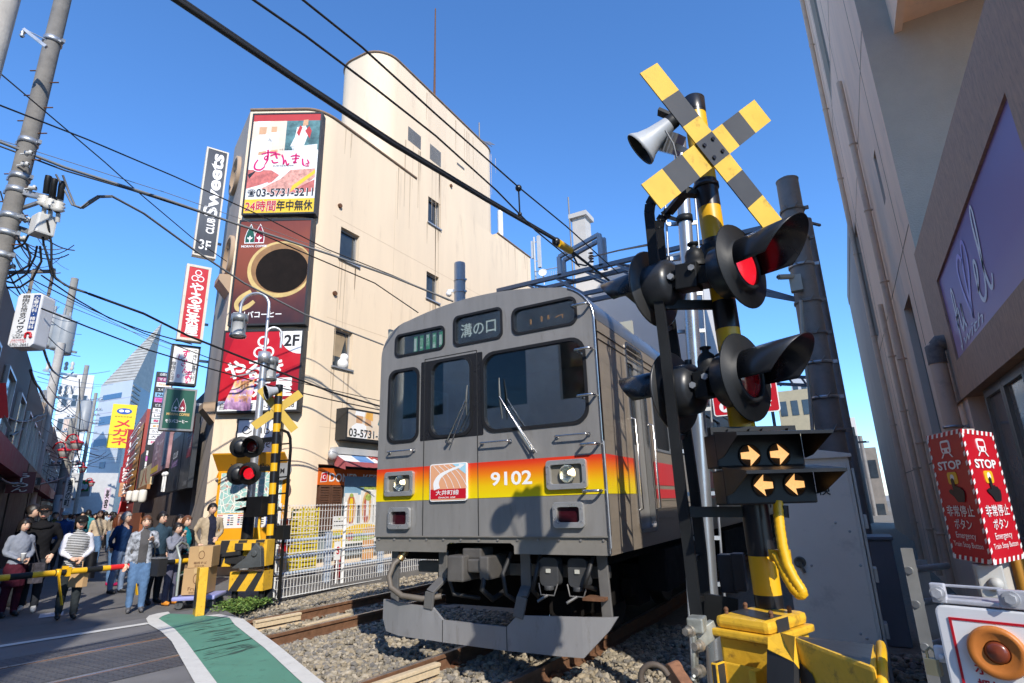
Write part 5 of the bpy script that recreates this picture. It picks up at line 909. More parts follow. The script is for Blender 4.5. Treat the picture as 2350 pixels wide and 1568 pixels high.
# ------------------------------------------------------------------ cream corner building and what hangs on it
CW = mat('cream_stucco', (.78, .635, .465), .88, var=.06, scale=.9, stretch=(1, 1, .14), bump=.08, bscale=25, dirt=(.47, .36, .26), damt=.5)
WX = -12.0; cb = thing('corner_building', 'cream stucco building with a rounded roof block and big corner signs', 'building', (-14, 14, 0))
fw = Fr((WX, 0, 0), (0, 1, 0)); PL = Vector((-13.85, 8.9, 0)); PR = Vector((-12, 9.97, 0)); SF = ST  # street front runs from PL along ST
zr1 = SX(760, 266, WX).z; zr2 = SX(1215, 590, WX).z; y_end = SX(1217, 600, WX).y; y_e2 = SX(1140, 450, WX).y; zr3 = SX(1000, 215, WX).z
def wrect(x0, y0, x1, y1):
    a = SX(x0, y0, WX); c = SX(x1, y1, WX); return (min(a.y, c.y), min(a.z, c.z), max(a.y, c.y), max(a.z, c.z))
wins_ = [wrect(783, 520, 822, 612), wrect(768, 750, 806, 850), wrect(983, 450, 1010, 527), wrect(979, 622, 1007, 697)]
vents = [wrect(936, 288, 966, 345), wrect(986, 328, 1012, 385)]
rad = .9; kb = (10.75, .0, 16.5, 2.62)
b = MB(); b.plate([(10.6, 0), (y_end, 0), (y_end, zr2), (y_e2-.0, zr2), (y_e2-.0, zr1-.02), (14.5, zr1-.02), (14.5, zr1), (10.6, zr1)], [rect(*r) for r in wins_]+[rect(kb[0], .3, kb[2], kb[3])], fw, -.3, 0)
# rounded corner between the track side and the chamfer, chamfer wall, street wall
dc = (PR-PL).normalized(); arcc = []; V = []; kk = 7
a0 = Vector((WX, 10.6, 0)); m0 = Vector((WX, 9.98, 0)); e0_ = m0-dc*.5
for i in range(kk+1):
    t = i/kk; arcc.append(a0*(1-t)**2+m0*2*t*(1-t)+e0_*t*t)
def wallstrip(P, z0, z1, m=0, sm=True):
    n = len(P); b.add([Vector((p.x, p.y, z)) for z in (z0, z1) for p in P], [(i, i+1, i+1+n, i+n) for i in range(n-1)], m, sm)
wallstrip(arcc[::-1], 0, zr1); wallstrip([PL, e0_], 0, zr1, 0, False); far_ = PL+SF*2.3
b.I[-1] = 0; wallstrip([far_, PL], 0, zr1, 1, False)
inn = [far_+Vector((2, 6, 0)), Vector((-15, y_end, 0)), Vector((WX, y_end, 0))]
b.add([Vector((p.x, p.y, zr1-.35)) for p in [far_, PL, e0_]+arcc[::-1]+[Vector((WX, 20, 0)), Vector((-16, 20, 0))]], [tuple(range(3+len(arcc)+2))]); b.add([(WX, y_end, 0), (WX-4, y_end, 0), (WX-4, y_end, zr2), (WX, y_end, zr2)], [(0, 1, 2, 3)]); b.add([(WX, y_e2, zr2), (WX, y_end, zr2), (WX-4, y_end, zr2), (WX-4, y_e2, zr2)], [(0, 1, 2, 3)])
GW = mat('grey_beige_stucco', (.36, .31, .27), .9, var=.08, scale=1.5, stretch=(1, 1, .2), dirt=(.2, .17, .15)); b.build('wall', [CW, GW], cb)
# parapet caps
b = MB(); b.tube([p+Vector((0, 0, zr1)) for p in [PL, e0_]+arcc[::-1]+[Vector((WX, 14.5, 0))]], .05, 8); b.build('parapet_cap', mat('cap_brown', (.22, .15, .10), .8, var=.2), cb); b = MB(); b.tube([Vector((WX, y_e2, zr2)), Vector((WX, y_end, zr2))], .05, 8); b.build('parapet_cap', mat('cap_brown', (.22, .15, .10), .8, var=.2), cb)
# penthouse: rounded block seen above
_u = _ray(783, 285); _u = _u/math.hypot(_u[0], _u[1]); XPL = (.9+13.3*_u[0])/_u[1]
R1 = .9; yc_ = 13.3; ye = y_e2; P = [(XPL-R1, ye)]+[((XPL if a <= 90 else WX-R1)-R1*math.cos(R_(a)), yc_-R1*math.sin(R_(a))) for a in range(0, 181, 10)]+[(WX-.8+.8*math.cos(R_(15*k)), ye-.8+.8*math.sin(R_(15*k))) for k in range(7)]
zr3 = 17.55; FZ = Fr((0, 0, 0), (1, 0, 0), (0, 1, 0)); b = MB(); b.prism(P, FZ, zr1-.02, zr3, 0, True)
b.build('roof_block', CW, cb); b = MB(); b.tube([(x, y, zr3+.01) for x, y in P], .05, 8, closed=True); b.build('parapet_cap', mat('cap_brown', (.22, .15, .10), .8, var=.2), cb)
WF = mat('window_frame_alu', (.45, .46, .47), .4, .6, var=.1); WG = mat('window_glass_dark', (.035, .045, .055), .08, var=.3, scale=2, spec=.7)
for i, r in enumerate(wins_):
    b = MB(); b.ring(rect(*r), rect(r[0]+.06, r[1]+.06, r[2]-.06, r[3]-.06), fw, -.2, -.12); b.fbox(fw, r[0]-.05, r[1]-.05, -.1, r[2]+.05, r[1], .06); w = b.build('window', WF, cb); b = MB(); b.fbox(fw, r[0]+.05, r[1]+.05, -.18, r[2]-.05, r[3]-.05, -.16); b.build('glass_pane', WG, w)
    if i == 1: b = MB(); [b.add([fw.p(r[0]+.08+dx, r[1]+y, -.155) for dx, y in P_], [tuple(range(len(P_)))]) for P_ in ([(0, .35), (.34, .35), (.5, .95), (.42, 1.05), (0, 1.05)], [(.95, .35), (.62, .35), (.5, .95), (.55, 1.05), (.95, 1.05)])]; b.build('curtain', mat('curtain_tan', (.30, .23, .15), .9, var=.15), w); b = MB(); b.ball(fw.p(r[0]+.55, r[1]+.35, -.14), .14, 10); b.ball(fw.p(r[0]+.5, r[1]+.15, -.14), .18, 10); b.build('stored_bag', WHITE, w)
LV = mat('louver_grey', (.25, .25, .25), .6, .3, var=.1)
for r in vents+[wrect(1048, 372, 1066, 392)]:
    b = MB(); [b.fbox(fw, r[0]+.02, r[1]+(r[3]-r[1])*k/14, -.02, r[2]-.02, r[1]+(r[3]-r[1])*(k+.55)/14, .01) for k in range(14)]; b.build('louver_vent', LV, cb)
STN = mat('rain_stain', (.56, .44, .31), .9, var=.1); b = MB(); g_r = np.random.default_rng(9)
for r in vents+wins_:
    for k in range(5): y = g_r.uniform(r[0]-.1, r[2]+.1); l = g_r.uniform(.5, 3.2); w_ = g_r.uniform(.012, .04); b.add([fw.p(y-w_, r[1]-.08, .003), fw.p(y+w_, r[1]-.08, .003), fw.p(y+w_*.4, r[1]-.08-l, .003), fw.p(y-w_*.3, r[1]-.08-l, .003)], [(3, 2, 1, 0)])
for k in range(16): y = g_r.uniform(10.8, y_end-.3); zt_ = zr1-.1 if y < 14.4 else (zr2-.1 if y > y_e2 else zr3-.2); l = g_r.uniform(.5, 2.5); w_ = g_r.uniform(.015, .05); b.add([fw.p(y-w_, zt_, .003), fw.p(y+w_, zt_, .003), fw.p(y+w_*.3, zt_-l, .003), fw.p(y-w_*.3, zt_-l, .003)], [(3, 2, 1, 0)])
b.build('rain_stain', STN, cb); b = MB(); [b.fbox(fw, 10.7, z, 0, y_end-.1, z+.012, .0025) for z in (3.6, 6.7, 9.9)]; [b.fbox(fw, y, 3.6, 0, y+.012, zr1-.3, .0027) for y in (13.4, 17.6)]; b.build('wall_joint', mat('joint_cream', (.62, .49, .35), .9, var=.1), cb)
# small pipe ends
for x, y in ((779, 473), (767, 674), (1034, 427)): b = MB(); p = SX(x, y, WX); b.cyl(p-Vector((.05, 0, 0)), p+Vector((.06, 0, 0)), .07, n=10); b.build('wall_pipe', RUST, cb)
b = MB(); p = SX(1144, 532, WX-1); b.cyl((WX-1, p.y+.2, zr2), (WX-1, p.y+.2, SX(1144, 482, WX-1).z), .14, n=12); tag(b.build('roof_pipe', WHITE), 'white pipe standing behind the stepped roof edge', 'pipe')
# lightning mast and aerials
b = MB(); p = SX(997, 215, WX-1.2); b.cyl((p.x, p.y, zr3+.2), (p.x, p.y, SX(999, 20, WX-1.2).z), .06, .03, 8); tag(b.build('lightning_mast', RUST), 'thin rusty mast on the rounded roof block', 'mast')
b = MB(); p = SX(1100, 310, WX-.8); b.cyl((p.x, p.y, p.z-1), (p.x, p.y, p.z+.7), .03, n=6); [b.cyl((p.x, p.y+.2+.12*k, p.z-.25+.03*k), (p.x+.3, p.y+.5+.12*k, p.z-.2+.03*k), .012, n=5) for k in range(5)]; b.cyl((p.x+.1, p.y, p.z-.3), (p.x+.1, p.y+1.0, p.z-.1), .015, n=5); tag(b.build('roof_aerial', GP), 'television aerial at the far end of the rounded roof', 'aerial')
# ornaments on the street side: rings and cornices
fst = Fr(PL, -SF); fs2 = Fr((PL.x, PL.y, 0), -SF)  # x negative goes along the street
def on_st(x, y, off=0.): return SP(x, y, PL+fs2.N*off, fs2.N)
ORN = mat('ornament_tan', (.42, .30, .20), .8, var=.1)
for (x, y), s in (((543, 405), 1.0), ((528, 590), 1.0)):
    p = on_st(x, y); b = MB(); b.lathe(p, fs2.N, [(.62, 0), (.62, .10), (.5, .10), (.48, .02), (0, .02)], 28); b.build('ring_ornament', ORN, cb)
for y_ in (640, 935):
    p = on_st(535 if y_ < 700 else 505, y_); b = MB(); e = [(0, 0), (.3, .35), (.3, .5), (0, .55)]
    V = []; x0 = 0
    V = [PL+Vector((0, 0, 0))*0+(-SF)*xx+fs2.N*d+Vector((0, 0, p.z-.3+z)) for xx in (-.02, -.7) for d, z in e]; b.add(V, [(0, 1, 2, 3), (7, 6, 5, 4), (0, 4, 5, 1), (1, 5, 6, 2), (2, 6, 7, 3), (3, 7, 4, 0)]); b.build('cornice', ORN, cb)
# stack of three signs on the chamfer
NS = Vector((dc.y, -dc.x, 0)); PLs = PL+NS*.30; FRAME = mat('sign_frame_dark', (.035, .037, .04), .45, .3, var=.1)
def quad_sign(name, tl, tr, br, bl, label, th=.28, rim=.05, fm_=FRAME, org=None, nrm=None):
    O = org if org is not None else PR+NS*.16; Nn = nrm if nrm is not None else NS
    a, b_, c, d = [SP(*q, O, Nn) for q in (tl, tr, br, bl)]; w = ((b_-a).length+(c-d).length)/2; h = (a.z+b_.z-c.z-d.z)/2; bl_ = Vector(((a.x+d.x)/2, (a.y+d.y)/2, (c.z+d.z)/2)); U = Vector((b_.x-a.x, b_.y-a.y, 0))
    f = Fr(bl_, U); t = thing(name, label, 'sign', tuple(f.p(w/2, 0, -th/2))); m = MB(); m.fbox(f, 0, 0, -th, w, h, -.02); m.ring(rect(0, 0, w, h), rect(rim, rim, w-rim, h-rim), f, -.02, .012); m.build('sign_case', fm_, t); return t, f, w, h
s1, f, w, h = quad_sign('billboard', (581, 261), (741, 258), (723, 493), (554, 491), 'tall sushi restaurant billboard with food photo at the top of the corner')
WARM = mat('print_cream', (.72, .60, .47), .5, var=.08, scale=3); SKIN_ = mat('print_skin', (.58, .33, .18), .5, var=.1); FISH = mat('print_tuna', (.52, .14, .12), .5, var=.45, scale=7); FISH2 = mat('print_salmon', (.62, .30, .24), .5, var=.5, scale=9); TEAL = mat('print_teal', (.07, .17, .18), .5, var=.6, scale=5); PINK = mat('print_magenta', (.60, .012, .14), .4, var=0); SYEL = mat('print_yellow', (.78, .52, .03), .4, var=.03); ICE = mat('print_ice', (.70, .72, .73), .5, var=.2, scale=8); ORG2 = mat('print_orange', (.68, .36, .08), .5, var=.2)
b = MB(); g_ = f.at(.05, .05, -.0); W1 = w-.1; H1 = h-.1; q = lambda x0, y0, x1, y1, m, z=.0: b.fbox(g_, x0*W1, y0*H1, z-.01, x1*W1, y1*H1, z+.001, m)
q(0, 0, 1, 1, 2); q(0, .93, 1, 1, 1, .001); q(0, 0, 1, .135, 3, .003); q(0, .55, .5, .93, 0, .001); q(.5, .62, 1, .93, 4, .001)
pl_ = lambda P, m, z: b.prism([(x*W1, y*H1) for x, y in P], g_, z-.001, z, m)
pl_([(0, .55), (.30, .55), (.30, .72), (.22, .80), (.12, .80), (0, .72)], 2, .003); pl_([(.10, .79), (.20, .79), (.21, .87), (.10, .87)], 6, .004); pl_([(.07, .87), (.24, .87), (.25, .93), (.06, .93)], 2, .005); pl_([(.24, .72), (.40, .70), (.40, .82), (.28, .82)], 2, .003); pl_([(.28, .81), (.36, .81), (.36, .87), (.28, .87)], 6, .004); pl_([(.12, .575), (.40, .60), (.40, .63), (.12, .61)], 6, .005); pl_([(.30, .66), (.40, .68), (.40, .92), (.44, .92), (.47, .66)], 0, .003)
pl_([(.58, .66), (.64, .76), (.66, .86), (.78, .88), (.84, .80), (.78, .66)], 2, .004); pl_([(.66, .80), (.70, .88), (.74, .86), (.70, .76)], 1, .005); pl_([(.78, .82), (.84, .87), (.88, .82), (.86, .74)], 1, .005); pl_([(.74, .87), (.82, .88), (.82, .94), (.75, .935)], 6, .006); pl_([(.62, .62), (.98, .62), (.98, .68), (.60, .655)], 5, .004); pl_([(.62, .625), (.99, .625), (.99, .40), (.74, .46), (.60, .56)], 5, .002)
pl_([(0, .43), (.34, .42), (.46, .37), (.36, .30), (.16, .27), (0, .24)], 7, .003); pl_([(0, .23), (.30, .30), (.42, .22), (.36, .15), (0, .15)], 5, .004); pl_([(.22, .24), (.48, .33), (.62, .42), (.98, .43), (.98, .34), (.80, .24), (.66, .19), (.40, .17)], 8, .005); pl_([(.64, .20), (.98, .38), (.98, .42), (.66, .26)], 3, .006); pl_([(.58, .18), (.98, .20), (.98, .32), (.80, .26)], 7, .006); pl_([(0, .38), (.12, .42), (.03, .34)], 9, .006)
b.build('billboard_print', [WARM, mat('print_red', (.45, .03, .03), .5, var=.05), mat('print_white', (.78, .77, .75), .45, var=.03), SYEL, TEAL, ICE, SKIN_, FISH, FISH2, INK], s1)
b = MB(); g2 = g_.at(0, 0, .010); X = lambda L: [(x*W1, y*H1)+((t,) if t else ()) for x, y, t in L]
for st_ in ([(.13, .53, .8), (.09, .48, 1), (.10, .435, 1.1), (.18, .425, 1.1), (.24, .46, .8)], [(.17, .585, .7), (.27, .60, 1), (.36, .60, .8)], [(.26, .63, 1), (.27, .56, 1.1), (.245, .525, 1), (.22, .545, .8), (.25, .565, .8), (.27, .53, .9), (.23, .47, .6)], [(.30, .565, .6), (.38, .585, 1), (.45, .575, .7)], [(.37, .61, .8), (.39, .56, 1), (.41, .535, .8)], [(.33, .525, .8), (.36, .495, .9), (.43, .50, .6)], [(.47, .575, .8), (.50, .53, .9), (.505, .48, .8), (.53, .52, .7), (.56, .47, .9), (.59, .49, .6)], [(.60, .555, .6), (.67, .565, .9), (.74, .555, .6)], [(.62, .53, .6), (.73, .535, .7)], [(.68, .585, .8), (.68, .53, 1), (.67, .49, .9), (.65, .50, .7), (.70, .49, .8)], [(.78, .53, .8), (.79, .48, 1), (.82, .455, .7)], [(.85, .52, .6), (.88, .485, .9)]): b.stroke(X(st_), g2, .055, 1, .001)
for st_ in ([(.13, .53, .8), (.09, .48, 1), (.10, .435, 1.1), (.18, .425, 1.1), (.24, .46, .8)], [(.26, .63, 1), (.27, .56, 1.1), (.245, .525, 1), (.23, .47, .6)]): b.stroke(X(st_), g2, .10, 0, .0004)
b.text('つきじ喜代村', g2, W1*.42, H1*.62, W1*.22, H1*.018, 2); b.text('SUSHIZANMAI', g2, W1*.36, H1*.455, W1*.30, H1*.017, 2); b.ring(rect(W1*.83, H1*.45, W1*.885, H1*.485), rect(W1*.84, H1*.456, W1*.875, H1*.479), g2, 0, .002, 1); b.fbox(g2, W1*.85, H1*.46, 0, W1*.865, H1*.475, .002, 1)
for m_, bo, z in ((0, .05, .003), (2, .02, .006)): b.text('☎', g2, W1*.03, H1*.155, W1*.115, H1*.075, m_, bo, z); b.text('03-5731-3211', g2, W1*.155, H1*.158, W1*.82, H1*.078, m_, bo, z)
for m_, bo, z in ((0, .04, .003), (3, .018, .006)): b.text('24時間', g2, W1*.02, H1*.018, W1*.43, H1*.10, m_, bo, z)
b.text('年中無休', g2, W1*.465, H1*.018, W1*.51, H1*.10, 2, .018, .006); b.build('billboard_lettering', [LWHITE, PINK, INK, RED], s1)
s2, f, w, h = quad_sign('billboard', (549, 505), (718, 502), (701, 745), (524, 748), 'brown coffee shop billboard with a big cup, middle of the corner stack')
g_ = f.at(.05, .05, 0); W1, H1 = w-.1, h-.1
BRN = ramp_mat('print_brown', ((0, (.035, .012, .018)), (.22, (.09, .022, .02)), (.45, (.20, .05, .018)), (.7, (.25, .055, .022)), (1, (.18, .035, .018))), 2, 0, 1, .45, noise=.25, coords='Generated')
b = MB(); b.fbox(g_, 0, 0, -.01, W1, H1, .001, 0); b.build('billboard_print', BRN, s2)
def ell(cx, cy, rx, ry, rot=0, n=40): c_, s_ = math.cos(R_(rot)), math.sin(R_(rot)); return [(cx+rx*math.cos(2*math.pi*k/n)*c_-ry*math.sin(2*math.pi*k/n)*s_, cy+rx*math.cos(2*math.pi*k/n)*s_+ry*math.sin(2*math.pi*k/n)*c_) for k in range(n)]
CUP = mat('print_cup', (.60, .44, .17), .45, var=.25, scale=2); COF = mat('print_coffee', (.014, .011, .010), .8, var=.4, scale=3, spec=.1); CUPB = mat('print_cup_brown', (.30, .16, .06), .45, var=.3, scale=3)
b = MB(); clipx = lambda P: [(min(x, W1-.005), y) for x, y in P]
b.prism(clipx(ell(W1*.62, H1*.515, W1*.46, H1*.275, -3)), g_, .001, .003, 0); b.prism(clipx(ell(W1*.635, H1*.525, W1*.425, H1*.245, -3)), g_, .003, .004, 2); b.prism(clipx(ell(W1*.645, H1*.50, W1*.365, H1*.215, -3)), g_, .004, .005, 1)
b.stroke([(W1*.25, H1*.30, 1.2), (W1*.12, H1*.25, 1.1), (W1*.06, H1*.19, .9), (W1*.10, H1*.135, .9), (W1*.22, H1*.165, 1.0), (W1*.30, H1*.21, .8)], g_, .13, 0, .003)
b.build('cup_print', [CUP, COF, CUPB], s2)
def grove(mb, g, x, y, s, mw, mg, mr, z=.004):
    A = lambda P: [(x+px*s, y+py*s) for px, py in P]; leaf = [(0, 0), (.42, 0), (.42, .28), (.36, .55), (.26, .80), (.21, .92), (.16, .80), (.06, .55), (0, .28)]
    for dx, mm in ((0, mg), (.44, mr)):
        P = A([(px+dx, py) for px, py in leaf]); c = (x+s*(dx+.21), y+s*.42); mb.prism([(c[0]+(px-c[0])*1.16, c[1]+(py-c[1])*1.12) for px, py in P], g, z, z+.001, mw); mb.prism(P, g, z+.001, z+.002, mm)
        mb.prism(A([(dx+.19, 0), (dx+.23, 0), (dx+.23, .14), (dx+.32, .2), (dx+.34, .28), (dx+.27, .25), (dx+.24, .3), (dx+.21, .36), (dx+.18, .3), (dx+.15, .25), (dx+.08, .28), (dx+.1, .2), (dx+.19, .14)]), g, z+.002, z+.003, mw)
DGR = mat('logo_green', (.012, .09, .055), .4, var=0); DRD = mat('logo_red', (.25, .008, .02), .4, var=0)
b = MB(); grove(b, g_, W1*.085, H1*.785, W1*.30, 0, 1, 2); b.text('MORIVA COFFEE', g_, W1*.04, H1*.735, W1*.36, H1*.022, 0, .02, .008); b.text('モリバコーヒー', g_, W1*.03, H1*.055, W1*.66, H1*.06, 0, .03, .008); b.build('billboard_lettering', [LWHITE, DGR, DRD], s2)
s3, f, w, h = quad_sign('billboard', (512, 759), (697, 755), (686, 945), (496, 948), 'red grilled chicken pub billboard marked 2F, lowest of the corner stack')
g_ = f.at(.05, .05, 0); W1, H1 = w-.1, h-.1; b = MB(); b.fbox(g_, 0, 0, -.01, W1, H1, .001, 0); b.fbox(g_, 0, 0, .001, W1, H1*.125, .003, 1); b.prism([(W1*.70, H1)]+[(W1+W1*.30*math.cos(R_(a)), H1+H1*.30*math.sin(R_(a))) for a in range(180, 271, 10)]+[(W1, H1)], g_, .001, .003, 1); b.prism([(W1*.5, H1*.125), (W1, H1*.125), (W1, H1*.55), (W1*.62, H1*.40)], g_, .001, .002, 2); b.prism([(0, H1*.55), (W1*.14, H1), (W1*.0, H1)], g_, .001, .002, 2); b.build('billboard_print', [RED, LWHITE, mat('sign_deep_red', (.33, .006, .018), .4, var=.05)], s3)
b = MB(); b.text('2F', g_, W1*.77, H1*.80, W1*.20, H1*.15, 1, .03, .004)
for cx, cy in ((.50, .87), (.46, .73), (.58, .73)): b.ring(circ(W1*.075, 22, W1*cx, H1*cy), circ(W1*.05, 22, W1*cx, H1*cy), g_, .002, .005, 0)
for ch, x, y, s_ in (('や', .05, .40, .25), ('る', .32, .40, .20), ('き', .56, .42, .22), ('茶', .42, .16, .22), ('屋', .70, .17, .22)): b.text(ch, g_, W1*x, H1*y, W1*s_, H1*.22, 0, .045, .006)
b.text('自由が丘店', g_, W1*.03, H1*.02, W1*.42, H1*.08, 1, .01, .006); b.text('03-3718-9608', g_, W1*.50, H1*.025, W1*.47, H1*.07, 1, .01, .006); b.build('billboard_lettering', [LWHITE, INK], s3)
# --- signs hung out over the street (face across the street direction)
NSg = -SF; 
def blade(name, tl, tr, br, bl, label, base, th=.22, side=None, face=None, rim=.045):
    O = base; a, b_, c, d = [SP(*q, O, NSg) for q in (tl, tr, br, bl)]
    w = ((b_-a).length+(c-d).length)/2; zt_ = (a.z+b_.z)/2; zb_ = (c.z+d.z)/2; l = (a+d)/2; f = Fr((l.x, l.y, zb_), (b_-a)*Vector((1, 1, 0))); h = zt_-zb_; t = thing(name, label, 'sign', tuple(f.p(w/2, 0, -th/2)))
    m = MB(); m.fbox(f, 0, 0, -th, w, h, -.012, 1); m.ring(rect(0, 0, w, h), rect(rim, rim, w-rim, h-rim), f, -.012, .012, 0); m.build('sign_case', [side or WHITE, side or WHITE], t); m = MB(); m.fbox(f, rim, rim, -.02, w-rim, h-rim, .002); m.build('sign_face', face, t); return t, f.at(0, 0, .004), w, h
OLDW = mat('old_white_case', (.62, .58, .50), .6, var=.1, dirt=(.35, .22, .1), damt=.5); b0 = PL+SF*.8
DG = ramp_mat('sign_dark_grey', ((0, (.04, .045, .055)), (.5, (.10, .11, .13)), (1, (.045, .05, .06))), 2, 0, 1, .3, noise=.3, coords='Generated')
t, f, w, h = blade('blade_sign', (478, 338), (530, 352), (489, 597), (439, 580), 'tall dark grey club sign with vertical white lettering, uppermost over the street', b0, .2, OLDW, DG)
b = MB(); b.text('Sweets', f, w*.20, h*.36, w*.62, h*.60, 0, .03, .003, rot=90); b.text('CLUB', f, w*.42, h*.21, w*.36, h*.14, 0, .03, .003, rot=90); b.text('3F', f, w*.22, h*.06, w*.50, h*.085, 0, .015, .003); b.build('sign_lettering', [LWHITE], t)
t, f, w, h = blade('blade_sign', (430, 606), (490, 615), (460, 787), (405, 776), 'red vertical pub sign with three rings, second down over the street', b0, .25, OLDW, RED, .07)
b = MB(); [b.ring(circ(w*.14, 18, w*cx, h*cy), circ(w*.10, 18, w*cx, h*cy), f, 0, .003, 0) for cx, cy in ((.50, .90), (.38, .82), (.62, .82))]
for i, ch in enumerate('やるき茶屋'): b.text(ch, f, w*.24, h*(.625-.14*i), w*.52, h*.135, 0, .04, .003)
b.build('sign_lettering', [LWHITE], t)
t, f, w, h = blade('blade_sign', (397, 788), (462, 797), (449, 886), (382, 880), 'white square sushi sign with pink brush lettering, third down over the street', b0+SF*.2, .3, FRAME, LWHITE, .05)
b = MB(); b.vtext('つきじ喜代村', f, w*.76, h*.12, w*.15, h*.8, 1, .01, .002); b.vtext('自由が丘店', f, w*.07, h*.08, w*.13, h*.48, 1, .02, .002)
for ch, x, y, s_ in (('す', .40, .66, .22), ('し', .26, .60, .14), ('ざ', .40, .46, .18), ('ん', .46, .30, .16), ('ま', .58, .16, .2), ('い', .62, .04, .16)): b.text(ch, f, w*x, h*y, w*s_, h*s_*1.0, 0, .03, .003, .15)
b.ring(rect(w*.3, h*.17, w*.38, h*.24), rect(w*.32, h*.18, w*.36, h*.23), f, 0, .003, 0); b.build('sign_lettering', [PINK, INK], t)
SGR = mat('sign_green', (.008, .085, .055), .4, var=.04); t, f, w, h = blade('blade_sign', (380, 890), (455, 893), (440, 990), (364, 987), 'dark green coffee sign with two tree shapes, lowest over the street', b0+SF*.3, .3, mat('case_steel', (.30, .29, .28), .4, .6, var=.1), SGR, .05)
b = MB(); grove(b, f, w*.30, h*.46, w*.46, 0, 1, 2, .001); b.text('MORIVA COFFEE', f, w*.15, h*.35, w*.70, h*.06, 3, .03, .003); b.text('モリバコーヒー', f, w*.14, h*.18, w*.68, h*.08, 0, .03, .003); b.build('sign_lettering', [LWHITE, SGR, mat('logo_dark_red', (.25, .01, .03), .4, var=0), mat('gold_print', (.7, .45, .15), .4, var=0)], t)
# brackets that hold the blade signs to the wall
for y in (385, 480, 560, 660, 745, 830, 930): b = MB(); p = on_st(500 if y < 620 else 470, y, .05); q = p+fs2.N*.05; b.beam(p-fs2.N*.1, p+fs2.N*.35, .07, .07); b.build('sign_bracket', WF, cb)
# club plate under the 2F billboard and round the corner
t, f, w, h = quad_sign('wall_sign', (543, 960), (648, 962), (641, 1046), (540, 1048), 'white club sign with black handwriting on the cream corner', .12, .03)
b = MB(); b.fbox(f, .03, .03, -.03, w-.03, h-.03, .001, 0); g_ = f.at(0, 0, .003)
for S in ([(.30, .72), (.20, .80), (.14, .66), (.24, .60), (.34, .68)], [(.40, .88), (.38, .64), (.42, .60)], [(.47, .74), (.47, .62), (.54, .62), (.55, .75), (.56, .60)], [(.64, .88), (.63, .62), (.70, .60), (.73, .68), (.65, .72)], [(.36, .42), (.26, .50), (.16, .42), (.28, .32), (.26, .20), (.10, .22)], [(.40, .38), (.43, .22), (.47, .34), (.51, .22), (.55, .38)], [(.58, .30), (.66, .34), (.62, .40), (.57, .28), (.66, .22)], [(.70, .30), (.77, .34), (.74, .40), (.69, .28), (.77, .22)], [(.82, .50), (.82, .24), (.87, .22)], [(.74, .46), (.94, .50)]): b.stroke([(x*w, y*h) for x, y in S], g_, .022, 1)
b.build('sign_face', [LWHITE, INK], t)
# sushi box sign on the track side
yA, yB = SX(800, 960, WX).y, SX(905, 960, WX).y; zA, zB = SX(800, 1003, WX+.35).z, SX(800, 938, WX+.35).z
f = Fr((WX+.42, SX(800, 960, WX+.42).y, SX(800, 1003, WX+.42).z), (0, 1, 0)); w = 3.3; h = SX(800, 940, WX+.42).z-f.O.z; wn_ = SX(872, 1000, WX+.42).y-SX(769, 1000, WX+.42).y; w = wn_+.9; t = thing('box_sign', 'black cased sushi photo sign with a phone number above the kebab stall', 'sign', tuple(f.O))
b = MB(); b.fbox(f, -.06, -.06, -.42, w+.06, h+.06, -.02); b.build('sign_case', FRAME, t); b = MB(); b.fbox(f, 0, 0, -.03, w, h, .002, 0); A_ = lambda P, m, z: b.prism([(x*w, y*h) for x, y in P], f, z-.001, z, m)
A_([(.03, 0), (.28, 0), (.26, .5), (.14, .6), (.05, .4)], 1, .004); A_([(.11, .55), (.2, .55), (.21, .85), (.11, .85)], 2, .005); A_([(.09, .84), (.23, .82), (.24, 1), (.1, 1)], 1, .006); A_([(.24, .5), (.34, .5), (.33, .8), (.25, .8)], 2, .005); A_([(.26, 1), (.24, .78), (.36, .7), (.36, 1)], 5, .006); A_([(.46, 0), (1, 0), (1, 1), (.62, 1), (.55, .5)], 3, .004); A_([(.5, .45), (.62, 1), (.48, 1), (.44, .6)], 4, .005); A_([(.2, .25), (.36, .2), (.34, .35)], 2, .006)
b.text('03-5731-3211', f, .03, h*.03, wn_, h*.30, 1, .05, .007); b.text('03-5731-3211', f, .03, h*.03, wn_, h*.30, 6, .02, .010); b.build('sign_print', [WARM, LWHITE, SKIN_, FISH, TEAL, ORG2, INK], t)
# kebab stall: awning, fascia, shutters, menu posters
ks = thing('kebab_stall', 'kebab takeaway counter with striped awning, orange fascia and food posters', 'shop stall', (WX, 13, 0))
zt_ = SX(790, 1037, WX+.1).z; y0 = SX(760, 1040, WX).y; b = MB(); n = 18; La = 5.0; P0 = Vector((WX+.12, y0, zt_-.05)); 
for i in range(n):
    a_, c_ = y0+La*i/n, y0+La*(i+1)/n; mm = [0, 0, 1, 1, 0, 2][i % 6]; b.add([(WX+.15, a_, zt_-.08), (WX+.15, c_, zt_-.08), (WX+.55, c_, zt_-.30), (WX+.55, a_, zt_-.30)], [(0, 1, 2, 3)], mm); b.add([(WX+.55, a_, zt_-.30), (WX+.55, c_, zt_-.30), (WX+.57, c_, zt_-.44), (WX+.57, a_, zt_-.43)], [(0, 1, 2, 3)], 3 if i > 4 else 2)
b.add([(WX+.15, y0, zt_-.08), (WX+.55, y0, zt_-.30), (WX+.57, y0, zt_-.52), (WX+.15, y0, zt_-.4)], [(0, 1, 2, 3)], 2); b.build('awning', [mat('awning_white', (.7, .7, .7), .8, var=.1), mat('awning_blue', (.12, .25, .5), .8, var=.1), mat('awning_red', (.36, .09, .10), .8, var=.12), mat('awning_teal', (.05, .18, .18), .8, var=.1)], ks)
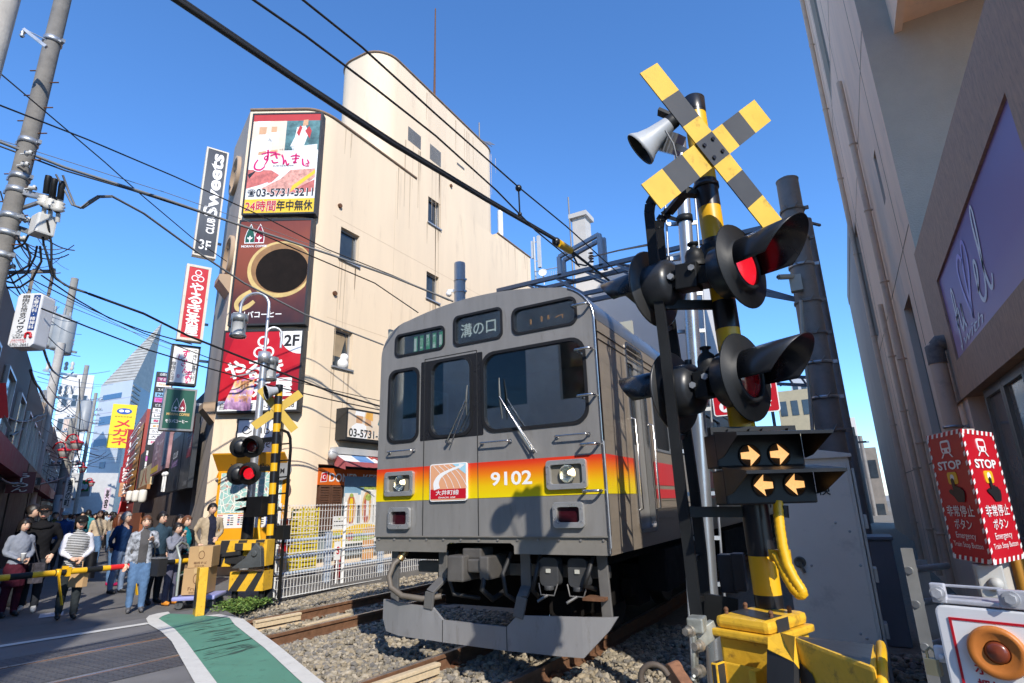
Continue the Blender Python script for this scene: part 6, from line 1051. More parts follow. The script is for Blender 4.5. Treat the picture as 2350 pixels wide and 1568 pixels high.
b = MB(); fa_ = Fr((WX+.15, y0, zt_-.08), (0, 1, 0), Vector((-.85, 0, .67))); fa_ = Fr((WX+.55, y0, zt_-.30), (0, 1, 0), Vector((-.4, 0, .22))); b.text('Kebab', fa_, 1.2, .24, 1.5, .18, 0, .02, .012); b.text('Factory', fa_, 1.45, .03, 1.5, .18, 0, .02, .012); b.build('awning_lettering', mat('awning_letter_red', (.5, .06, .04), .7, var=0), ks)
b = MB(); b.fbox(fw, y0-.05, zt_-.08, .0, y0+La, zt_+.10, .22); b.ball(fw.p(y0-.12, zt_-.1, .2), .16, 12, sq=(.6, 1, 1)); b.build('awning_case', mat('awning_case', (.52, .52, .52), .4, .2, var=.1), ks)
zf0, zf1 = SX(735, 1113, WX).z, SX(735, 1074, WX).z; ff = Fr((WX, kb[0], 0), (0, 1, 0)); b = MB(); b.fbox(ff, 0, zf0, -.05, 5.6, zf1, .04, 0); b.build('fascia', mat('fascia_orange', (.60, .12, .012), .5, var=.08), ks)
b = MB(); f = ff.at(0, 0, .042); hf = zf1-zf0; b.text('DONER', f, .36, zf0+hf*.2, 1.05, hf*.52, 0, .02); b.text('KEBAB', f, 1.62, zf0+hf*.2, 1.05, hf*.52, 0, .02); b.prism([(.06, zf0+hf*.15), (.28, zf0+hf*.2), (.30, zf0+hf*.8), (.10, zf0+hf*.7)], f, 0, .003, 0); b.prism([(.08, zf0+hf*.2), (.265, zf0+hf*.24), (.28, zf0+hf*.75), (.11, zf0+hf*.66)], f, .003, .006, 1); b.ring(circ(.055, 14, .185, zf0+hf*.46), circ(.04, 14, .197, zf0+hf*.46), f, .006, .009, 0); b.prism(rrect(.2, hf*.6, .03, 2, 2.78, zf0+hf*.2), f, 0, .003, 0); b.build('fascia_lettering', [LWHITE, RED], ks)
b = MB(); b.fbox(ff, 0, .3, -.28, 5.7, zf0, -.24, 0); b.fbox(ff, 0, .25, -.2, 5.7, .32, .1, 0); b.build('stall_back', mat('stall_interior', (.20, .24, .26), .8, var=.2), ks)
SHU = mat('shutter_brown', (.10, .045, .025), .7, var=.2)
for x in (.06, .48):
    b = MB(); b.ring(rect(x, .95, x+.40, zf0-.01), rect(x+.05, 1.0, x+.35, zf0-.06), ff, -.1, .03); n = 16
    for k in range(n): z = 1.0+(zf0-1.07)*k/n; b.fbox(ff, x+.05, z, -.08, x+.35, z+.05, .015)
    b.build('louver_shutter', SHU, ks)
BUN = mat('print_bread', (.62, .38, .17), .5, var=.2, scale=8); LETT = mat('print_lettuce', (.35, .42, .10), .5, var=.5, scale=12); MEAT = mat('print_meat', (.42, .10, .07), .5, var=.4, scale=10); PAPER = mat('poster_white', (.72, .71, .68), .5, var=.08)
def poster(x, z, w, h, items, d=.05):
    f = Fr((WX+d, kb[0]+x, z), (0, 1, 0)); b = MB(); b.fbox(f, 0, 0, -.01, w, h, 0, 0)
    for kind, P in items: b.prism([(px*w, py*h) for px, py in P], f, .0, .003+.001*len(b.F)*.01, kind)
    b.build('menu_poster', [PAPER, BUN, MEAT, LETT, mat('print_sky', (.20, .36, .50), .5, var=.15), SYEL, mat('print_orange_box', (.62, .30, .10), .5, var=.1), INK], ks)
E8 = lambda cx, cy, rx, ry: ell(cx, cy, rx, ry, 0, 16)
poster(.92, 1.55, 1.9, .78, [(4, rect(.0, .62, 1, 1)), (3, rect(.3, .55, 1, .66)), (4, [(0, .3), (.35, .38), (.4, .62), (0, .62)])])
poster(.94, .98, .5, .9, [(1, E8(.5, .5, .36, .46)), (2, rrect(.4, .8, .12, 3, .30, .1)), (5, rrect(.28, .7, .1, 3, .36, .15)), (3, E8(.5, .93, .14, .06))], .06); poster(1.55, 1.0, .5, .95, [(1, E8(.5, .5, .38, .48)), (2, E8(.45, .45, .22, .38)), (0, E8(.55, .55, .12, .3)), (3, E8(.6, .8, .25, .1))], .06); poster(2.1, 1.05, .7, .8, [(0, rect(0, 0, 1, 1)), (7, rect(.1, .2, .9, .23)), (7, rect(.1, .4, .9, .43)), (2, rect(.1, .7, .5, .9)), (7, rect(.1, .6, .9, .62))], .06)
poster(.55, .92, .42, .36, [(7, rect(.1, .6, .9, .66)), (7, rect(.1, .3, .9, .35)), (3, rect(.4, .75, .6, .85))], .07); poster(.9, .55, 1.5, .52, [(5, E8(.5, .6, .48, .35)), (3, E8(.45, .3, .45, .2)), (2, E8(.2, .35, .1, .2)), (1, E8(.75, .55, .25, .28))], .07); poster(.5, .45, .42, .5, [(5, rect(.02, .02, .98, .98)), (7, rect(.2, .5, .8, .54)), (7, rect(.2, .35, .8, .39)), (3, rect(.2, .65, .8, .8))], .08)
poster(1.45, .12, .42, .5, [(6, rect(0, 0, 1, 1)), (1, rect(.05, .3, .95, .5))], .3); poster(2.3, .5, .5, .5, [(7, rect(.05, .05, .95, .95)), (2, rect(.1, .5, .45, .9)), (5, rect(.5, .5, .9, .9)), (3, rect(.1, .1, .45, .45)), (0, rect(.5, .1, .9, .45))], .09)
# stacked crates, fire point, extinguisher
crm = mat('crate_yellow', (.55, .42, .01), .5, var=.1); X0 = SX(690, 1200, WX+.8); ybase = X0.y
for k in range(7):
    z = .12+.20*k; x0, x1, y0_, y1_ = WX+.55, WX+.95, ybase-.08, ybase+.42; b = MB(); b.box2((x0, y0_, z), (x1, y1_, z+.02))
    for a_ in range(2): b.box2((x0, y0_, z+.02+.09*a_), (x1, y0_+.02, z+.08+.09*a_)); b.box2((x0, y1_-.02, z+.02+.09*a_), (x1, y1_, z+.08+.09*a_)); b.box2((x1-.02, y0_, z+.02+.09*a_), (x1, y1_, z+.08+.09*a_)); b.box2((x0, y0_, z+.02+.09*a_), (x0+.02, y1_, z+.08+.09*a_))
    for px_ in (x0, x1-.03):
        for py_ in (y0_, y1_-.03): b.box2((px_-.002, py_-.002, z), (px_+.032, py_+.032, z+.195))
    tag(b.build('plastic_crate', crm), ['lowest yellow plastic crate of the tall stack behind the mesh fence', 'second yellow crate from the ground in the tall stack', 'third yellow crate from the ground in the tall stack', 'middle yellow crate of the seven stacked by the kebab counter', 'third yellow crate from the top of the tall stack', 'second yellow crate from the top of the tall stack', 'topmost yellow plastic crate of the tall stack'][k], 'crate', 'yellow crates stacked by the kebab counter')
FRD = mat('fire_red', (.42, .01, .02), .4, var=.12); b = MB(); p = SX(660, 1225, WX+.5); b.box2((WX+.25, p.y-.25, .75), (WX+.5, p.y+.3, 1.28)); b.box2((WX+.28, p.y-.22, .55), (WX+.47, p.y+.27, .75)); hb_ = b.build('hydrant_box', FRD, bevel=.01, label='red fire equipment box behind the white mesh fence'); tag(hb_, None, 'fire box'); b = MB(); f = Fr((WX+.503, p.y-.2, .8), (0, 1, 0)); b.text('消火器', f, .05, .2, .38, .16, 0, .02, .002); b.text('非常用', f, .05, .02, .38, .12, 0, .02, .002); b.build('box_lettering', LWHITE, hb_)
ex = thing('fire_extinguisher', 'red fire extinguisher with a white S plate in front of it', 'fire extinguisher', (SX(775, 1330, -9.7).x, SX(775, 1330, -9.7).y, .0)); p = Vector(ex.location); b = MB(); b.lathe(p, (0, 0, 1), [(0, .02), (.085, .02), (.085, .42), (.06, .50), (.03, .53), (.03, .6), (0, .6)], 20); b.tube([p+Vector((.03, 0, .57)), p+Vector((.12, -.04, .5)), p+Vector((.11, -.05, .2))], .014, 8, 1); b.build('cylinder', [FRD, BLACK], ex); b = MB(); b.beam(p+Vector((0, 0, .6)), p+Vector((.02, -.14, .66)), .02, .015); b.build('handle', BLACK, ex)
q = SX(774, 1268, -9.3); f = Fr((q.x, q.y-.07, SX(774, 1285, -9.3).z), (0, 1, 0)); hS = SX(774, 1243, -9.3).z-f.O.z; b = MB(); b.fbox(f, 0, 0, -.01, .15, hS, .01); b.cyl(f.p(.075, -.45, 0), f.p(.075, 0, 0), .012, n=8); sp_ = b.build('track_marker', WHITE, label='small white track marker plate lettered S by the fence'); tag(sp_, None, 'marker'); b = MB(); b.text('S', f, .035, hS*.3, .08, hS*.42, 0, .02, .014); b.build('marker_letter', RED, sp_)
# information board
OI = mat('board_orange', (.72, .33, .01), .4, var=.05); tl_, tr_ = SP(499, 1082, PR+NS*.4, NS), SP(656, 1080, PR+NS*.4, NS); bl_ = SP(488, 1250, PR+NS*.4, NS); U = (tr_-tl_)*Vector((1, 1, 0)); w = U.length; f = Fr((bl_.x*.5+tl_.x*.5, bl_.y*.5+tl_.y*.5, .25), U); zt = tl_.z-.25; zc = SP(570, 1045, PR+NS*.4, NS).z-.25
ib = thing('information_board', 'bright orange town map board lettered information under the club sign', 'notice board', tuple(f.p(w/2, 0))); b = MB(); b.fbox(f, 0, 0, -.18, w, zt, 0); b.prism([(0, 0), (.0, -.16), (.10, -.16), (.0, 0)], Fr(f.p(0, zt, 0), f.N*1.0, (0, 0, 1)), 0, .01); b.build('board_case', OI, ib)
b = MB(); V = [f.p(x, y, z) for x in (-.03, w+.03) for y, z in ((zt, .0), (zc, .35), (zc+.03, .36), (zt+.06, -.15))]; b.add(V, [(0, 1, 2, 3), (7, 6, 5, 4), (0, 4, 5, 1), (1, 5, 6, 2), (2, 6, 7, 3), (3, 7, 4, 0)]); b.build('board_hood', OI, ib); fh = Fr(f.p(0, zt+.0, .0), f.U, f.p(0, zc, .35)-f.p(0, zt, 0)); b = MB(); b.text('information', fh, w*.20, .06, w*.62, .17, 0, .02, .008); b.build('board_lettering', mat('board_letter', (.10, .055, .02), .5, var=0), ib)
def map_mat():
    m = mat('map_print', (.3, .5, .48), .35, var=0); nt = m.node_tree; N = nt.nodes; L = nt.links; tc = N.new('ShaderNodeTexCoord'); mp = N.new('ShaderNodeMapping'); mp.inputs['Rotation'].default_value = (.3, .2, .4); L.new(tc.outputs['Object'], mp.inputs[0])
    v = N.new('ShaderNodeTexVoronoi'); v.feature = 'DISTANCE_TO_EDGE'; v.inputs['Scale'].default_value = 7; L.new(mp.outputs[0], v.inputs['Vector']); v2 = N.new('ShaderNodeTexVoronoi'); v2.inputs['Scale'].default_value = 16; L.new(mp.outputs[0], v2.inputs['Vector'])
    cr = N.new('ShaderNodeValToRGB'); e = cr.color_ramp.elements; e[0].position = .0; e[0].color = (.28, .50, .47, 1); e[1].position = 1; e[1].color = (.52, .68, .62, 1); x = e.new(.8); x.color = (.36, .58, .54, 1); x = e.new(.9); x.color = (.45, .18, .15, 1); sp = N.new('ShaderNodeSeparateColor'); L.new(v2.outputs['Color'], sp.inputs[0]); L.new(sp.outputs[0], cr.inputs[0])
    mr = N.new('ShaderNodeMapRange'); mr.inputs[1].default_value = .05; mr.inputs[2].default_value = .07; L.new(v.outputs['Distance'], mr.inputs[0]); mx = N.new('ShaderNodeMix'); mx.data_type = 'RGBA'; L.new(mr.outputs[0], mx.inputs[0]); mx.inputs[6].default_value = (.75, .75, .70, 1); L.new(cr.outputs[0], mx.inputs[7]); L.new(mx.outputs[2], N['Principled BSDF'].inputs['Base Color']); return m
zm = SP(570, 1177, PR+NS*.4, NS).z-.25; b = MB(); b.fbox(f, .07, zm, -.02, w-.10, zt-.05, .004); b.build('town_map', map_mat(), ib); b = MB(); b.fbox(f, .07, zm-.34, -.02, w-.10, zm-.02, .004, 0)
for i in range(6):
    x = .09+i*(w-.22)/6; b.fbox(f, x, zm-.06, .004, x+.12, zm-.04, .006, 2 if i % 2 else 3)
    for k in range(4): b.fbox(f, x, zm-.12-.05*k, .004, x+.05, zm-.09-.05*k, .006, 1+(i+k) % 3); b.fbox(f, x+.07, zm-.12-.05*k, .004, x+.14, zm-.10-.05*k, .006, 1)
b.fbox(f, w-.42, zm-.33, .006, w-.12, zm-.04, .008, 2); b.text('駿台', f, w-.40, zm-.20, .26, .12, 0, .03, .010); b.text('0120-11-2405', f, w-.40, zm-.30, .26, .05, 0, 0, .010); b.build('board_list', [PAPER, INK, mat('list_blue', (.02, .08, .35), .4, var=0), RED], ib); b = MB(); b.fbox(f, .05, .18, 0, .75, .36, .006, 0); b.text('MIC', f, .10, .22, .2, .1, 1, .02, .008, .3); b.text('株式会社 広告', f, .36, .23, .34, .07, 2, 0, .008); b.build('board_label', [LWHITE, RED, INK], ib)
b = MB(); b.prism(circ(.24, 28, w-.1, zt-.02), f, .1, .14); o = b.build('round_plate', mat('plate_grey', (.25, .26, .27), .5, var=.1), ib); b = MB(); b.text('M', f, w-.12, zt-.1, .1, .12, 0, .02, .143); b.build('plate_letter', INK, o)
# white mesh fence along the track and the pale blue guard rail behind it
A, B = Vector((-9.26, 7.45, -.12)), Vector((-9.42, 12.6, -.12)); d = (B-A).normalized(); Lf = (B-A).length; Hf = SX(700, 1158, -9.3).z+.12
mf = thing('mesh_fence', 'white welded mesh fence between the gravel and the kebab stall', 'fence', tuple(A)); MW = mat('fence_white', (.74, .74, .73), .45, var=.05); b = MB(); n = int(Lf/.075)
for i in range(n+1): p = A+d*(Lf*i/n); b.beam(p+Vector((0, 0, .04)), p+Vector((0, 0, Hf)), .008, .008)
for z in np.arange(.06, Hf, .15): b.beam(A+Vector((.006, 0, z)), B+Vector((.006, 0, z)), .008, .008)
for z in (.06, .42, .80, 1.16, Hf-.02):
    if z > Hf: continue
    for s_ in (.03, .045): b.beam(A+Vector((s_, 0, z)), B+Vector((s_, 0, z)), .009, .009)
b.build('fence_mesh', MW, mf)
for k in range(4): b = MB(); p = A+d*(.02+1.72*k); b.cyl(p-Vector((.03, 0, .05)), p+Vector((-.03, 0, Hf+.03)), .035, n=12); b.build('fence_post', MW, mf)
gr_ = thing('guard_rail', 'pale blue pipe guard rail standing behind the white mesh fence', 'guard rail', (-9.75, 9, 0)); PB = mat('pale_blue_paint', (.40, .48, .60), .4, var=.08); Ag, Bg = Vector((-9.72, 7.6, 0)), Vector((-9.9, 13.2, 0))
for z in (.28, .58, .88): b = MB(); b.cyl(Ag+Vector((0, 0, z)), Bg+Vector((0, 0, z)), .03, n=10); b.build('guard_bar', PB, gr_)
for k in range(3): b = MB(); p = Ag.lerp(Bg, .28+.30*k); b.box(p+Vector((0, 0, .5)), (.06, .16, 1.0)); b.build('guard_post', PB, gr_)
leaf_patch('shrubbery', [(-9.3, 12.4, .0), (-9.8, 13.2, .1), (-9.2, 13.4, .1), (-9.6, 12.6, .9), (-9.3, 13.2, .8)], 1500, .2, 'small green and yellow shrubs behind the train coupler', 8, ((.08, .15, .03), (.30, .28, .05), (.05, .10, .025), (.35, .12, .05)), (.02, .05))
# ------------------------------------------------------------------ the shopping street behind the barrier
def zv(P, x, y): d = _ray(x, y); t = math.hypot(P[0], P[1])/math.hypot(d[0], d[1]); return 1.45+d[2]*t
def GP2(x, dep): p = SD(x, 1150, dep); return Vector((p.x, p.y, 0))
NST = fs2.N  # normal of the right street front, towards the road
def rp(t, off=0., z=0.): return PL+SF*t+NST*off+Vector((0, 0, z))
def tpx(x, y=1080): p = on_st(x, y); return (p-PL).dot(SF)
# low shop front on from the corner building: dark club panels, poster wall, pub front
an = thing('pub_building', 'two storey pub building with dark poster panels joined to the cream corner', 'building', tuple(rp(9)))
fa = Fr(rp(2.3), SF*-1); b = MB(); ann_z = zv(rp(2.6), 470, 905); b.add([rp(t, o, z) for z in (0, ann_z) for t, o in ((2.3, 0), (24, 0), (24, -8), (2.3, -8))], [(0, 1, 2, 3), (7, 6, 5, 4), (0, 4, 5, 1), (1, 5, 6, 2), (2, 6, 7, 3), (3, 7, 4, 0)]); b.build('wall', mat('pub_wall_dark', (.10, .07, .055), .8, var=.2), an)
def fpanel(t0, t1, y0, y1, xm, off, m, name, par, th=.12):
    """a panel on the street front between two distances, its heights read at one spot"""
    P = rp((t0+t1)/2, off); z0, z1 = zv(P, xm, y1), zv(P, xm, y0); f = Fr(rp(t1, off, z0), -SF); b = MB(); b.fbox(f, 0, 0, -th, t1-t0, z1-z0, 0); o = b.build(name, m, par); return f.at(0, 0, .004), t1-t0, z1-z0, o
PDK = mat('panel_dark', (.028, .031, .036), .4, var=.15); f, w, h, o = fpanel(1.0, 2.9, 960, 1122, 460, .30, PDK, 'club_panel', an)
b = MB(); b.text('CLUB', f, w*.35, h*.72, w*.5, h*.12, 0, .02, .003, .2); b.fbox(f, w*.52, h*.42, 0, w*.92, h*.98, .002, 1); b.text('たちの\n居酒屋', f, w*.56, h*.55, w*.32, h*.3, 0, .02, .004); b.text('CASHING', f, w*.5, h*.04, w*.4, h*.06, 0, 0, .003); b.build('panel_lettering', [mat('lettering_dim', (.45, .45, .45), .5, var=0), mat('panel_red', (.25, .01, .02), .4, var=.1)], o)
f, w, h, o = fpanel(3.0, 5.7, 985, 1128, 430, .30, PDK, 'club_panel', an); b = MB(); b.text('CLUB', f, w*.3, h*.52, w*.4, h*.1, 0, .02, .003, .25); b.text('Sweets', f, w*.22, h*.38, w*.6, h*.14, 1, .02, .003, .25); b.fbox(f, w*.1, h*.86, 0, w*.8, h*.97, .002, 2); b.build('panel_lettering', [LWHITE, mat('lettering_lilac', (.40, .25, .45), .5, var=0), mat('panel_blue', (.10, .16, .22), .4, var=0)], o)
for x, t in ((441, 3.2), (436, 3.7)): P = rp(t, .6); b = MB(); z = zv(P, x, 1128); b.cyl(P+Vector((0, 0, z)), P+Vector((0, 0, z+.45)), .03, n=10); b.ball(P+Vector((0, 0, z+.5)), .07, 10); b.build('globe_lamp', WHITE, an)
f, w, h, o = fpanel(6.2, 11.5, 992, 1085, 398, .35, mat('poster_wall', (.36, .20, .22), .5, var=.6, scale=1.6), 'poster_panel', an); b = MB(); b.text('名物', f, w*.15, h*.35, w*.5, h*.5, 0, .03, .003); b.fbox(f, w*.72, h*.1, 0, w*.97, h*.9, .003, 1); b.fbox(f, w*.02, h*.05, 0, w*.5, h*.2, .003, 2); b.build('panel_lettering', [mat('poster_pale', (.62, .45, .45), .5, var=.2), mat('poster_grey', (.16, .2, .25), .5, var=.3), SYEL], o)
f, w, h, o = fpanel(11.8, 17.5, 1072, 1118, 362, .3, mat('pub_board', (.62, .50, .30), .6, var=.15), 'pub_board', an); b = MB(); b.text('八', f, w*.2, h*.12, w*.55, h*.76, 0, .03, .004); b.build('board_lettering', mat('brush_red', (.5, .03, .015), .5, var=0), o)
f, w, h, o = fpanel(11.6, 18, 1118, 1128, 362, .4, mat('pub_beam', (.36, .16, .05), .6, var=.2), 'pub_beam', an)
f, w, h, o = fpanel(11.0, 19, 1176, 1232, 372, .5, mat('pub_counter', (.30, .09, .03), .6, var=.25), 'pub_counter', an)
PLAN = mat('paper_lantern', (.72, .70, .64), .7, var=.08)
for x, lab in ((377, 'white paper lantern nearest the corner of the pub front'), (357, 'middle white paper lantern of the pub front'), (339, 'third white paper lantern hanging over the pub counter')):
    t = tpx(x); P = rp(t, .6); z = zv(P, x, 1138); b = MB(); b.lathe((P.x, P.y, z-.34), (0, 0, 1), [(.07, .1), (.12, .12), (.14, .2), (.145, .34), (.14, .48), (.12, .56), (.07, .58)], 18, 0); b.lathe((P.x, P.y, z-.26), (0, 0, 1), [(0, 0), (.08, 0), (.08, .03)], 14, 1); b.lathe((P.x, P.y, z+.23), (0, 0, 1), [(.08, 0), (.08, .03), (0, .03)], 14, 1); l = b.build('paper_lantern', [PLAN, BLACK]); tag(l, lab, 'lantern', 'lanterns of the pub front'); b = MB(); fl = Fr(Vector((P.x, P.y, z-.2)), -SF); fl = Fr(Vector((P.x, P.y, z-.16))+NST*.15+SF*.05, -SF); b.vtext('居酒', fl, 0, 0, .10, .30, 0, .02, .0); b.build('lantern_lettering', INK, l)
t = tpx(362); P = rp(t, .9); z0, z1 = zv(P, 362, 1180), zv(P, 362, 1150); f = Fr(Vector((P.x, P.y, z0))+SF*.5, -SF+NST*.3); b = MB(); b.prism([(0, 0), (1.05, 0), (.9, z1-z0), (.1, z1-z0)], f, -.02, .02); o = b.build('drink_banner', mat('banner_red', (.62, .01, .015), .5, var=.05)); tag(o, 'red drinks banner with white script hanging at the pub front', 'banner'); b = MB(); f = f.at(0, 0, .024); b.text('Coca', f, .22, (z1-z0)*.12, .26, (z1-z0)*.76, 0, .02, 0, .2, rot=90); b.text('Cola', f, .52, (z1-z0)*.12, .26, (z1-z0)*.76, 0, .02, 0, .2, rot=90); b.build('banner_lettering', LWHITE, o)
# a generic street block: front from column xl (depth dl) to xr (depth dr)
def block(name, lab, xl, dl, xr, dr, ytop, m, wins=(), wm=None, back=8, cat='building', base=0.):
    L = GP2(xl, dl); R = SP(xr, 1150, L, ST); R.z = 0; h = zv(L, xl, ytop); U = R-L; f = Fr((L.x, L.y, base), U); w = U.length; t = thing(name, lab, cat, tuple(f.p(w/2, 0, -back/2))); b = MB(); b.fbox(f, 0, 0, -back, w, h-base, 0); b.build('wall', m, t)
    for k, (x0, z0, x1, z1) in enumerate(wins): b = MB(); b.ring(rect(x0*w, z0*h, x1*w, z1*h), rect(x0*w+.05, z0*h+.05, x1*w-.05, z1*h-.05), f, -.02, .08); o = b.build('window', WF, t); b = MB(); b.fbox(f, x0*w, z0*h, -.02, x1*w, z1*h, .03); b.build('glass_pane', wm or WG, o)
    return t, f, w, h
GRW = mat('street_grey_wall', (.16, .15, .145), .85, var=.2, scale=.8, stretch=(1, 1, .3)); BRW = mat('street_brown_wall', (.20, .14, .10), .85, var=.2, scale=.8)
# left row: fronts seen edge-on, running along the street
L0_ = SD(0, 1000, 13.0); L0_.z = 0
def lp(t, off=0., z=0.): return L0_+SF*t-NST*off+Vector((0, 0, z))
def lblock(name, lab, t0, t1, xt, yt, m, back=7, wins=0, group=None):
    h = zv(lp((t0+t1)/2), xt, yt); t = thing(name, lab, 'building', tuple(lp((t0+t1)/2, -back/2)), group); b = MB(); b.add([lp(a, o, z) for z in (0, h) for a, o in ((t0, 0), (t1, 0), (t1, -back), (t0, -back))], [(0, 1, 2, 3), (7, 6, 5, 4), (0, 4, 5, 1), (1, 5, 6, 2), (2, 6, 7, 3), (3, 7, 4, 0)]); b.build('wall', m, t)
    f = Fr(lp(t0), SF); n = wins
    for k in range(n):
        for z in (3.2, 5.4):
            if z+1.4 > h: continue
            a = (t1-t0)*(k+.25)/n; b = MB(); b.ring(rect(a, z, a+(t1-t0)*.5/n, z+1.4), rect(a+.06, z+.06, a+(t1-t0)*.5/n-.06, z+1.34), f, -.02, .09); o = b.build('window', WF, t); b = MB(); b.fbox(f, a, z, -.01, a+(t1-t0)*.5/n, z+1.4, .03); b.build('glass_pane', WG, o)
    b = MB(); b.fbox(f, .2, 0, 0, t1-t0-.2, 2.5, .04); b.build('shop_opening', mat('shop_dark', (.025, .02, .018), .6, var=.3), t); b = MB(); b.fbox(f, .1, 2.5, 0, t1-t0-.1, 3.0, .35); b.build('shop_canopy', [mat('canopy_red', (.22, .02, .03), .6, var=.2), mat('canopy_brown', (.12, .07, .05), .6, var=.2), mat('canopy_pink', (.35, .20, .2), .6, var=.2)][int(abs(t0)*3) % 3], t); return t, f, h
lblock('shop_building', 'dark grey stucco shop building at the far left edge of the street', -6, 4.2, 30, 745, GRW, wins=3)
lblock('shop_building', 'brown shop building behind the first dark one on the left', 4.4, 12, 85, 905, BRW, wins=3); lblock('shop_building', 'narrow tan shop building with small windows further up the left side', 12.2, 22, 100, 960, mat('street_tan_wall', (.30, .23, .17), .85, var=.2), wins=3)
lblock('shop_building', 'low dark shop building near the middle of the left row', 22.2, 36, 122, 1010, BRW, wins=3); lblock('shop_building', 'farthest shop building of the left row below the pale block', 36.2, 60, 140, 1045, GRW, wins=3)
# pale blocks and the glass spire at the end of the street
PALE = mat('pale_block', (.62, .60, .57), .7, var=.08, scale=.3); block('office_block', 'pale white office block behind the tangle of street wires', 88, 60, 165, 60, 850, PALE, [(.1+.3*i, .3+.16*j, .3+.3*i, .38+.16*j) for i in range(3) for j in range(4)], back=10)
block('office_block', 'narrow pink beige building with a drawn crest, beside the tall white poles', 112, 46, 150, 46, 955, mat('pink_beige', (.58, .46, .38), .8, var=.1), [(.15, .3, .4, .42)], back=6); block('shop_building', 'white shop building with a garlic sign over its dark entrance at the street end', 150, 57, 262, 57, 1085, mat('shop_white', (.48, .48, .47), .7, var=.1), (), back=6)
sq_ = thing('spire_tower', 'office tower with a slanted grey tiled spire at the end of the street', 'building', tuple(GP2(260, 78))); c0, c1, c2, c3 = GP2(186, 76), GP2(262, 73), GP2(308, 82), GP2(236, 92)
zt0 = zv(c1, 262, 868); SPT = mat('spire_tiles', (.42, .41, .37), .6, .1, var=.25, scale=.5, stretch=(1, 1, 3)); TWL = mat('tower_panel_pale', (.50, .55, .62), .4, var=.08, scale=.2); TWD = mat('tower_panel_grey', (.16, .18, .21), .4, .2, var=.15)
b = MB(); q4 = [c0, c1, c2, c3]; b.add([p+Vector((0, 0, z)) for z in (0, zt0) for p in q4], [(0, 1, 5, 4), (1, 2, 6, 5), (2, 3, 7, 6), (3, 0, 4, 7), (4, 5, 6, 7)]); b.I = [0, 1, 1, 1, 1]; b.build('wall', [TWL, TWD], sq_)
ap = GP2(311, 80); apz = zv(ap, 313, 733); lp_ = c0; b = MB(); T0, T1, T2 = c0+Vector((0, 0, zt0-.2)), c1.lerp(c2, .9)+Vector((0, 0, zt0-.3)), c2+Vector((0, 0, zt0)); A_ = Vector((ap.x, ap.y, apz)); b.add([c0+Vector((0, 0, zt0)), c1+Vector((0, 0, zt0-.4)), A_, c2+Vector((0, 0, zt0)), c3+Vector((0, 0, zt0))], [(0, 1, 2), (1, 3, 2), (3, 4, 2), (4, 0, 2)]); b.build('spire_roof', SPT, sq_)
f = Fr(c0, c1-c0); w = (c1-c0).length
b = MB()
for k in range(1, 22):
    z = zt0+(apz-zt0)*k/22; s = (z-zt0)/(apz-zt0); p, q = (c0+Vector((0, 0, zt0))).lerp(A_, s), (c1+Vector((0, 0, zt0-.4))).lerp(A_, s); b.beam(p, q, .07, .07)
b.build('spire_seam', mat('seam_brown', (.20, .17, .14), .8, var=.2), sq_)
for k, (x0, y0, x1, y1) in enumerate(((196, 952, 246, 972), (192, 1005, 240, 1022), (196, 900, 240, 912), (215, 1060, 228, 1075))):
    P = c0.lerp(c1, .5); z0, z1 = zv(P, (x0+x1)/2, y1), zv(P, (x0+x1)/2, y0); a, e = (x0-186)/76*w, (x1-186)/76*w; b = MB(); b.fbox(f, max(a, .3), z0, -.05, min(e, w-.3), z1, .05); b.build('window', mat('tower_glass_blue', (.07, .16, .30), .15, var=.1), sq_)
for k in range(9): z = 3+zt0*.09*k; b = MB(); b.fbox(f, 0, z, 0, w, z+.08, .02); b.build('panel_joint', mat('joint_lilac', (.42, .44, .54), .5, var=0), sq_)
f2_ = Fr(c1, c2-c1); w2 = (c2-c1).length; b = MB()
for k in range(12): b.fbox(f2_, w2*.02, zt0*.58+k*zt0*.034, 0, w2*.42, zt0*.58+k*zt0*.034+.25, .08)
b.build('louver', mat('louver_beige', (.34, .32, .27), .6, var=.1), sq_)
P = GP2(252, 70); z0, z1 = zv(P, 235, 1028), zv(P, 262, 928); f = Fr((P.x, P.y, z0), -NST); f = f.at(-1.3, 0, .4); w = 2.6; h = z1-z0; ym = thing('eyewear_sign', 'tall yellow eyewear sign with red katakana below the spire', 'sign', tuple(f.O)); b = MB(); b.fbox(f, 0, 0, -.3, w, h, 0); b.build('sign_case', mat('eyewear_yellow', (.80, .58, .01), .4, var=.03), ym); b = MB(); b.prism(ell(w*.5, h*.84, w*.32, h*.07), f, 0, .02, 1); b.prism(ell(w*.38, h*.845, w*.1, h*.03), f, .02, .03, 2); b.prism(ell(w*.62, h*.845, w*.1, h*.03), f, .02, .03, 2)
for i, ch in enumerate('メガネ'): b.text(ch, f, w*.18, h*(.47-.20*i), w*.64, h*.17, 0, .03, .03)
b.text('めがねのお店', f, w*.15, h*.70, w*.7, h*.03, 3, 0, .03); b.build('sign_lettering', [mat('eyewear_red', (.6, .015, .03), .4, var=0), mat('eyewear_blue', (.02, .08, .35), .4, var=0), LWHITE, INK], ym)
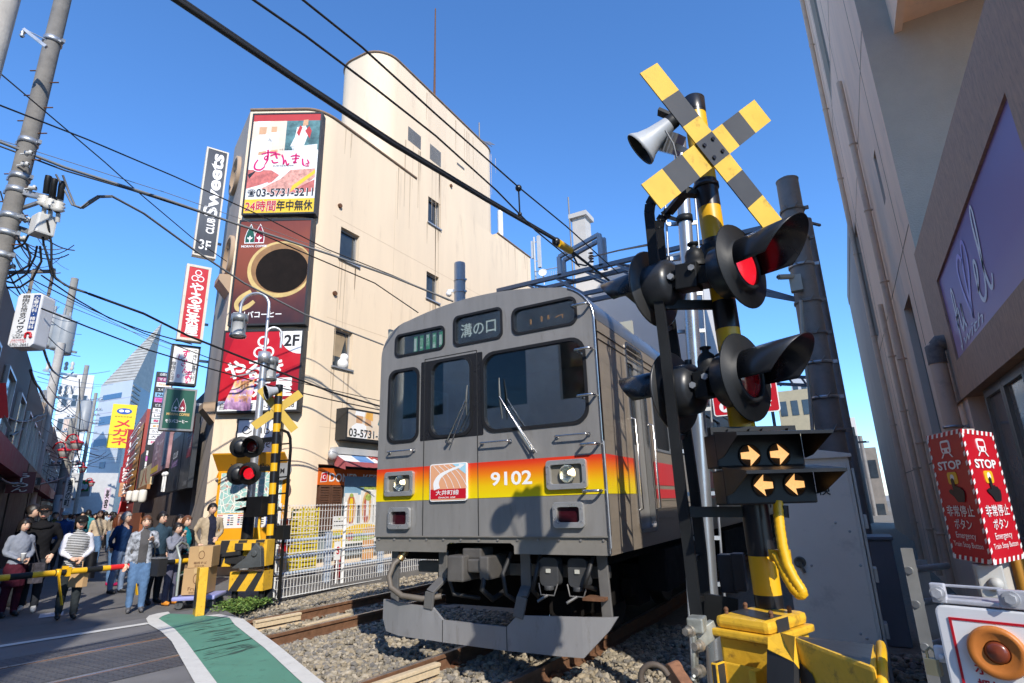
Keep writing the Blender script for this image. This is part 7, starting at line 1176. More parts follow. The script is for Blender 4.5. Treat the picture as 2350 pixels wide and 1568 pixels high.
P = GP2(206, 57); z0, z1 = zv(P, 206, 1140), zv(P, 206, 1102); f = Fr((P.x, P.y, z0), c1-c0).at(-1.1, 0, .8); h = z1-z0; b = MB(); b.fbox(f, 0, 0, -.15, 2.3, h, 0); o = b.build('garlic_sign', mat('garlic_white', (.50, .50, .47), .5, var=.05)); tag(o, 'square white sign with garlic bulbs on green over the far shop entrance', 'sign'); b = MB(); b.fbox(f, .3, h*.3, 0, 2.0, h*.95, .02, 0); b.prism(ell(.9, h*.6, .38, h*.18), f, .02, .03, 1); b.prism(ell(1.5, h*.58, .34, h*.17), f, .02, .03, 1); b.prism(ell(.9, h*.4, .45, h*.05, 10), f, .03, .04, 2); b.build('sign_print', [mat('garlic_green', (.04, .22, .05), .5, var=.1), LWHITE, RED], o)
# right row beyond the pub: tower of small tenant panels, red building, vertical banners
tb_ = thing('tenant_sign', 'tall narrow sign tower of stacked tenant name panels', 'sign', tuple(rp(20, 1))); t = 19.0; b0_ = rp(t, 1.0); f4 = [SP(x, y, b0_, NSg) for x, y in ((365, 853), (402, 853), (362, 1095), (324, 1097))]; U = (f4[2]-f4[3])*Vector((1, 1, 0)); w = U.length; z0, z1 = f4[3].z, f4[0].z; f = Fr((f4[3].x, f4[3].y, z0), U); f = Fr(Vector(((f4[0].x+f4[3].x)/2, (f4[0].y+f4[3].y)/2, z0)), U)
b = MB(); b.fbox(f, -.05, 0, -.35, w+.05, z1-z0, -.02); b.build('sign_case', FRAME, tb_)
tn = [('山田ビル', 'k'), ('マミー', 'm'), ('Prima', 'w'), ('スパイク', 'k'), ('Nail', 'b'), ('mano', 'p'), ('ビエノバ', 'k'), ('花いち', 'w'), ('Lune', 'w'), ('整体', 'g'), ('美容室', 'w'), ('カルマ', 'w'), ('大菜', 'w'), ('和鶏', 'w'), ('Pure Beauty', 'k'), ('ぷくぷく', 'w'), ('LaLa', 'p'), ('鮨蕎一代', 'w'), ('サロン匠', 'w'), ('秋氏座', 'w')]
hh_ = (z1-z0)/len(tn); cmx = {'k': mat('tenant_black', (.03, .03, .035), .4, var=0), 'm': mat('tenant_magenta', (.30, .06, .16), .4, var=0), 'w': LWHITE, 'b': mat('tenant_blue', (.22, .42, .60), .4, var=0), 'p': mat('tenant_pink', (.55, .16, .48), .4, var=0), 'g': mat('tenant_pale_green', (.55, .70, .66), .4, var=0)}
for i, (s, c) in enumerate(tn): y = z1-z0-hh_*(i+1); b = MB(); b.fbox(f, .02, y+hh_*.06, -.02, w-.02, y+hh_*.94, .0); o = b.build('tenant_panel', cmx[c], tb_); b = MB(); b.text(s, f, w*.16, y+hh_*.26, w*.68, hh_*.5, 0, .02, .006); b.build('panel_lettering', [LWHITE if c in 'km' else [INK, PINK, ORG2, INK][i % 4]], o)
rb_ = thing('red_building', 'red and orange fronted building with an outside stair behind the sign tower', 'building', tuple(rp(26))); h_ = zv(rp(22), 345, 925); b = MB(); b.add([rp(t, o, z) for z in (0, h_) for t, o in ((24.2, 0), (38, 0), (38, -8), (24.2, -8))], [(0, 1, 2, 3), (7, 6, 5, 4), (0, 4, 5, 1), (1, 5, 6, 2), (2, 6, 7, 3), (3, 7, 4, 0)]); b.build('wall', mat('red_front', (.32, .05, .035), .6, var=.3, scale=.4), rb_)
for k in range(6): b = MB(); z = h_*.25+k*h_*.12; [b.beam(rp(24.3, .25, z+.3*j), rp(33, .25, z+.3*j), .06, .06) for j in range(2)]; b.build('stair_rail', WHITE, rb_)
b = MB(); b.add([rp(t, .06, z) for t, z in ((24.3, h_*.3), (29, h_*.3), (29, h_*.9), (24.3, h_*.9))], [(0, 1, 2, 3)]); b.build('orange_front', mat('orange_front', (.55, .24, .03), .5, var=.3), rb_)
def banner(x0, y0, x1, y1, dep, m, txt, lab, cm=None, rot=True, cat='sign'):
    P = GP2((x0+x1)/2, dep); za, zb = zv(P, (x0+x1)/2, y1), zv(P, (x0+x1)/2, y0); f = Fr((P.x, P.y, za), -NST); w = (x1-x0)/FPX*dep; h = zb-za; f = f.at(-w/2, 0, 0); b = MB(); b.fbox(f, 0, 0, -.12, w, h, 0); o = b.build('hanging_sign', m); tag(o, lab, cat); b = MB()
    if rot: b.text(txt, f, w*.2, h*.08, w*.6, h*.84, 0, .03, .012, rot=90)
    else: b.vtext(txt, f, w*.22, h*.06, w*.56, h*.88, 0, .025, .012)
    b.build('sign_lettering', cm or LWHITE, o); return o
banner(272, 985, 305, 1080, 42, mat('prego_red', (.30, .012, .02), .4, var=.05), 'PREGO', 'deep red vertical restaurant sign with white capitals across the street end'); banner(300, 1000, 322, 1075, 46, mat('banner_dark_red', (.34, .03, .03), .4, var=.1), 'イタリア', 'narrow red vertical banner right of the restaurant sign', rot=False); banner(268, 1072, 292, 1108, 40, mat('sign_dark_red2', (.28, .012, .03), .4, var=.1), 'SORT', 'small square dark red sign below the long restaurant sign'); banner(272, 1108, 300, 1140, 40, mat('poster_orange', (.55, .28, .15), .5, var=.5, scale=2), '珈琲', 'orange poster panel hanging beneath the red signs', rot=False)
banner(308, 950, 322, 1050, 50, mat('tall_red', (.50, .03, .03), .4, var=.08), 'カラオケ', 'tall bright red karaoke banner further up the right side', rot=False); banner(238, 1120, 250, 1170, 48, mat('white_purple', (.6, .5, .6), .5, var=.3), '美容', 'pale lilac vertical sign on the far right side of the street', INK, rot=False)
# clinic sign on the left
P = SD(58, 735, 9.3); f0 = SD(22, 735, 9.3); cl = thing('clinic_sign', 'white clinic sign box with a dark blue strip hanging by the left pole', 'sign', tuple(P)); zc1, zc0 = zv(P, 66, 672), zv(P, 48, 797); U = (SD(98, 735, 9.3)-SD(14, 735, 9.3))*Vector((1, 1, 0)); w = U.length*.70; h = zc1-zc0; f = Fr(Vector((P.x, P.y, zc0))-U.normalized()*(w/2+.0), U); b = MB(); b.prism([(0, .05), (.05, 0), (w-.05, 0), (w, .05), (w, h-.05), (w-.05, h), (.05, h), (0, h-.05)], f, -.28, 0); b.build('sign_case', mat('clinic_white', (.66, .68, .72), .4, var=.05), cl, bevel=.02); f = f.at(0, 0, .004)
b = MB(); b.fbox(f, w*.66, h*.30, 0, w*.92, h*.96, .002, 1); b.vtext('自由が丘河合クリニック', f, w*.24, h*.24, w*.26, h*.73, 0, .006, .003); b.vtext('心療内科・精神科', f, w*.69, h*.32, w*.20, h*.62, 2, .015, .005); b.text('この手前\n右側3F', f, w*.12, h*.155, w*.46, h*.08, 0, 0, .003); b.text('自由が丘駅南口\nマリクレール通り', f, w*.1, h*.075, w*.62, h*.07, 3, 0, .003); b.text('5701-3661', f, w*.10, h*.02, w*.72, h*.045, 0, 0, .003)
b.tube([f.p(w*.66, h*.16, .01), f.p(w*.66, h*.235, .01), f.p(w*.72, h*.255, .01), f.p(w*.82, h*.25, .01), f.p(w*.86, h*.22, .01), f.p(w*.86, h*.17, .01)], .018, 6, 3); b.add([f.p(x, y, .01) for x, y in ((w*.77, h*.185), (w*.95, h*.185), (w*.86, h*.145))], [(2, 1, 0)], 3); b.build('sign_lettering', [INK, mat('clinic_blue', (.02, .06, .22), .4, var=0), LWHITE, RED], cl)
b = MB(); b.beam(f.p(w*.1, h, -.15), f.p(w*.1, h+.5, -.15), .04); b.beam(f.p(w*.9, h, -.15), f.p(w*.9, h+.5, -.15), .04); b.beam(f.p(-.5, h+.45, -.15), f.p(w*.95, h+.45, -.15), .05); b.build('sign_hanger', GP, cl)
banner(14, 1083, 64, 1132, 15, mat('ramen_red', (.14, .012, .02), .4, var=.08), 'らーめん', 'dark red ramen sign at the far left above the walkers', rot=False); banner(50, 1096, 80, 1113, 17, mat('board_black', (.03, .03, .03), .5, var=.2), '営業中', 'small black board sign under the wires at the left', mat('letter_grey', (.3, .3, .3), .5, var=0), rot=True)
banner(146, 1165-68, 162, 1166, 26, mat('paper_white', (.66, .66, .62), .5, var=.05), '満月の町', 'white vertical notice with black characters strapped to a street pole', INK, rot=False)
# --- concrete utility poles with their gear
def upole(x, y, dep, r, ztop, lab, gear=0, m=CONC, sleeve=False):
    p = SD(x, y, dep); t = thing('utility_pole', lab, 'utility pole', (p.x, p.y, 0)); b = MB(); b.cyl((p.x, p.y, 0), (p.x, p.y, ztop), r, r*.82, 20); b.build('pole', m, t)
    if sleeve: b = MB(); b.cyl((p.x, p.y, .6), (p.x, p.y, 2.6), r*1.05, n=20); b.build('pole_sleeve', mat('sleeve_pale_blue', (.50, .58, .62), .5, var=.1), t)
    return t, p
def steps(t, p, r, z0, z1, n):
    for k in range(n): z = z0+(z1-z0)*k/n; s = 1 if k % 2 else -1; d = Vector((.85, .5, 0))*s; b = MB(); b.cyl(p*Vector((1, 1, 0))+Vector((0, 0, z))+d*r*.8, p*Vector((1, 1, 0))+Vector((0, 0, z))+d*(r+.16), .012, n=6); b.build('climbing_step', RUST, t)
def band(t, p, z, r, m=None): b = MB(); c = Vector((p.x, p.y, z)); b.lathe(c, (0, 0, 1), [(r, -.05), (r+.02, -.05), (r+.02, .05), (r, .05)], 20); [b.box(c+Vector((s*(r+.05)*.86, s*(r+.05)*.5, 0)), (.10, .05, .07)) for s in (-1, 1)]; b.build('pole_band', m or STEEL, t)
ZI = mat('porcelain', (.55, .55, .53), .3, var=.1); TRG = mat('transformer_grey', (.27, .29, .30), .45, var=.1)
t, p = upole(49, 395, 9.6, .142, 15.5, 'near concrete utility pole at the left edge loaded with clamps and a switch box', 1, mat('concrete_dark', (.19, .18, .165), .9, var=.25, scale=4, bump=.25, dirt=(.09, .085, .08))); up1 = p; dz = lambda x, y: zv(p, x, y)
steps(t, p, .12, dz(100, 160), dz(20, 600), 14)
for y, x in ((95, 118), (326, 60), (408, 44), (440, 40), (500, 30), (540, 25), (590, 15)): band(t, p, dz(x, y), .127)
S_ = lambda x, y, d=9.5: SD(x, y, d)
b = MB(); b.beam(S_(106, 108), S_(55, 68), .05, .05); b.tube([S_(106, 92), S_(58, 68)], .01, 5); b.lathe(S_(53, 72), (0, 0, -1), [(.02, 0), (.04, .03), (.02, .06), (.04, .09), (.02, .12)], 10); b.build('bracket_arm', STEEL, t)
b = MB(); b.beam(S_(40, 440), S_(140, 462), .09, .09); b.beam(S_(45, 480), S_(118, 455), .05, .05); b.beam(S_(30, 520), S_(90, 540), .08, .08); b.build('cross_arm', STEEL, t)
for x, y in ((112, 405), (126, 412), (144, 418)):
    b = MB(); a = S_(x, y, 9.4); b.tube([a, a+Vector((.0, 0, -.1)), S_(x-6, y+40, 9.4)], .05, 10, 0); b.lathe(S_(x-8, y+46, 9.4), (0, 0, -1), [(.03, 0), (.09, .02), (.05, .06), (.1, .08), (.06, .12), (.1, .14), (.04, .19)], 12, 1); b.tube([S_(x-10, y+72, 9.4), S_(x-12, y+92, 9.4)], .035, 8, 1); b.build('cutout_switch', [BLACKM, ZI], t)
b = MB(); c = S_(98, 520, 9.4); b.box(c, (.29, .27, .36)); b.build('switch_box', mat('switch_white', (.60, .60, .58), .5, var=.08), t, bevel=.03)
for P in ([(128, 400), (150, 440), (165, 470), (185, 478), (205, 462), (225, 450), (256, 450)], [(144, 402), (158, 440), (172, 472), (190, 478), (208, 466), (228, 453), (256, 452)], [(95, 495), (100, 560), (112, 600), (118, 630), (150, 655), (200, 672)], [(108, 505), (118, 560), (118, 610), (128, 640), (160, 660), (203, 674)], [(60, 560), (70, 590), (65, 610), (40, 625), (15, 640)], [(85, 565), (80, 590), (60, 630), (30, 650), (10, 645)], [(92, 565), (95, 600), (75, 640), (45, 660), (15, 660)], [(70, 530), (55, 560), (35, 570), (15, 575)]):
    b = MB(); Q = [S_(x, y, 9.3+.1*(i % 2)) for i, (x, y) in enumerate(P)]; b.tube(Q, .017, 6); b.build('jumper_cable', WIREG if P[0][1] < 420 else WIRE, t)
t, p = upole(12, 0, 6.5, .14, 13, 'second concrete pole cut off by the top left corner of the photo', 0, mat('concrete_light', (.42, .40, .37), .9, var=.15, bump=.2, scale=5))
t, p = upole(112, 940, 26, .19, zv(SD(112, 940, 26), 157, 637), 'slim concrete pole with grey transformer cans in the middle of the left street', 2); up3 = p
for x, y, dx in ((118, 755, -.5), (152, 770, .5), (140, 760, 0)): c = SD(x, y, 26); b = MB(); b.lathe((c.x, c.y, c.z-.9), (0, 0, 1), [(0, 0), (.3, 0), (.32, .1), (.32, 1.5), (.3, 1.6), (.1, 1.68), (0, 1.7)], 16); b.cyl((c.x, c.y, c.z+.8), (c.x, c.y, c.z+1.1), .06, n=8); b.build('transformer_can', TRG, t)
for y in (795, 850, 905): b = MB(); b.beam(SD(100, y, 26), SD(175, y+14, 26), .1, .1); [b.lathe(SD(108+14*k, y, 26), (0, 0, 1), [(.05, 0), (.09, .1), (.05, .2), (.09, .3), (.04, .4)], 8, 1) for k in range(5)]; b.build('cross_arm', [STEEL, ZI], t)
b = MB(); c = SD(104, 920, 25.7); b.box(c, (.5, .4, .9)); b.build('meter_box', TRG, t)
t, p = upole(82, 1080, 24, .2, 9, 'thick short concrete pole with a pale blue advert sleeve left of the crowd', 0, mat('concrete_light', (.42, .40, .37), .9), True)
for x, y, dep, yt, lab in ((170, 1000, 38, 838, 'concrete pole with a grey can leaning over the middle of the street'), (212, 950, 52, 903, 'short concrete pole before the pale tower panels'), (206, 980, 60, 955, 'farthest concrete pole beside the yellow sign'), (138, 1120, 30, 960, 'bare concrete pole behind the hooded man with red lamps near its top')):
    P = SD(x, y, dep); t, p = upole(x, y, dep, .17, zv(P, x+20, yt), lab, 0, CONC, dep == 30)
    b = MB(); z = p.z+1.2; [b.beam((p.x-.8, p.y-.4, z-.9*k), (p.x+.8, p.y+.4, z-.9*k), .1, .1) for k in range(3)]; [b.ball((p.x-.6+.3*i, p.y-.3+.15*i, z+.15-.9*k), .09, 6) for k in range(2) for i in range(5)]; b.build('cross_arm', STEEL, t)
    if dep == 38: c = SD(194, 955, 38); b = MB(); b.lathe((c.x, c.y, c.z-1), (0, 0, 1), [(0, 0), (.3, 0), (.33, .1), (.33, 2.0), (0, 2.1)], 14); b.build('transformer_can', TRG, t)
RL = mat('lamp_red', (.45, .02, .03), .4, var=.1); RLW = mat('lamp_glass_white', (.5, .48, .46), .4, var=.1)
for x, y, dep, lab in ((149, 1030, 22, 'red framed street lantern on the left pole, lower of the near pair'), (178, 1012, 22, 'red framed street lantern under a red hoop, higher of the near pair'), (191, 1070, 34, 'red framed street lantern hung farther back above the crowd'), (211, 1105, 44, 'smallest red framed street lantern, deepest in the street')):
    c = SD(x, y, dep); t = thing('street_lantern', lab, 'street lamp', tuple(c), 'red street lanterns'); b = MB(); b.lathe(c, (0, 0, -1), [(.03, -.06), (.12, 0), (.22, .03), (.23, .08)], 14); b.tube(arc_pts(c+Vector((-.2, -.1, .0)), .26, 0, 180, 10, (.9, .44, 0), (0, 0, 1)), .03, 6); b.build('lantern_hood', RL, t); b = MB(); b.lathe(c, (0, 0, -1), [(.21, .08), (.14, .34), (.0, .35)], 14); b.build('lantern_glass', RLW, t); b = MB(); b.lathe(c, (0, 0, -1), [(.22, .08), (.23, .10), (.21, .10)], 14); b.lathe(c, (0, 0, -1), [(.14, .33), (.155, .36), (0, .37)], 14); b.build('lantern_frame', RL, t)
# twin arm street lamp with a banner in front of the corner signs
LP = SY(565, 1250, 7.9); LP.z = 0; sl = thing('street_lamp', 'silver street lamp post with two hanging cylinder lamps and a purple banner', 'street lamp', (LP.x, LP.y, 0)); zz_ = lambda x, y: zv(LP, x, y); zt1, zt2 = zz_(590, 690), zz_(595, 810); SLV = mat('lamp_post_silver', (.58, .59, .61), .35, .7, var=.06)
b = MB(); b.cyl((LP.x, LP.y, 0), (LP.x, LP.y, zt2), .085, .07, 18); b.build('post', SLV, sl); b = MB(); b.lathe((LP.x, LP.y, zt2-.1), (0, 0, 1), [(.07, -.12), (.125, -.12), (.13, .12), (.07, .12)], 18); b.build('post_collar', SLV, sl); b = MB(); b.cyl((LP.x, LP.y, zz_(545, 1190)-.9), (LP.x, LP.y, zz_(560, 1170)), .12, .11, 18); b.build('post_sleeve', BLACKM, sl)
hl = (SD(526, 740, LP.xy.length)-SD(590, 740, LP.xy.length)); Uh = Vector((hl.x, hl.y, 0)).normalized(); Rr = .32; top = Vector((LP.x, LP.y, zz_(592, 700))); b = MB(); b.tube([Vector((LP.x, LP.y, zt2))]+arc_pts(top+Uh*Rr, Rr, 180, 0, 14, Uh, (0, 0, 1))+[top+Uh*2*Rr+Vector((0, 0, -.2))], .032, 10); b.build('lamp_arm', SLV, sl)
LG = mat('lamp_diffuser', (.62, .63, .64), .35, var=.05)
def cyl_lamp(c): b = MB(); b.lathe(c, (0, 0, -1), [(0, 0), (.16, 0), (.17, .03), (.17, .16), (.15, .17), (.15, .46), (.13, .5), (0, .5)], 20, 0); b.build('lamp_head', [LG], sl); b = MB(); [b.beam(c+Vector((.17*math.cos(a), .17*math.sin(a), -.02)), c+Vector((.165*math.cos(a), .165*math.sin(a), -.5)), .025, .025) for a in (0, 1.57, 3.14, 4.71)]; b.lathe(c, (0, 0, -1), [(.165, .0), (.18, 0), (.18, .17), (.165, .17)], 20); b.lathe(c, (0, 0, -1), [(.155, .46), (.175, .46), (.175, .52), (.155, .52)], 20); b.build('lamp_cage', mat('lamp_cage_grey', (.30, .32, .33), .4, .6, var=.08), sl)
cyl_lamp(top+Uh*2*Rr+Vector((0, 0, -.2)))
t2_ = Vector((LP.x, LP.y, zz_(597, 765))); Ub2 = -Uh*.25+Vector((.1, .3, 0)); Ub2.normalize(); b = MB(); b.tube([Vector((LP.x, LP.y, zt2))]+arc_pts(t2_+Ub2*.16, .16, 180, 0, 10, Ub2, (0, 0, 1))+[t2_+Ub2*.32+Vector((0, 0, -.3))], .028, 10); b.build('lamp_arm', SLV, sl); cyl_lamp(Vector((LP.x, LP.y, zz_(575, 812)))+Vector((-.12, .25, 0)))
ba = SP(586, 850, LP, NS); bL = SP(540, 862, LP, NS); Ubn = (ba-bL)*Vector((1, 1, 0)); fb2 = Fr(Vector((bL.x, bL.y, 0)), Ubn); wb2 = Ubn.length; za, zb = zz_(560, 940), zz_(562, 862); b = MB(); nx_, nz_ = 14, 14; V = []
for i in range(nx_+1):
    for j in range(nz_+1): u, v = i/nx_, j/nz_; sag_ = .35*u*(1-u)*(1-v); V.append(fb2.p(wb2*(u*(.65+.35*v)+.35*(1-v)*u-.28*(1-v)*(1-u)*0-.25*(1-u)*(1-v)), za+(zb-za)*(v*(1-.12*(1-u)))+.25*(1-v)*u*0, .08*math.sin(u*7+v*4)*(1-v)+.15*(1-v)*(1-u)))
b.add(V, [(i*(nz_+1)+j, (i+1)*(nz_+1)+j, (i+1)*(nz_+1)+j+1, i*(nz_+1)+j+1) for i in range(nx_) for j in range(nz_)], 0, True); BAN = ramp_mat('banner_print', ((0, (.20, .10, .20)), (.25, (.45, .25, .45)), (.4, (.60, .30, .10)), (.55, (.38, .20, .48)), (.72, (.75, .50, .25)), (.85, (.62, .25, .10)), (1, (.45, .2, .42))), 2, 0, 1, .5, noise=.9, coords='Generated'); o = b.build('banner', BAN, sl); b = MB(); b.beam(fb2.p(-.1, zb+.0), fb2.p(wb2, zb+.1), .025); b.build('banner_arm', SLV, sl); b = MB(); fbt = fb2.at(wb2*.42, za+(zb-za)*.72, .07); b.text('音楽祭', fbt, 0, 0, wb2*.42, (zb-za)*.14, 0, .01, .03); b.text('Jazz & Wine', fbt, 0, -(zb-za)*.35, wb2*.40, (zb-za)*.09, 1, .01, .06); b.build('banner_lettering', [mat('banner_brown', (.30, .10, .02), .5, var=0), LWHITE], o)
# hand truck with cardboard boxes, and the blue platform
CB = mat('cardboard', (.42, .27, .13), .85, var=.10, scale=2, bump=.05); CBT = mat('cardboard_tape', (.50, .35, .17), .5, var=.05); CBP = mat('cardboard_print', (.12, .05, .02), .8, var=0)
H0 = SZ(428, 1402, 0); ca = thing('hand_truck', 'blue platform hand truck with a grey handle by the barrier', 'hand truck', (H0.x, H0.y, 0)); Uc = Vector((.78, .62, 0)).normalized(); fcx = Fr(H0+Vector((-.28, -.1, 0)), Uc); b = MB(); b.fbox(fcx, 0, .13, -.60, .64, .19, 0); b.build('platform', mat('platform_blue', (.28, .30, .58), .5, var=.08), ca, bevel=.02)
for x, z in ((.1, -.08), (.1, -.52), (.56, -.08), (.56, -.52)): b = MB(); c = fcx.p(x, .065, z); b.cyl(c-fcx.N*.02, c+fcx.N*.02, .06, n=14); b.beam(c+Vector((0, 0, .0)), c+Vector((0, 0, .08)), .03, .06); b.build('wheel', [mat('wheel_dark', (.07, .075, .08), .6, var=.2)], ca)
b = MB(); hp_ = [(.05, .2, -.06), (.04, .75, -.06), (-.05, .95, -.1), (-.07, 1.0, -.31), (-.05, .95, -.52), (.04, .75, -.56), (.05, .2, -.56)]; b.tube([fcx.p(*q) for q in hp_], .02, 10); b.tube([fcx.p(.05, .5, -.06), fcx.p(.05, .5, -.56)], .018, 8); b.build('handle', mat('handle_grey_green', (.33, .36, .33), .45, .3, var=.1), ca); b = MB(); fh_ = Fr(fcx.p(.035, .44, -.52), fcx.N); fh_ = Fr(fcx.p(.03, .44, -.55), Vector((fcx.N.x, fcx.N.y, 0))); fh_ = Fr(fcx.p(.025, .42, -.55), fcx.N); b.fbox(fh_, 0, 0, -.01, .48, .13, .01, 0); b.text('自由が丘商店街', fh_, .03, .03, .40, .07, 1, .02, .013); b.build('handle_plate', [mat('plate_green', (.03, .16, .09), .5, var=0), LWHITE], ca)
def carton(fr, x0, y0, z0, x1, y1, z1, lab, txt=None):
    b = MB(); b.fbox(fr, x0, y0, z0, x1, y1, z1, 0); o = b.build('cardboard_box', CB, bevel=.006); tag(o, lab, 'box', 'cardboard boxes on the hand truck'); b = MB(); b.fbox(fr, (x0+x1)/2-.03, y1, z0, (x0+x1)/2+.03, y1+.003, z1+.001); b.fbox(fr, (x0+x1)/2-.03, y1-.08, z1, (x0+x1)/2+.03, y1, z1+.003); b.build('packing_tape', CBT, o)
    if txt: b = MB(); f_ = fr.at(x0, y0, z1+.003); w_, h_ = x1-x0, y1-y0; b.text(txt, f_, w_*.25, h_*.16, w_*.55, h_*.13, 0, 0, .001); b.ring(ell(w_*.55, h_*.6, w_*.13, h_*.2), ell(w_*.55, h_*.6, w_*.11, h_*.17), f_, 0, .001, 0); b.text('取扱注意', f_, w_*.3, h_*.05, w_*.4, h_*.07, 0, 0, .001); b.build('box_print', CBP, o)
    return o
carton(fcx, .10, .203, -.54, .47, .60, -.10, 'large lower cardboard box on the blue hand truck', 'Fruits'); carton(fcx, .14, .605, -.50, .50, .93, -.12, 'upper cardboard box printed with an emblem, under the barrier root', '箱根そば')
# distant things behind the train
ch = thing('chimney', 'pale square chimney with a cap rising beyond the train roof', 'chimney', (SY(1345, 600, 26).x, 26, 0)); p0, p1 = SY(1328, 640, 26), SY(1358, 640, 26); zt_ = SY(1343, 503, 26).z; cxm = (p0.x+p1.x)/2; b = MB(); b.box((cxm, 26, zt_/2), (p1.x-p0.x, .8, zt_)); b.build('shaft', mat('chimney_pale', (.50, .48, .45), .8, var=.08), ch); b = MB(); b.box((cxm, 26, zt_+.1), (p1.x-p0.x+.3, 1.1, .25)); b.build('cap', mat('chimney_pale', (.5, .48, .45), .8), ch); b = MB(); b.cyl((p0.x-.1, 25.5, 6), (p0.x-.1, 25.5, SY(1320, 448, 25.5).z), .04, n=6); b.build('mast', GP, ch)
b = MB(); y_ = 24.5; q0, q1 = SY(1225, 545, y_), SY(1228, 640, y_); b.cyl((q0.x, y_, q1.z-3), (q0.x, y_, q0.z), .05, n=8); b.box((q0.x+.28, y_, q0.z-.9), (.16, .16, 1.8)); b.box((q0.x-.12, y_, q0.z-.7), (.1, .1, 1.0)); b.beam((q0.x, y_, q0.z-.3), (q0.x+.28, y_, q0.z-.3), .04); b.beam((q0.x, y_, q0.z-1.4), (q0.x+.28, y_, q0.z-1.4), .04); tag(b.build('phone_antenna', mat('antenna_pale', (.5, .52, .54), .5, var=.1)), 'pale mobile phone antenna on the roof behind the cream wall', 'antenna')
b = MB(); c = SY(1246, 627, 24); d_ = Vector((.3, -.9, .2)); b.lathe(c, d_, [(0, 0), (.12, .02), (.2, .07), (.21, .08)], 18); b.cyl(c, c-Vector((0, -.1, .6)), .03, n=6); tag(b.build('satellite_dish', WHITE), 'small white satellite dish on the roof behind the train', 'dish')
b = MB(); 
for k in range(14): x = 1228+4.2*k; b.cyl(SY(x, 642, 24.3), SY(x, 622, 24.3), .015, n=5)
b.beam(SY(1226, 624, 24.3), SY(1290, 612, 24.3), .04); tag(b.build('roof_railing', mat('railing_blue_grey', (.30, .36, .42), .5, .3, var=.1)), 'blue grey roof railing behind the train', 'railing'); o = MB().box2((-9.9, 24.2, 0), (-4.6, 34, SY(1230, 645, 24.3).z-.3)).build('rear_block', PALE, label='pale building hidden mostly behind the train roof'); tag(o, None, 'building')
vp = thing('vent_stack', 'silver ventilation stack standing between the cream wall and the train', 'vent pipe', (SY(1055, 650, 13).x, 13, 0)); p0 = SY(1055, 606, 13); b = MB(); b.cyl((p0.x, 13, -.1), (p0.x, 13, p0.z), .165, n=20); b.lathe((p0.x, 13, p0.z), (0, 0, 1), [(.165, -.02), (.16, .02), (.08, .05), (0, .06)], 20); b.build('stack', mat('vent_silver', (.42, .43, .44), .5, .1, var=.1), vp)
for y in (645, 672): b = MB(); z = SY(1055, y, 13).z; b.lathe((p0.x, 13, z), (0, 0, 1), [(.165, -.02), (.18, -.02), (.18, .02), (.165, .02)], 18); b.box((p0.x+.2, 13, z), (.08, .05, .05)); b.build('pole_band', STEEL, vp)
b = MB(); c = SY(1030, 675, 12.9); b.beam(c+Vector((.02, 0, .1)), SY(1045, 668, 13), .05, .08); b.ball(c, .09, 10); b.cyl(c, c+Vector((0, 0, .12)), .06, n=10); b.build('dome_camera', WHITE, vp)
def far(name, lab, x0, x1, y, dep, m, n=0, cat='building'):
    L, R = SY(x0, y, dep), SY(x1, y, dep); b = MB(); b.box2((L.x, dep, 0), (R.x, dep+8, L.z)); t = thing(name, lab, cat, ((L.x+R.x)/2, dep, 0)); b.build('wall', m, t)
    for i in range(n):
        for j in range(3): w = (R.x-L.x)/n; b = MB(); b.box2((L.x+w*(i+.2), dep-.05, L.z-3.4*j-2.4), (L.x+w*(i+.8), dep+.05, L.z-3.4*j-1.0)); b.build('window', WG, t)
far('far_building', 'white building end showing past the right edge of the train roof', 1548, 1620, 760, 45, PALE, 2); far('far_building', 'olive beige far building below the red notice', 1780, 1858, 900, 60, mat('olive_beige', (.38, .33, .22), .8, var=.1), 3); far('far_building', 'pale grey stepped far tower between the lower lamp and the grey pole', 1812, 1872, 868, 80, mat('far_grey', (.45, .47, .50), .7, var=.05), 3); far('far_building', 'white far building right of the tall grey pole', 1912, 1962, 962, 70, PALE, 2); far('far_building', 'distant low building closing the track view by the right wall', 1950, 2010, 1030, 55, mat('far_brown', (.22, .19, .16), .8, var=.2), 2)
for x, dep in ((1972, 30), (1985, 40)): p = SD(x, 1060, dep); b = MB(); b.cyl((p.x, p.y, 0), (p.x, p.y, zv(p, x-3, 1000)), .14, n=10); b.beam((p.x-.5, p.y, zv(p, x, 1015)), (p.x+.5, p.y, zv(p, x, 1015)), .1); tag(b.build('line_pole', GP), 'thin dark pole far down the track by the right wall, %s of two' % ('nearer' if dep == 30 else 'farther'), 'pole')
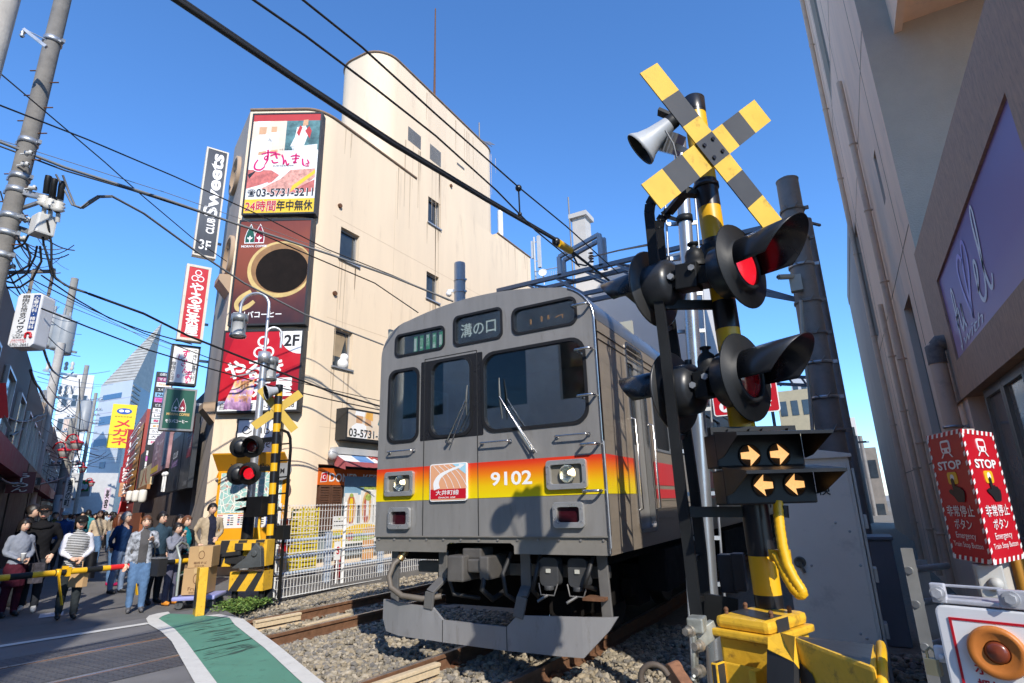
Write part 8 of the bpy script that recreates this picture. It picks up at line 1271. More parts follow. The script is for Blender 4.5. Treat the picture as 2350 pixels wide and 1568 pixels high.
# ------------------------------------------------------------------ people
SKN = mat('skin', (.66, .42, .30), .55, var=.06, scale=12); EYE = mat('eye_dark', (.02, .015, .012), .3, var=0); LIP = mat('lips', (.40, .14, .11), .5, var=0)
def stripes(name, c1, c2, f, axis=2, sh=.5):
    if name in _mc: return _mc[name]
    m = mat(name, c1, .9, var=0, spec=.1); nt = m.node_tree; N = nt.nodes; L = nt.links; tc = N.new('ShaderNodeTexCoord'); sp = N.new('ShaderNodeSeparateXYZ'); L.new(tc.outputs['Object'], sp.inputs[0])
    mu = N.new('ShaderNodeMath'); mu.operation = 'MULTIPLY'; mu.inputs[1].default_value = f; L.new(sp.outputs[axis], mu.inputs[0]); fr = N.new('ShaderNodeMath'); fr.operation = 'FRACT'; L.new(mu.outputs[0], fr.inputs[0]); gt = N.new('ShaderNodeMath'); gt.operation = 'GREATER_THAN'; gt.inputs[1].default_value = sh; L.new(fr.outputs[0], gt.inputs[0])
    mx = N.new('ShaderNodeMix'); mx.data_type = 'RGBA'; L.new(gt.outputs[0], mx.inputs[0]); mx.inputs[6].default_value = (*lin(c1), 1); mx.inputs[7].default_value = (*lin(c2), 1); L.new(mx.outputs[2], N['Principled BSDF'].inputs['Base Color']); return m
def cloth(n, c, v=.18, sc=9): return mat('cloth_'+n, c, .9, var=v, scale=sc, bump=.5, bscale=12, spec=.08)
def remesh(mb, vox):
    me = bpy.data.meshes.new('r'); me.from_pydata([tuple(v) for v in mb.V], [], mb.F); o = bpy.data.objects.new('r', me); COL.objects.link(o); md = o.modifiers.new('m', 'REMESH'); md.mode = 'VOXEL'; md.voxel_size = vox; sm = o.modifiers.new('s', 'SMOOTH'); sm.iterations = 3; sm.factor = .5
    dg = bpy.context.evaluated_depsgraph_get(); e = o.evaluated_get(dg).to_mesh(); V = np.array([tuple(v.co) for v in e.vertices]); F = [tuple(p.vertices) for p in e.polygons]; o.evaluated_get(dg).to_mesh_clear(); bpy.data.objects.remove(o); return V, F
def person(label, foot, yaw, H, top, bottom, shoe, hair='short', hairc=(.012, .009, .008), arms=('down', 'down'), sleeve=None, inner=None, cap=None, stride=.0, fem=False, skirt=None, bulk=1., coat=0., low=False, group=None, glasses=False, sleeve_len=1., collar=None, tilt=0., waist=.53):
    """foot: ground point; yaw: heading in degrees, 0 = away along +Y, 180 = towards -Y"""
    s = H; X = lambda x, y, z: Vector((x*s, y*s, z*s)); sw = (.094 if fem else .110)*bulk**.5; g = MB(); segs = []
    def limb(P, r, lab, sq=(1, 1), n=10):
        g.tube([X(*p) for p in P], [q*s for q in r], n, sq=sq, up=(0, 1, 0))
        for i in range(len(P)-1): segs.append((np.array(X(*P[i])), np.array(X(*P[i+1])), r[i]*s, r[i+1]*s, lab))
    B = bulk
    # torso: elliptical rings
    T = [(.46, .085, .065, .0), (.50, .098, .070, -.004), (.53, .095*B, .068*B, .0), (.58, .086*B, .064*B, .004), (.63, .086*B, .066*B, .006), (.70, .099*B, .073*B, .004), (.76, .106*B, .070*B, .0), (.80, .098*B, .055*B, -.005), (.828, .060, .044, -.006), (.845, .036, .034, -.004)]
    if fem: T = [(z, rx*(.93 if z > .6 else 1.0), ry*(1.06 if .68 < z < .74 else .95), y) for z, rx, ry, y in T]
    k = 16; V = [X(rx*math.cos(2*math.pi*j/k), y+ry*math.sin(2*math.pi*j/k), z) for z, rx, ry, y in T for j in range(k)]; g.add(V, [(i*k+j, i*k+(j+1) % k, (i+1)*k+(j+1) % k, (i+1)*k+j) for i in range(len(T)-1) for j in range(k)]+[tuple(range(k-1, -1, -1)), tuple(range((len(T)-1)*k, len(T)*k))])
    for i in range(len(T)-1): segs.append((np.array(X(0, T[i][3], T[i][0])), np.array(X(0, T[i+1][3], T[i+1][0])), T[i][1]*s, T[i+1][1]*s, 'torso' if T[i][0] < .80 else 'neckline'))
    limb([(0, -.004, .83), (0, .004, .875), (0, .01, .90)], [.032, .030, .032], 'skin')
    feet = []
    for sd, st in ((-1, stride), (1, -stride)):
        hx = .047*sd; fx_ = (.055+.01*abs(stride))*sd; kn = (fx_*.98, st*.55+.012, .28); an = (fx_, st, .05 if st >= 0 else .06)
        if skirt != 'long': limb([(hx, 0, .50), (hx*1.08, .004+st*.2, .42), kn, (fx_, st*.85-.004, .16), an], [.064, .060*B**.5, .045*B**.3, .039, .033], 'leg')
        limb([(fx_, st-.03, .028), (fx_*1.03, st+.03, .026), (fx_*1.08, st+.085, .02)], [.028, .03, .022], 'shoe', sq=(1, .8)); feet.append((fx_, st))
    if skirt: limb([(0, 0, .52), (0, .0, .42), (0, .0, .30 if skirt == 'mid' else .12)], [.095, .12, .13], 'skirt', sq=(1, .8))
    if coat: limb([(0, 0, .56), (0, .0, .50), (0, 0, .50-coat)], [.10*B, .108*B, .112*B], 'torso', sq=(.78, 1))
    hands = []
    for sd, a in ((-1, arms[0]), (1, arms[1])):
        sh = (sw*sd, -.004, .80)
        el, wr = {'down': ((sd*(sw+.035), -.012, .635), (sd*(sw+.042), .03, .495)), 'front': ((sd*(sw+.04), -.005, .645), (sd*.045, .115, .585)), 'belly': ((sd*(sw+.045), .0, .64), (sd*.03, .12, .56)), 'strap': ((sd*(sw+.035), .02, .655), (sd*.075, .115, .735)), 'chest': ((sd*(sw+.03), .03, .655), (sd*.03, .13, .69)), 'chin': ((sd*(sw+.01), .06, .67), (sd*.02, .12, .83)), 'pocket': ((sd*(sw+.06), -.03, .65), (sd*(sw+.01), .04, .52)), 'back': ((sd*(sw+.04), -.05, .65), (sd*.05, -.10, .56)), 'swing': ((sd*(sw+.03), .04, .645), (sd*(sw+.02), .11, .53))}[a]
        mid = tuple(np.array(el)*.5+np.array(sh)*.5); limb([(sw*sd*.72, -.004, .808), sh, mid, el], [.034, .035*B**.3, .031*B**.3, .026], 'sleeve'); fa_ = tuple(np.array(el)*.55+np.array(wr)*.45); limb([el, fa_, wr], [.026, .024, .0185], 'sleeve' if sleeve_len > .6 else 'skin'); hands.append((sd, np.array(el), np.array(wr)))
    V, F = remesh(g, (.0125 if not low else .024)*s)
    A = np.array([q[0] for q in segs]); Bq = np.array([q[1] for q in segs]); ra = np.array([q[2] for q in segs]); rb2 = np.array([q[3] for q in segs]); labs = [q[4] for q in segs]
    C_ = np.array([V[list(f)].mean(0) for f in F]); AB = Bq-A; t = np.clip(((C_[:, None]-A[None])*AB[None]).sum(2)/np.maximum((AB*AB).sum(1), 1e-9), 0, 1); D = np.linalg.norm(C_[:, None]-(A[None]+t[..., None]*AB[None]), axis=2)/(ra+(rb2-ra)*t); idx = D.argmin(1)
    mats = [top, bottom, shoe, SKN, sleeve or top, inner or top, skirt and bottom or bottom]; mi = []
    for c, i in zip(C_, idx):
        l = labs[i]; z = c[2]/s
        if l == 'torso': m = 0 if z > waist-(coat) else 1
        elif l == 'neckline': m = 0 if z < .822 else 3
        elif l == 'leg': m = 1
        else: m = {'skin': 3, 'shoe': 2, 'sleeve': 4, 'skirt': 1}[l]
        if m == 0 and inner is not None and c[1] > .02*s and abs(c[0]) < (.040+.02*(z-.5))*s: m = 5
        if m == 0 and collar and z > .78 and c[1] > 0 and abs(c[0]) < (z-.77)*s*.8: m = 3
        mi.append(m)
    # small folds in the cloth
    nrm = np.sin(V[:, 2]/s*80+V[:, 0]/s*90+np.sin(V[:, 1]/s*50)*2)*np.sin(V[:, 2]/s*37+V[:, 1]/s*70+V[:, 0]/s*31+2); V = V+(V-np.array([0, 0, 0]))*np.array([1, 1, 0])*(nrm*.028)[:, None]
    b = MB(); b.V = [tuple(v) for v in V]; b.F = [tuple(f) for f in F]; b.I = mi; b.S = [True]*len(F)
    # head
    hc = X(0, .014+tilt*.1, .926); n, kk = 20, 16; Vh = []; Fh = []; rot = Matrix.Rotation(tilt, 3, 'X')
    for i in range(kk+1):
        a = math.pi*i/kk; ca, sa = math.cos(a), math.sin(a)
        for j in range(n):
            p = 2*math.pi*j/n; x, y, z = .046*sa*math.cos(p), .058*sa*math.sin(p), .068*ca; fr = max(0, y)/.058
            if z < 0: x *= 1-.36*(z/.068)**2*(1 if y > 0 else .6); y *= (1-.22*(z/.068)**2) if y < 0 else 1
            nose = math.exp(-((x/.008)**2+((z+.012)/.014)**2))*fr; y += .012*nose; y -= .004*math.exp(-(((abs(x)-.018)/.009)**2+((z-.008)/.008)**2))*fr; y += .004*math.exp(-((x/.015)**2+((z+.06)/.012)**2))*fr
            v = rot@Vector((x, y, z)); Vh.append(hc+v*s)
    for i in range(kk):
        for j in range(n): Fh.append((i*n+j, (i+1)*n+j, (i+1)*n+(j+1) % n, i*n+(j+1) % n))
    b.add(Vh, Fh, 3, True); hp = lambda x, y, z: hc+(rot@Vector((x, y, z)))*s
    for sd in (-1, 1): b.ball(hp(.018*sd, .0480, .007), .0085*s, 8, 7, (1.4, .5, .8)); b.ball(hp(.018*sd, .0505, .021), .010*s, 6, 7, (1.4, .35, .28)); b.ball(hp(.047*sd, -.004, .002), .013*s, 8, 3, (.4, .8, 1.3))
    b.ball(hp(0, .0505, -.036), .016*s, 8, 8, (1.15, .35, .36))
    # hands: palm, four curled fingers, thumb off the side
    for sd, el, wr in hands:
        d = wr-el; d = Vector(d).normalized(); side = Vector((-sd, .25, 0)); side = (side-d*side.dot(d)).normalized(); nn = d.cross(side); w0 = Vector(wr)*s; pc = w0+d*(.028*s); b.tube([w0-d*.006*s, w0+d*.022*s, w0+d*.046*s], [.015*s, .022*s, .020*s], 8, 3, sq=(1, .6), up=tuple(side))
        for q in range(4):
            o = side*((q-1.5)*.0095*s); L = (.036, .042, .040, .030)[q]*s; p0 = w0+d*.044*s+o; b.tube([p0, p0+d*L*.45+nn*.004*s, p0+d*L*.8-side*.004*s+nn*.014*s, p0+d*L*.86+nn*.026*s], [.0062*s, .006*s, .0054*s, .0046*s], 6, 3)
        p0 = w0+d*.012*s+side*.018*s; b.tube([p0, p0+side*.012*s+d*.016*s, p0+side*.012*s+d*.036*s+nn*.008*s], [.0075*s, .007*s, .0055*s], 6, 3)
    yr = Matrix.Rotation(R_(yaw), 3, 'Z'); fo = Vector(foot)
    b.V = [tuple(yr@Vector(v)+fo) for v in b.V]; o = b.build('person', mats+[EYE, LIP]); tag(o, label, 'person', group)
    org = _org[o.name]
    def hb(fn, name, m): q = MB(); fn(q); q.V = [tuple(yr@Vector(v)+fo) for v in q.V]; return q.build(name, m, o)
    HM = mat('hair_%d' % int(1e4*sum(hairc)), hairc, .45, var=.3, scale=30)
    def shell(q):
        low_ = {'short': -.02, 'bob': -.062, 'long': -.075, 'bald': .02}[hair]; rs = 1.12 if hair != 'bald' else 1.04; n2, k2 = 22, 14; V = []; F = []
        for i in range(k2+1):
            for j in range(n2):
                p = 2*math.pi*j/n2; front = math.sin(p); lim = low_ if front < .25 else low_+(.030-low_)*min(1, (front-.25)/.35); zt = .068*rs+.004; z = zt+(lim-zt)*(i/k2); q_ = max(0, 1-(z/(.068*rs+.005))**2)**.5 if z > 0 else 1-.25*(z/.08)**2*(0 if hair in ('bob', 'long') else 1); wob = 1+.05*math.sin(p*9+i*1.3)+.03*math.sin(p*17)
                V.append(hc+(rot@Vector((.050*rs*q_*math.cos(p)*wob, (.062*rs*q_*math.sin(p)-.004)*wob, z)))*s)
        for i in range(k2):
            for j in range(n2): F.append((i*n2+j, (i+1)*n2+j, (i+1)*n2+(j+1) % n2, i*n2+(j+1) % n2))
        q.add(V, F, 0, True)
        if hair == 'long':
            for sx in (-1, 0, 1): q.tube([hp(.03*sx, -.045, .0), hp(.042*sx, -.055, -.06), hp(.05*sx, -.05, -.14), hp(.045*sx, -.04, -.20)], [.03*s, .034*s, .028*s, .010*s], 8)
    hb(shell, 'hair', HM)
    if cap: hb(lambda q: (q.lathe(hp(0, -.003, .016), rot@Vector((0, 0, 1)), [(.060*s, 0), (.061*s, .02*s), (.052*s, .045*s), (.03*s, .062*s), (0, .066*s)], 20), q.add([hp(x, y, z) for x, y, z in ((-.042, .045, .018), (.042, .045, .018), (.034, .095, .010), (0, .106, .010), (-.034, .095, .010), (-.042, .045, .023), (.042, .045, .023), (.034, .095, .015), (0, .106, .015), (-.034, .095, .015))], [(0, 1, 2, 3, 4), (9, 8, 7, 6, 5), (0, 5, 6, 1), (1, 6, 7, 2), (2, 7, 8, 3), (3, 8, 9, 4), (4, 9, 5, 0)])), 'cap', cap)
    if glasses: hb(lambda q: [q.ring(circ(.014*s, 12), circ(.0115*s, 12), Fr(hp(.019*sd, .056, .006), (-1, 0, 0)), 0, .002*s) for sd in (-1, 1)], 'glasses', BLACK)
    return o, lambda x, y, z: yr@X(x, y, z)+fo
FT = lambda x, y: SZ(x, y, 0)
JEAN = cloth('jeans', (.10, .18, .32), .25); DJEAN = cloth('dark_jeans', (.025, .028, .035)); NAVY = cloth('navy', (.012, .035, .10)); BLK = cloth('black', (.012, .012, .014)); GREY = cloth('grey', (.22, .24, .29)); WSH = mat('shoe_white', (.6, .6, .58), .6, var=.1); BSH = mat('shoe_black', (.02, .02, .022), .5, var=.1); TAN = cloth('tan', (.40, .32, .22)); SNK = mat('shoe_sole', (.10, .10, .11), .6, var=.4, scale=40)
def face_cam(p, off=0): return math.degrees(math.atan2(p.x, -p.y))+off  # heading whose +Y points at the viewer
def heading(p, off=0): d = Vector((-p.x, -p.y)); return math.degrees(math.atan2(-d.x, d.y))+off
def hgt(p, x, y): return zv(p, x, y)
def bag_strap(b, P, r, m=0): b.tube(P, r, 6, m)
# front row
p = FT(148, 1421); o, L = person('woman in a black cap and black and white striped top holding a paper bag', p, heading(p, 8), hgt(p, 192, 1184), stripes('stripe_bw', (.55, .55, .55), (.02, .02, .022), 42), cloth('green_black', (.03, .036, .04)), BSH, 'bob', cap=BLK, arms=('front', 'front'), sleeve=cloth('white_sleeve', (.62, .62, .68), .08), fem=True, stride=.05, waist=.46)
hb1 = L(0, .125, .55); b = MB(); f = Fr(hb1+Vector((-.14, 0, -.36)), (.95, .3, 0)); KP = mat('kraft_paper', (.52, .33, .16), .8, var=.06); b.fbox(f, 0, 0, -.08, .26, .27, 0); b.tube([f.p(.07, .27, -.02), f.p(.08, .36, -.02), f.p(.13, .39, -.03), f.p(.18, .36, -.02), f.p(.19, .27, -.02)], .006, 6); tag(b.build('paper_bag', KP), 'brown paper carrier bag held by the striped woman above the barrier arm', 'bag')
p = FT(307, 1405); o, L = person('smiling woman in jeans and a patterned open cardigan over a dark striped top', p, heading(p, 5), hgt(p, 338, 1183), cloth('cardigan', (.30, .32, .36), .8, 16), JEAN, SNK, 'short', (.13, .05, .02), arms=('strap', 'down'), inner=stripes('stripe_dark', (.05, .05, .055), (.12, .115, .115), 60), fem=True, bulk=1.12, stride=.02, waist=.50)
b = MB(); q = L(-.15, .05, .46); b.box(q+Vector((0, 0, -.02)), (.34, .14, .26)); b.tube([L(-.12, .1, .60), L(-.085, .13, .70), L(-.06, .09, .80), L(-.09, -.06, .80), L(-.13, -.06, .55)], .010, 6); b.box(q+Vector((0, 0, .115)), (.36, .16, .02), 1); tag(b.build('shoulder_bag', [mat('bag_black', (.018, .018, .02), .5, var=.15), STEEL], bevel=.012), 'black shoulder bag of the woman in jeans, hanging at the barrier arm', 'bag')
p = FT(60, 1404); o, L = person('young man with orange hair in a black cap and black hooded jacket', p, heading(p, -6), hgt(p, 107, 1160), BLK, DJEAN, WSH, 'short', (.22, .07, .02), arms=('pocket', 'down'), cap=BLK, stride=.06, bulk=1.08, waist=.48); b = MB(); pts = [L(x, y, z) for x, y, z in ((-.08, .03, .80), (-.06, .06, .79), (0, .075, .78), (.06, .06, .79), (.08, .03, .80), (.06, -.05, .825), (0, -.07, .83), (-.06, -.05, .825))]; b.tube(pts, .028, 8, closed=True); b.build('hood', BLK, o)
p = FT(14, 1416); o, L = person('young woman in a grey jumper and burgundy skirt holding a paper coffee cup', p, heading(p, 25), hgt(p, 44, 1191), GREY, cloth('burgundy', (.06, .012, .022)), BSH, 'bob', arms=('front', 'front'), fem=True, skirt='mid', waist=.53); b = MB(); c = L(.03, .165, .60); b.lathe(c, (0, 0, 1), [(0, -.05), (.028, -.05), (.036, .05), (.038, .052), (.037, .065), (0, .066)], 16); tag(b.build('paper_cup', WHITE), 'white paper coffee cup in the hands of the woman in grey', 'cup')
b = MB(); c = L(-.16, .06, .42); b.box(c, (.26, .14, .30)); b.tube([c+Vector((-.08, 0, .15)), L(-.1, .0, .80), c+Vector((.08, 0, .15))], .008, 6, 1); tag(b.build('tote_bag', [mat('bag_floral', (.05, .045, .055), .8, var=.9, scale=14), BLACK], bevel=.02), 'dark flowered tote bag at the far left side of the woman in grey', 'bag')
p = FT(30, 1392); person('black haired man half hidden behind the hooded man, looking right', p, heading(p, 60), hgt(p, 76, 1158), BLK, DJEAN, BSH, 'short', arms=('down', 'down'), bulk=1.05)
p = FT(262, 1362); person('grey haired man in a navy jumper with a white collar looking right', p, heading(p, 55), hgt(p, 296, 1175), NAVY, cloth('faded_jeans', (.16, .22, .33)), BSH, 'short', (.28, .27, .26), arms=('back', 'back'), bulk=1.12, stride=.03, collar=True, waist=.50)
p = FT(345, 1386); person('man with glasses in a dark blue checked shirt behind the woman in jeans', p, heading(p, 35), hgt(p, 361, 1175), stripes('check_blue', (.018, .035, .06), (.05, .09, .12), 70), DJEAN, BSH, 'short', arms=('down', 'down'), glasses=True, bulk=1.05)
p = FT(384, 1388); person('boy in a grey hooded top with orange shoes raising a hand to his mouth', p, heading(p, 45), hgt(p, 382, 1201), cloth('grey_blue', (.20, .21, .26)), cloth('purple_grey', (.10, .10, .15)), mat('shoe_orange', (.6, .22, .02), .5, var=.1), 'short', arms=('chin', 'chin'), bulk=1.0)
p = FT(405, 1378); person('older woman in a teal top and black cardigan with folded hands', p, heading(p, 40), hgt(p, 411, 1184), cloth('black_cardigan', (.02, .022, .024)), cloth('brown_skirt', (.22, .15, .10)), BSH, 'short', (.11, .06, .03), arms=('belly', 'belly'), inner=cloth('teal', (.008, .16, .20)), fem=True, bulk=1.1)
p = FT(392, 1352); person('dark haired man mostly hidden behind the woman in teal', p, heading(p, 30), hgt(p, 398, 1182), cloth('charcoal', (.05, .05, .055)), DJEAN, BSH, 'short', arms=('down', 'down'))
p = FT(466, 1352); person('man in a beige jacket standing beside the orange information board', p, heading(p, 25), hgt(p, 477, 1155), TAN, cloth('khaki', (.34, .28, .19)), BSH, 'short', arms=('front', 'pocket'), inner=cloth('ink_shirt', (.02, .022, .04)), bulk=1.08, coat=.04)
p = FT(252, 1345); person('woman with long reddish brown hair and a grey coat behind the man in navy', p, heading(p, 120), hgt(p, 281, 1176), cloth('warm_grey', (.20, .19, .19)), JEAN, mat('shoe_magenta', (.45, .01, .10), .5, var=.1), 'long', (.12, .035, .015), arms=('down', 'down'), fem=True)
# second row and the crowd up the street
def at_depth(x, dep): q = SD(x, 1160, dep); return Vector((q.x, q.y, 0))
p = at_depth(154, 17); person('man in a bright blue jacket and pale cap walking up behind the front row', p, heading(p, 0), hgt(p, 156, 1174), cloth('royal_blue', (.03, .07, .22)), cloth('dark_grey', (.05, .05, .055)), BSH, 'short', cap=cloth('pale_cap', (.42, .47, .5)), arms=('swing', 'pocket'), stride=.05, bulk=1.1)
p = at_depth(234, 18); person('young woman in a cream jumper and blue jeans walking behind the front row', p, heading(p, -8), hgt(p, 237, 1172), cloth('cream', (.52, .42, .30)), JEAN, BSH, 'long', (.06, .025, .015), arms=('swing', 'down'), fem=True, stride=.05)
p = at_depth(226, 14); b = MB(); b.box(p+Vector((.3, -.2, .36)), (.40, .26, .58)); b.cyl(p+Vector((.22, -.2, .65)), p+Vector((.22, -.2, .95)), .012, n=6); b.cyl(p+Vector((.38, -.2, .65)), p+Vector((.38, -.2, .95)), .012, n=6); b.beam(p+Vector((.2, -.2, .95)), p+Vector((.4, -.2, .95)), .03, .03); [b.cyl(p+Vector((.3+s_*.15, -.3, .05)), p+Vector((.3+s_*.15, -.24, .05)), .05, n=10) for s_ in (-1, 1)]; tag(b.build('suitcase', mat('suitcase_black', (.03, .032, .036), .45, var=.2), bevel=.02), 'black wheeled suitcase standing behind the man in navy', 'suitcase')
cols = [('sky blue', (.25, .42, .60)), ('white', (.6, .6, .6)), ('dark green', (.02, .16, .09)), ('grey', (.2, .2, .22)), ('lavender', (.40, .38, .52)), ('black', (.02, .02, .022)), ('red', (.35, .04, .04)), ('khaki', (.25, .2, .12)), ('pale blue', (.35, .45, .55)), ('navy', (.015, .03, .09)), ('mustard', (.40, .26, .05)), ('pink', (.5, .3, .32)), ('brown', (.12, .07, .04)), ('charcoal', (.05, .05, .06)), ('turquoise', (.05, .25, .28)), ('maroon', (.12, .02, .03)), ('beige', (.42, .34, .25)), ('olive', (.12, .12, .04)), ('violet', (.18, .10, .28))]
xs_ = [166, 176, 186, 194, 203, 212, 222, 230, 246, 182, 208, 254, 172, 218, 206, 224, 266, 132, 260]; ds = [24, 28, 32, 26, 36, 30, 40, 34, 27, 44, 46, 38, 50, 54, 21, 23, 24, 19, 29]
for i, (nm, c) in enumerate(cols):
    p = at_depth(xs_[i], ds[i]); fem = i % 3 == 1; person('distant walker in %s, %s in the crowd up the street' % (nm, 'coming closer' if i % 2 else 'walking away'), p, heading(p, 180 if i % 2 == 0 else 0), 1.58+.03*(i % 5), cloth('walker_'+nm.replace(' ', '_'), c), [DJEAN, JEAN, BLK][i % 3], BSH, 'long' if fem else 'short', arms=('swing', 'down'), stride=.06, fem=fem, low=True, group='walkers up the street')
# ------------------------------------------------------------------ wires
def wire(lab, pts, r, m=WIRE, name='overhead_wire', s=.0, n=14, group='overhead wires'):
    P = []
    for a, c in zip(pts, pts[1:]): P += sag(a, c, s, n)[:-1]
    P.append(Vector(pts[-1])); b = MB(); b.tube(P, r, 6); o = b.build(name, m, label=lab); tag(o, None, 'cable', group); return o
# catenary of the near track: heavy feeder, messenger, contact wire and their hangers
XW = -3.2
def cx_(L, X):
    P = [SX(x, y, X) for x, y in L]; d = (P[0]-P[1]).normalized(); return [P[0]+Vector((d.x, d.y, d.z*.6))*14]+P  # carried on over the road behind the viewer
wire('thick black double feeder cable running up over the train roof', cx_([(380, -16), (660, 172), (900, 330), (1120, 462), (1290, 560), (1390, 638), (1470, 705)], -3.3), .024, n=4); wire('second strand of the thick black feeder cable', cx_([(392, -16), (672, 174), (910, 330), (1125, 460), (1290, 557)], -3.3), .020, n=4)
wire('thin middle wire running from the top edge down behind the feeder', cx_([(570, -8), (700, 82), (860, 202), (1000, 312), (1140, 438), (1230, 530), (1330, 612)], -3.0), .010, n=4); wire('uppermost thin wire from the top edge with a small hanger', cx_([(685, -8), (830, 108), (1000, 262), (1188, 428), (1300, 520), (1420, 628)], -3.0), .010, n=4)
b = MB(); p, q = SX(1190, 432, -3.0), SX(1193, 492, -3.05); b.cyl(p, q, .010, n=6); b.ball(p, .045, 8); b.ball(q, .03, 8); tag(b.build('wire_hanger', BLACK), 'short hanger rod linking two thin wires against the sky', 'hanger')
b = MB(); b.cyl(SX(1281, 558, -3.3), SX(1308, 575, -3.3), .065, n=12); b.ball(SX(1276, 555, -3.3), .07, 8, 1); tag(b.build('cable_sleeve', [YEL, BLACK]), 'yellow sleeve on the thick feeder cable', 'sleeve')
wire('wire running from the gantry insulator to the ladder arch', [SY(1350, 592, 15.5), SY(1420, 575, 12), SY(1488, 562, 8)], .02, n=6); wire('drooping jumper loop beside the yellow sleeve', [SX(1310, 577, -3.3), SX(1325, 606, -3.4), SX(1345, 610, -3.4), SX(1358, 595, -3.5)], .016, n=4)
# wires crossing from the left poles to the corner building side
def cross(lab, L, r, m=WIRE, n=8): wire(lab, [SD(x, y, d) for x, y, d in L], r, m, n=n)
cross('thick grey cable sweeping from the left pole to the vent stack', [(-10, 322, 9.4), (150, 385, 10), (380, 458, 11), (560, 520, 12), (760, 585, 13.2), (900, 635, 14), (1040, 692, 15)], .028, WIREG); cross('black cable just under the thick grey one', [(-10, 332, 9.5), (150, 392, 10), (300, 436, 10.6), (560, 520, 12.1), (720, 590, 13), (860, 650, 14), (960, 718, 14.6)], .016)
cross('fine silver wire just above the thick grey cable', [(-10, 318, 9.4), (200, 385, 10.2), (380, 442, 11), (560, 505, 12), (760, 580, 13.2)], .007, WIREG)
cross('black wire from the left edge across the sushi billboard', [(-10, 238, 8), (200, 320, 9.5), (400, 405, 11), (620, 505, 12.6), (750, 572, 13.5), (900, 632, 14.5), (1030, 690, 15.5)], .014)
cross('thin black wire crossing high from the left pole to the tall blade sign', [(-10, 160, 8.5), (75, 232, 9.5), (240, 372, 11), (325, 448, 12), (440, 545, 13.4), (520, 600, 14.5)], .012)
cross('twisted grey service cable from the switch box past the coffee billboard', [(256, 450, 9.4), (330, 490, 10), (440, 570, 11), (560, 650, 12), (700, 722, 13.2), (880, 792, 14.6)], .022, WIREG); cross('twisted black service cable below it, crossing the red billboard', [(203, 674, 9.4), (330, 720, 10), (430, 770, 11), (580, 830, 12), (760, 900, 13.4), (880, 935, 14.4)], .022, WIRE)
cross('black cable low over the street to the white sushi sign and on', [(95, 708, 9.3), (205, 752, 9.9), (330, 800, 10.7), (460, 840, 11.6), (600, 880, 12.6), (760, 918, 13.6), (890, 945, 14.5)], .014)
cross('thin black wire above it from the clinic sign', [(70, 640, 9.3), (200, 706, 10), (330, 765, 11), (480, 822, 12), (640, 868, 13), (880, 922, 14.6)], .010)
cross('slack black wire from the left pole base of the switch box', [(95, 632, 9.4), (180, 690, 10.2), (250, 730, 11), (330, 760, 11.6), (440, 790, 12.6)], .014)
cross('faint far wire passing the spire', [(155, 690, 20), (250, 735, 21), (360, 790, 22), (500, 842, 23), (620, 878, 24)], .012, WIREG); cross('faint far wire meeting the top of the transformer pole', [(60, 655, 12), (150, 700, 20), (300, 760, 23), (420, 800, 25)], .012, WIREG)
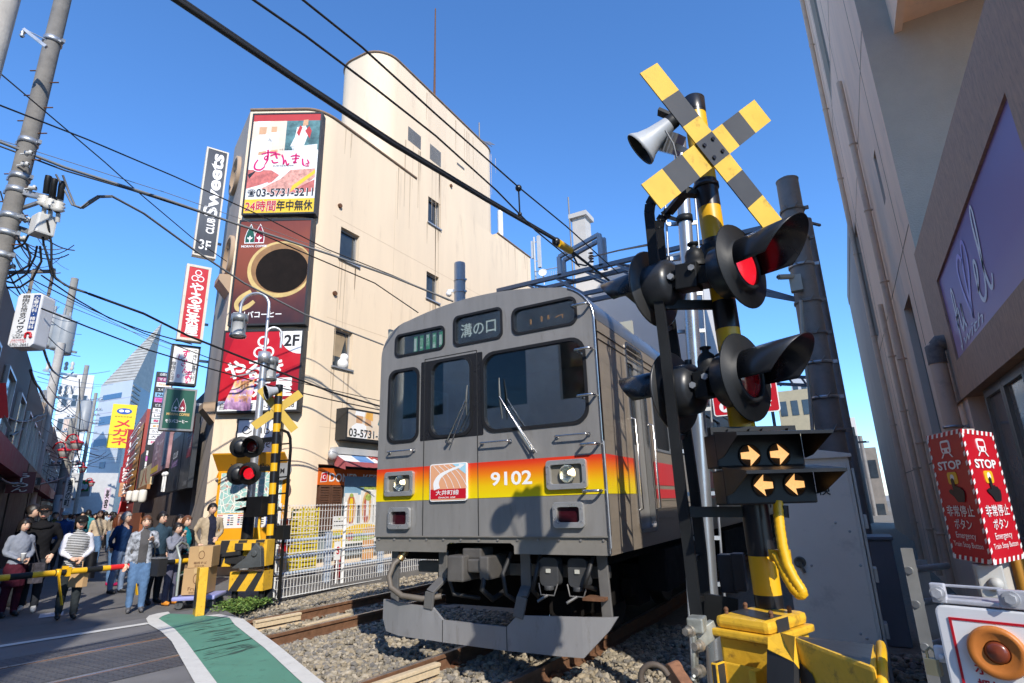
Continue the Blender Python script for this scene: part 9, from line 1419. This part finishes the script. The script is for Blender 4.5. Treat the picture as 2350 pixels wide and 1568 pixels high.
# tangle over the street
rg = np.random.default_rng(11)
for i in range(26):
    x0, y0, d0 = rg.uniform(60, 130), rg.uniform(845, 1060), rg.uniform(20, 28); x1, y1, d1 = rg.uniform(150, 300), y0+rg.uniform(-25, 95), rg.uniform(32, 52)
    b = MB(); b.tube(sag(SD(x0, y0, d0), SD(x1, y1, d1), rg.uniform(.1, .6), 10), rg.uniform(.010, .02), 5); o = b.build('street_wire', [WIRE, WIREG][i % 2]); tag(o, 'thin wire of the tangle strung between the street poles', 'cable', 'tangle of street wires')
for i, L in enumerate(([(92, 760, 12), (100, 800, 14), (120, 850, 18), (150, 868, 24), (172, 850, 30)], [(70, 850, 12), (90, 890, 15), (115, 930, 20), (140, 945, 26), (165, 925, 30)], [(182, 870, 34), (184, 960, 34), (178, 1040, 34), (188, 1070, 36)], [(0, 945, 12), (50, 968, 16), (85, 955, 20), (110, 945, 24)], [(25, 1000, 14), (60, 975, 18), (110, 955, 25)], [(0, 1098, 12), (40, 1110, 14), (90, 1112, 20), (160, 1090, 28)])):
    b = MB(); P = []; [P.extend(sag(SD(*a), SD(*c), .05, 5)[:-1]) for a, c in zip(L, L[1:])]; b.tube(P, .03, 6); tag(b.build('street_cable', WIRE), ['thick cable loop drooping beside the clinic sign', 'thick cable loop below the first, towards the street lanterns', 'cable hanging down between the farther poles', 'low cable at the left edge of the street', 'dark cable slanting up from the left buildings', 'lowest cable over the ramen sign'][i], 'cable', 'heavy street cables')
b = MB(); k = SD(0, 880, 11); b.beam(SD(-4, 930, 11), SD(24, 990, 11), .05); b.beam(SD(-4, 880, 11), SD(2, 960, 11), .16, .16, 1); tag(b.build('lamp_bracket', [GP, RED]), 'green grey bracket with a red lamp at the left edge', 'bracket')

for i in range(16):
    x0, y0 = rg.uniform(0, 45), rg.uniform(420, 690); x1, y1 = rg.uniform(95, 190), rg.uniform(max(560, y0), y0+190); d1 = rg.uniform(11, 25)
    b = MB(); b.tube(sag(SD(x0, y0, 9.5), SD(x1, y1, d1), rg.uniform(.1, .45), 12), rg.uniform(.008, .014), 5); tag(b.build('service_drop', [WIRE, WIREG, WIRE][i % 3]), 'thin service wire leaving the near left pole into the street', 'cable', 'service wires of the near left pole')
up1_ = lambda x, y, d=9.45: SD(x, y, d)
for i, (x, y) in enumerate(((66, 352), (58, 378), (75, 432), (30, 470), (62, 505), (52, 548), (20, 585), (26, 612))):
    b = MB(); c = up1_(x, y); b.lathe(c, (.8, .45, .1), [(.02, -.06), (.05, -.04), (.03, 0), (.05, .04), (.02, .06)], 10); b.beam(c, c+Vector((-.14, -.06, 0)), .02); o = b.build('insulator', [ZI, ZI][0], None); tag(o, 'small pale insulator clamped to the near left pole', 'insulator', 'insulators of the near left pole')
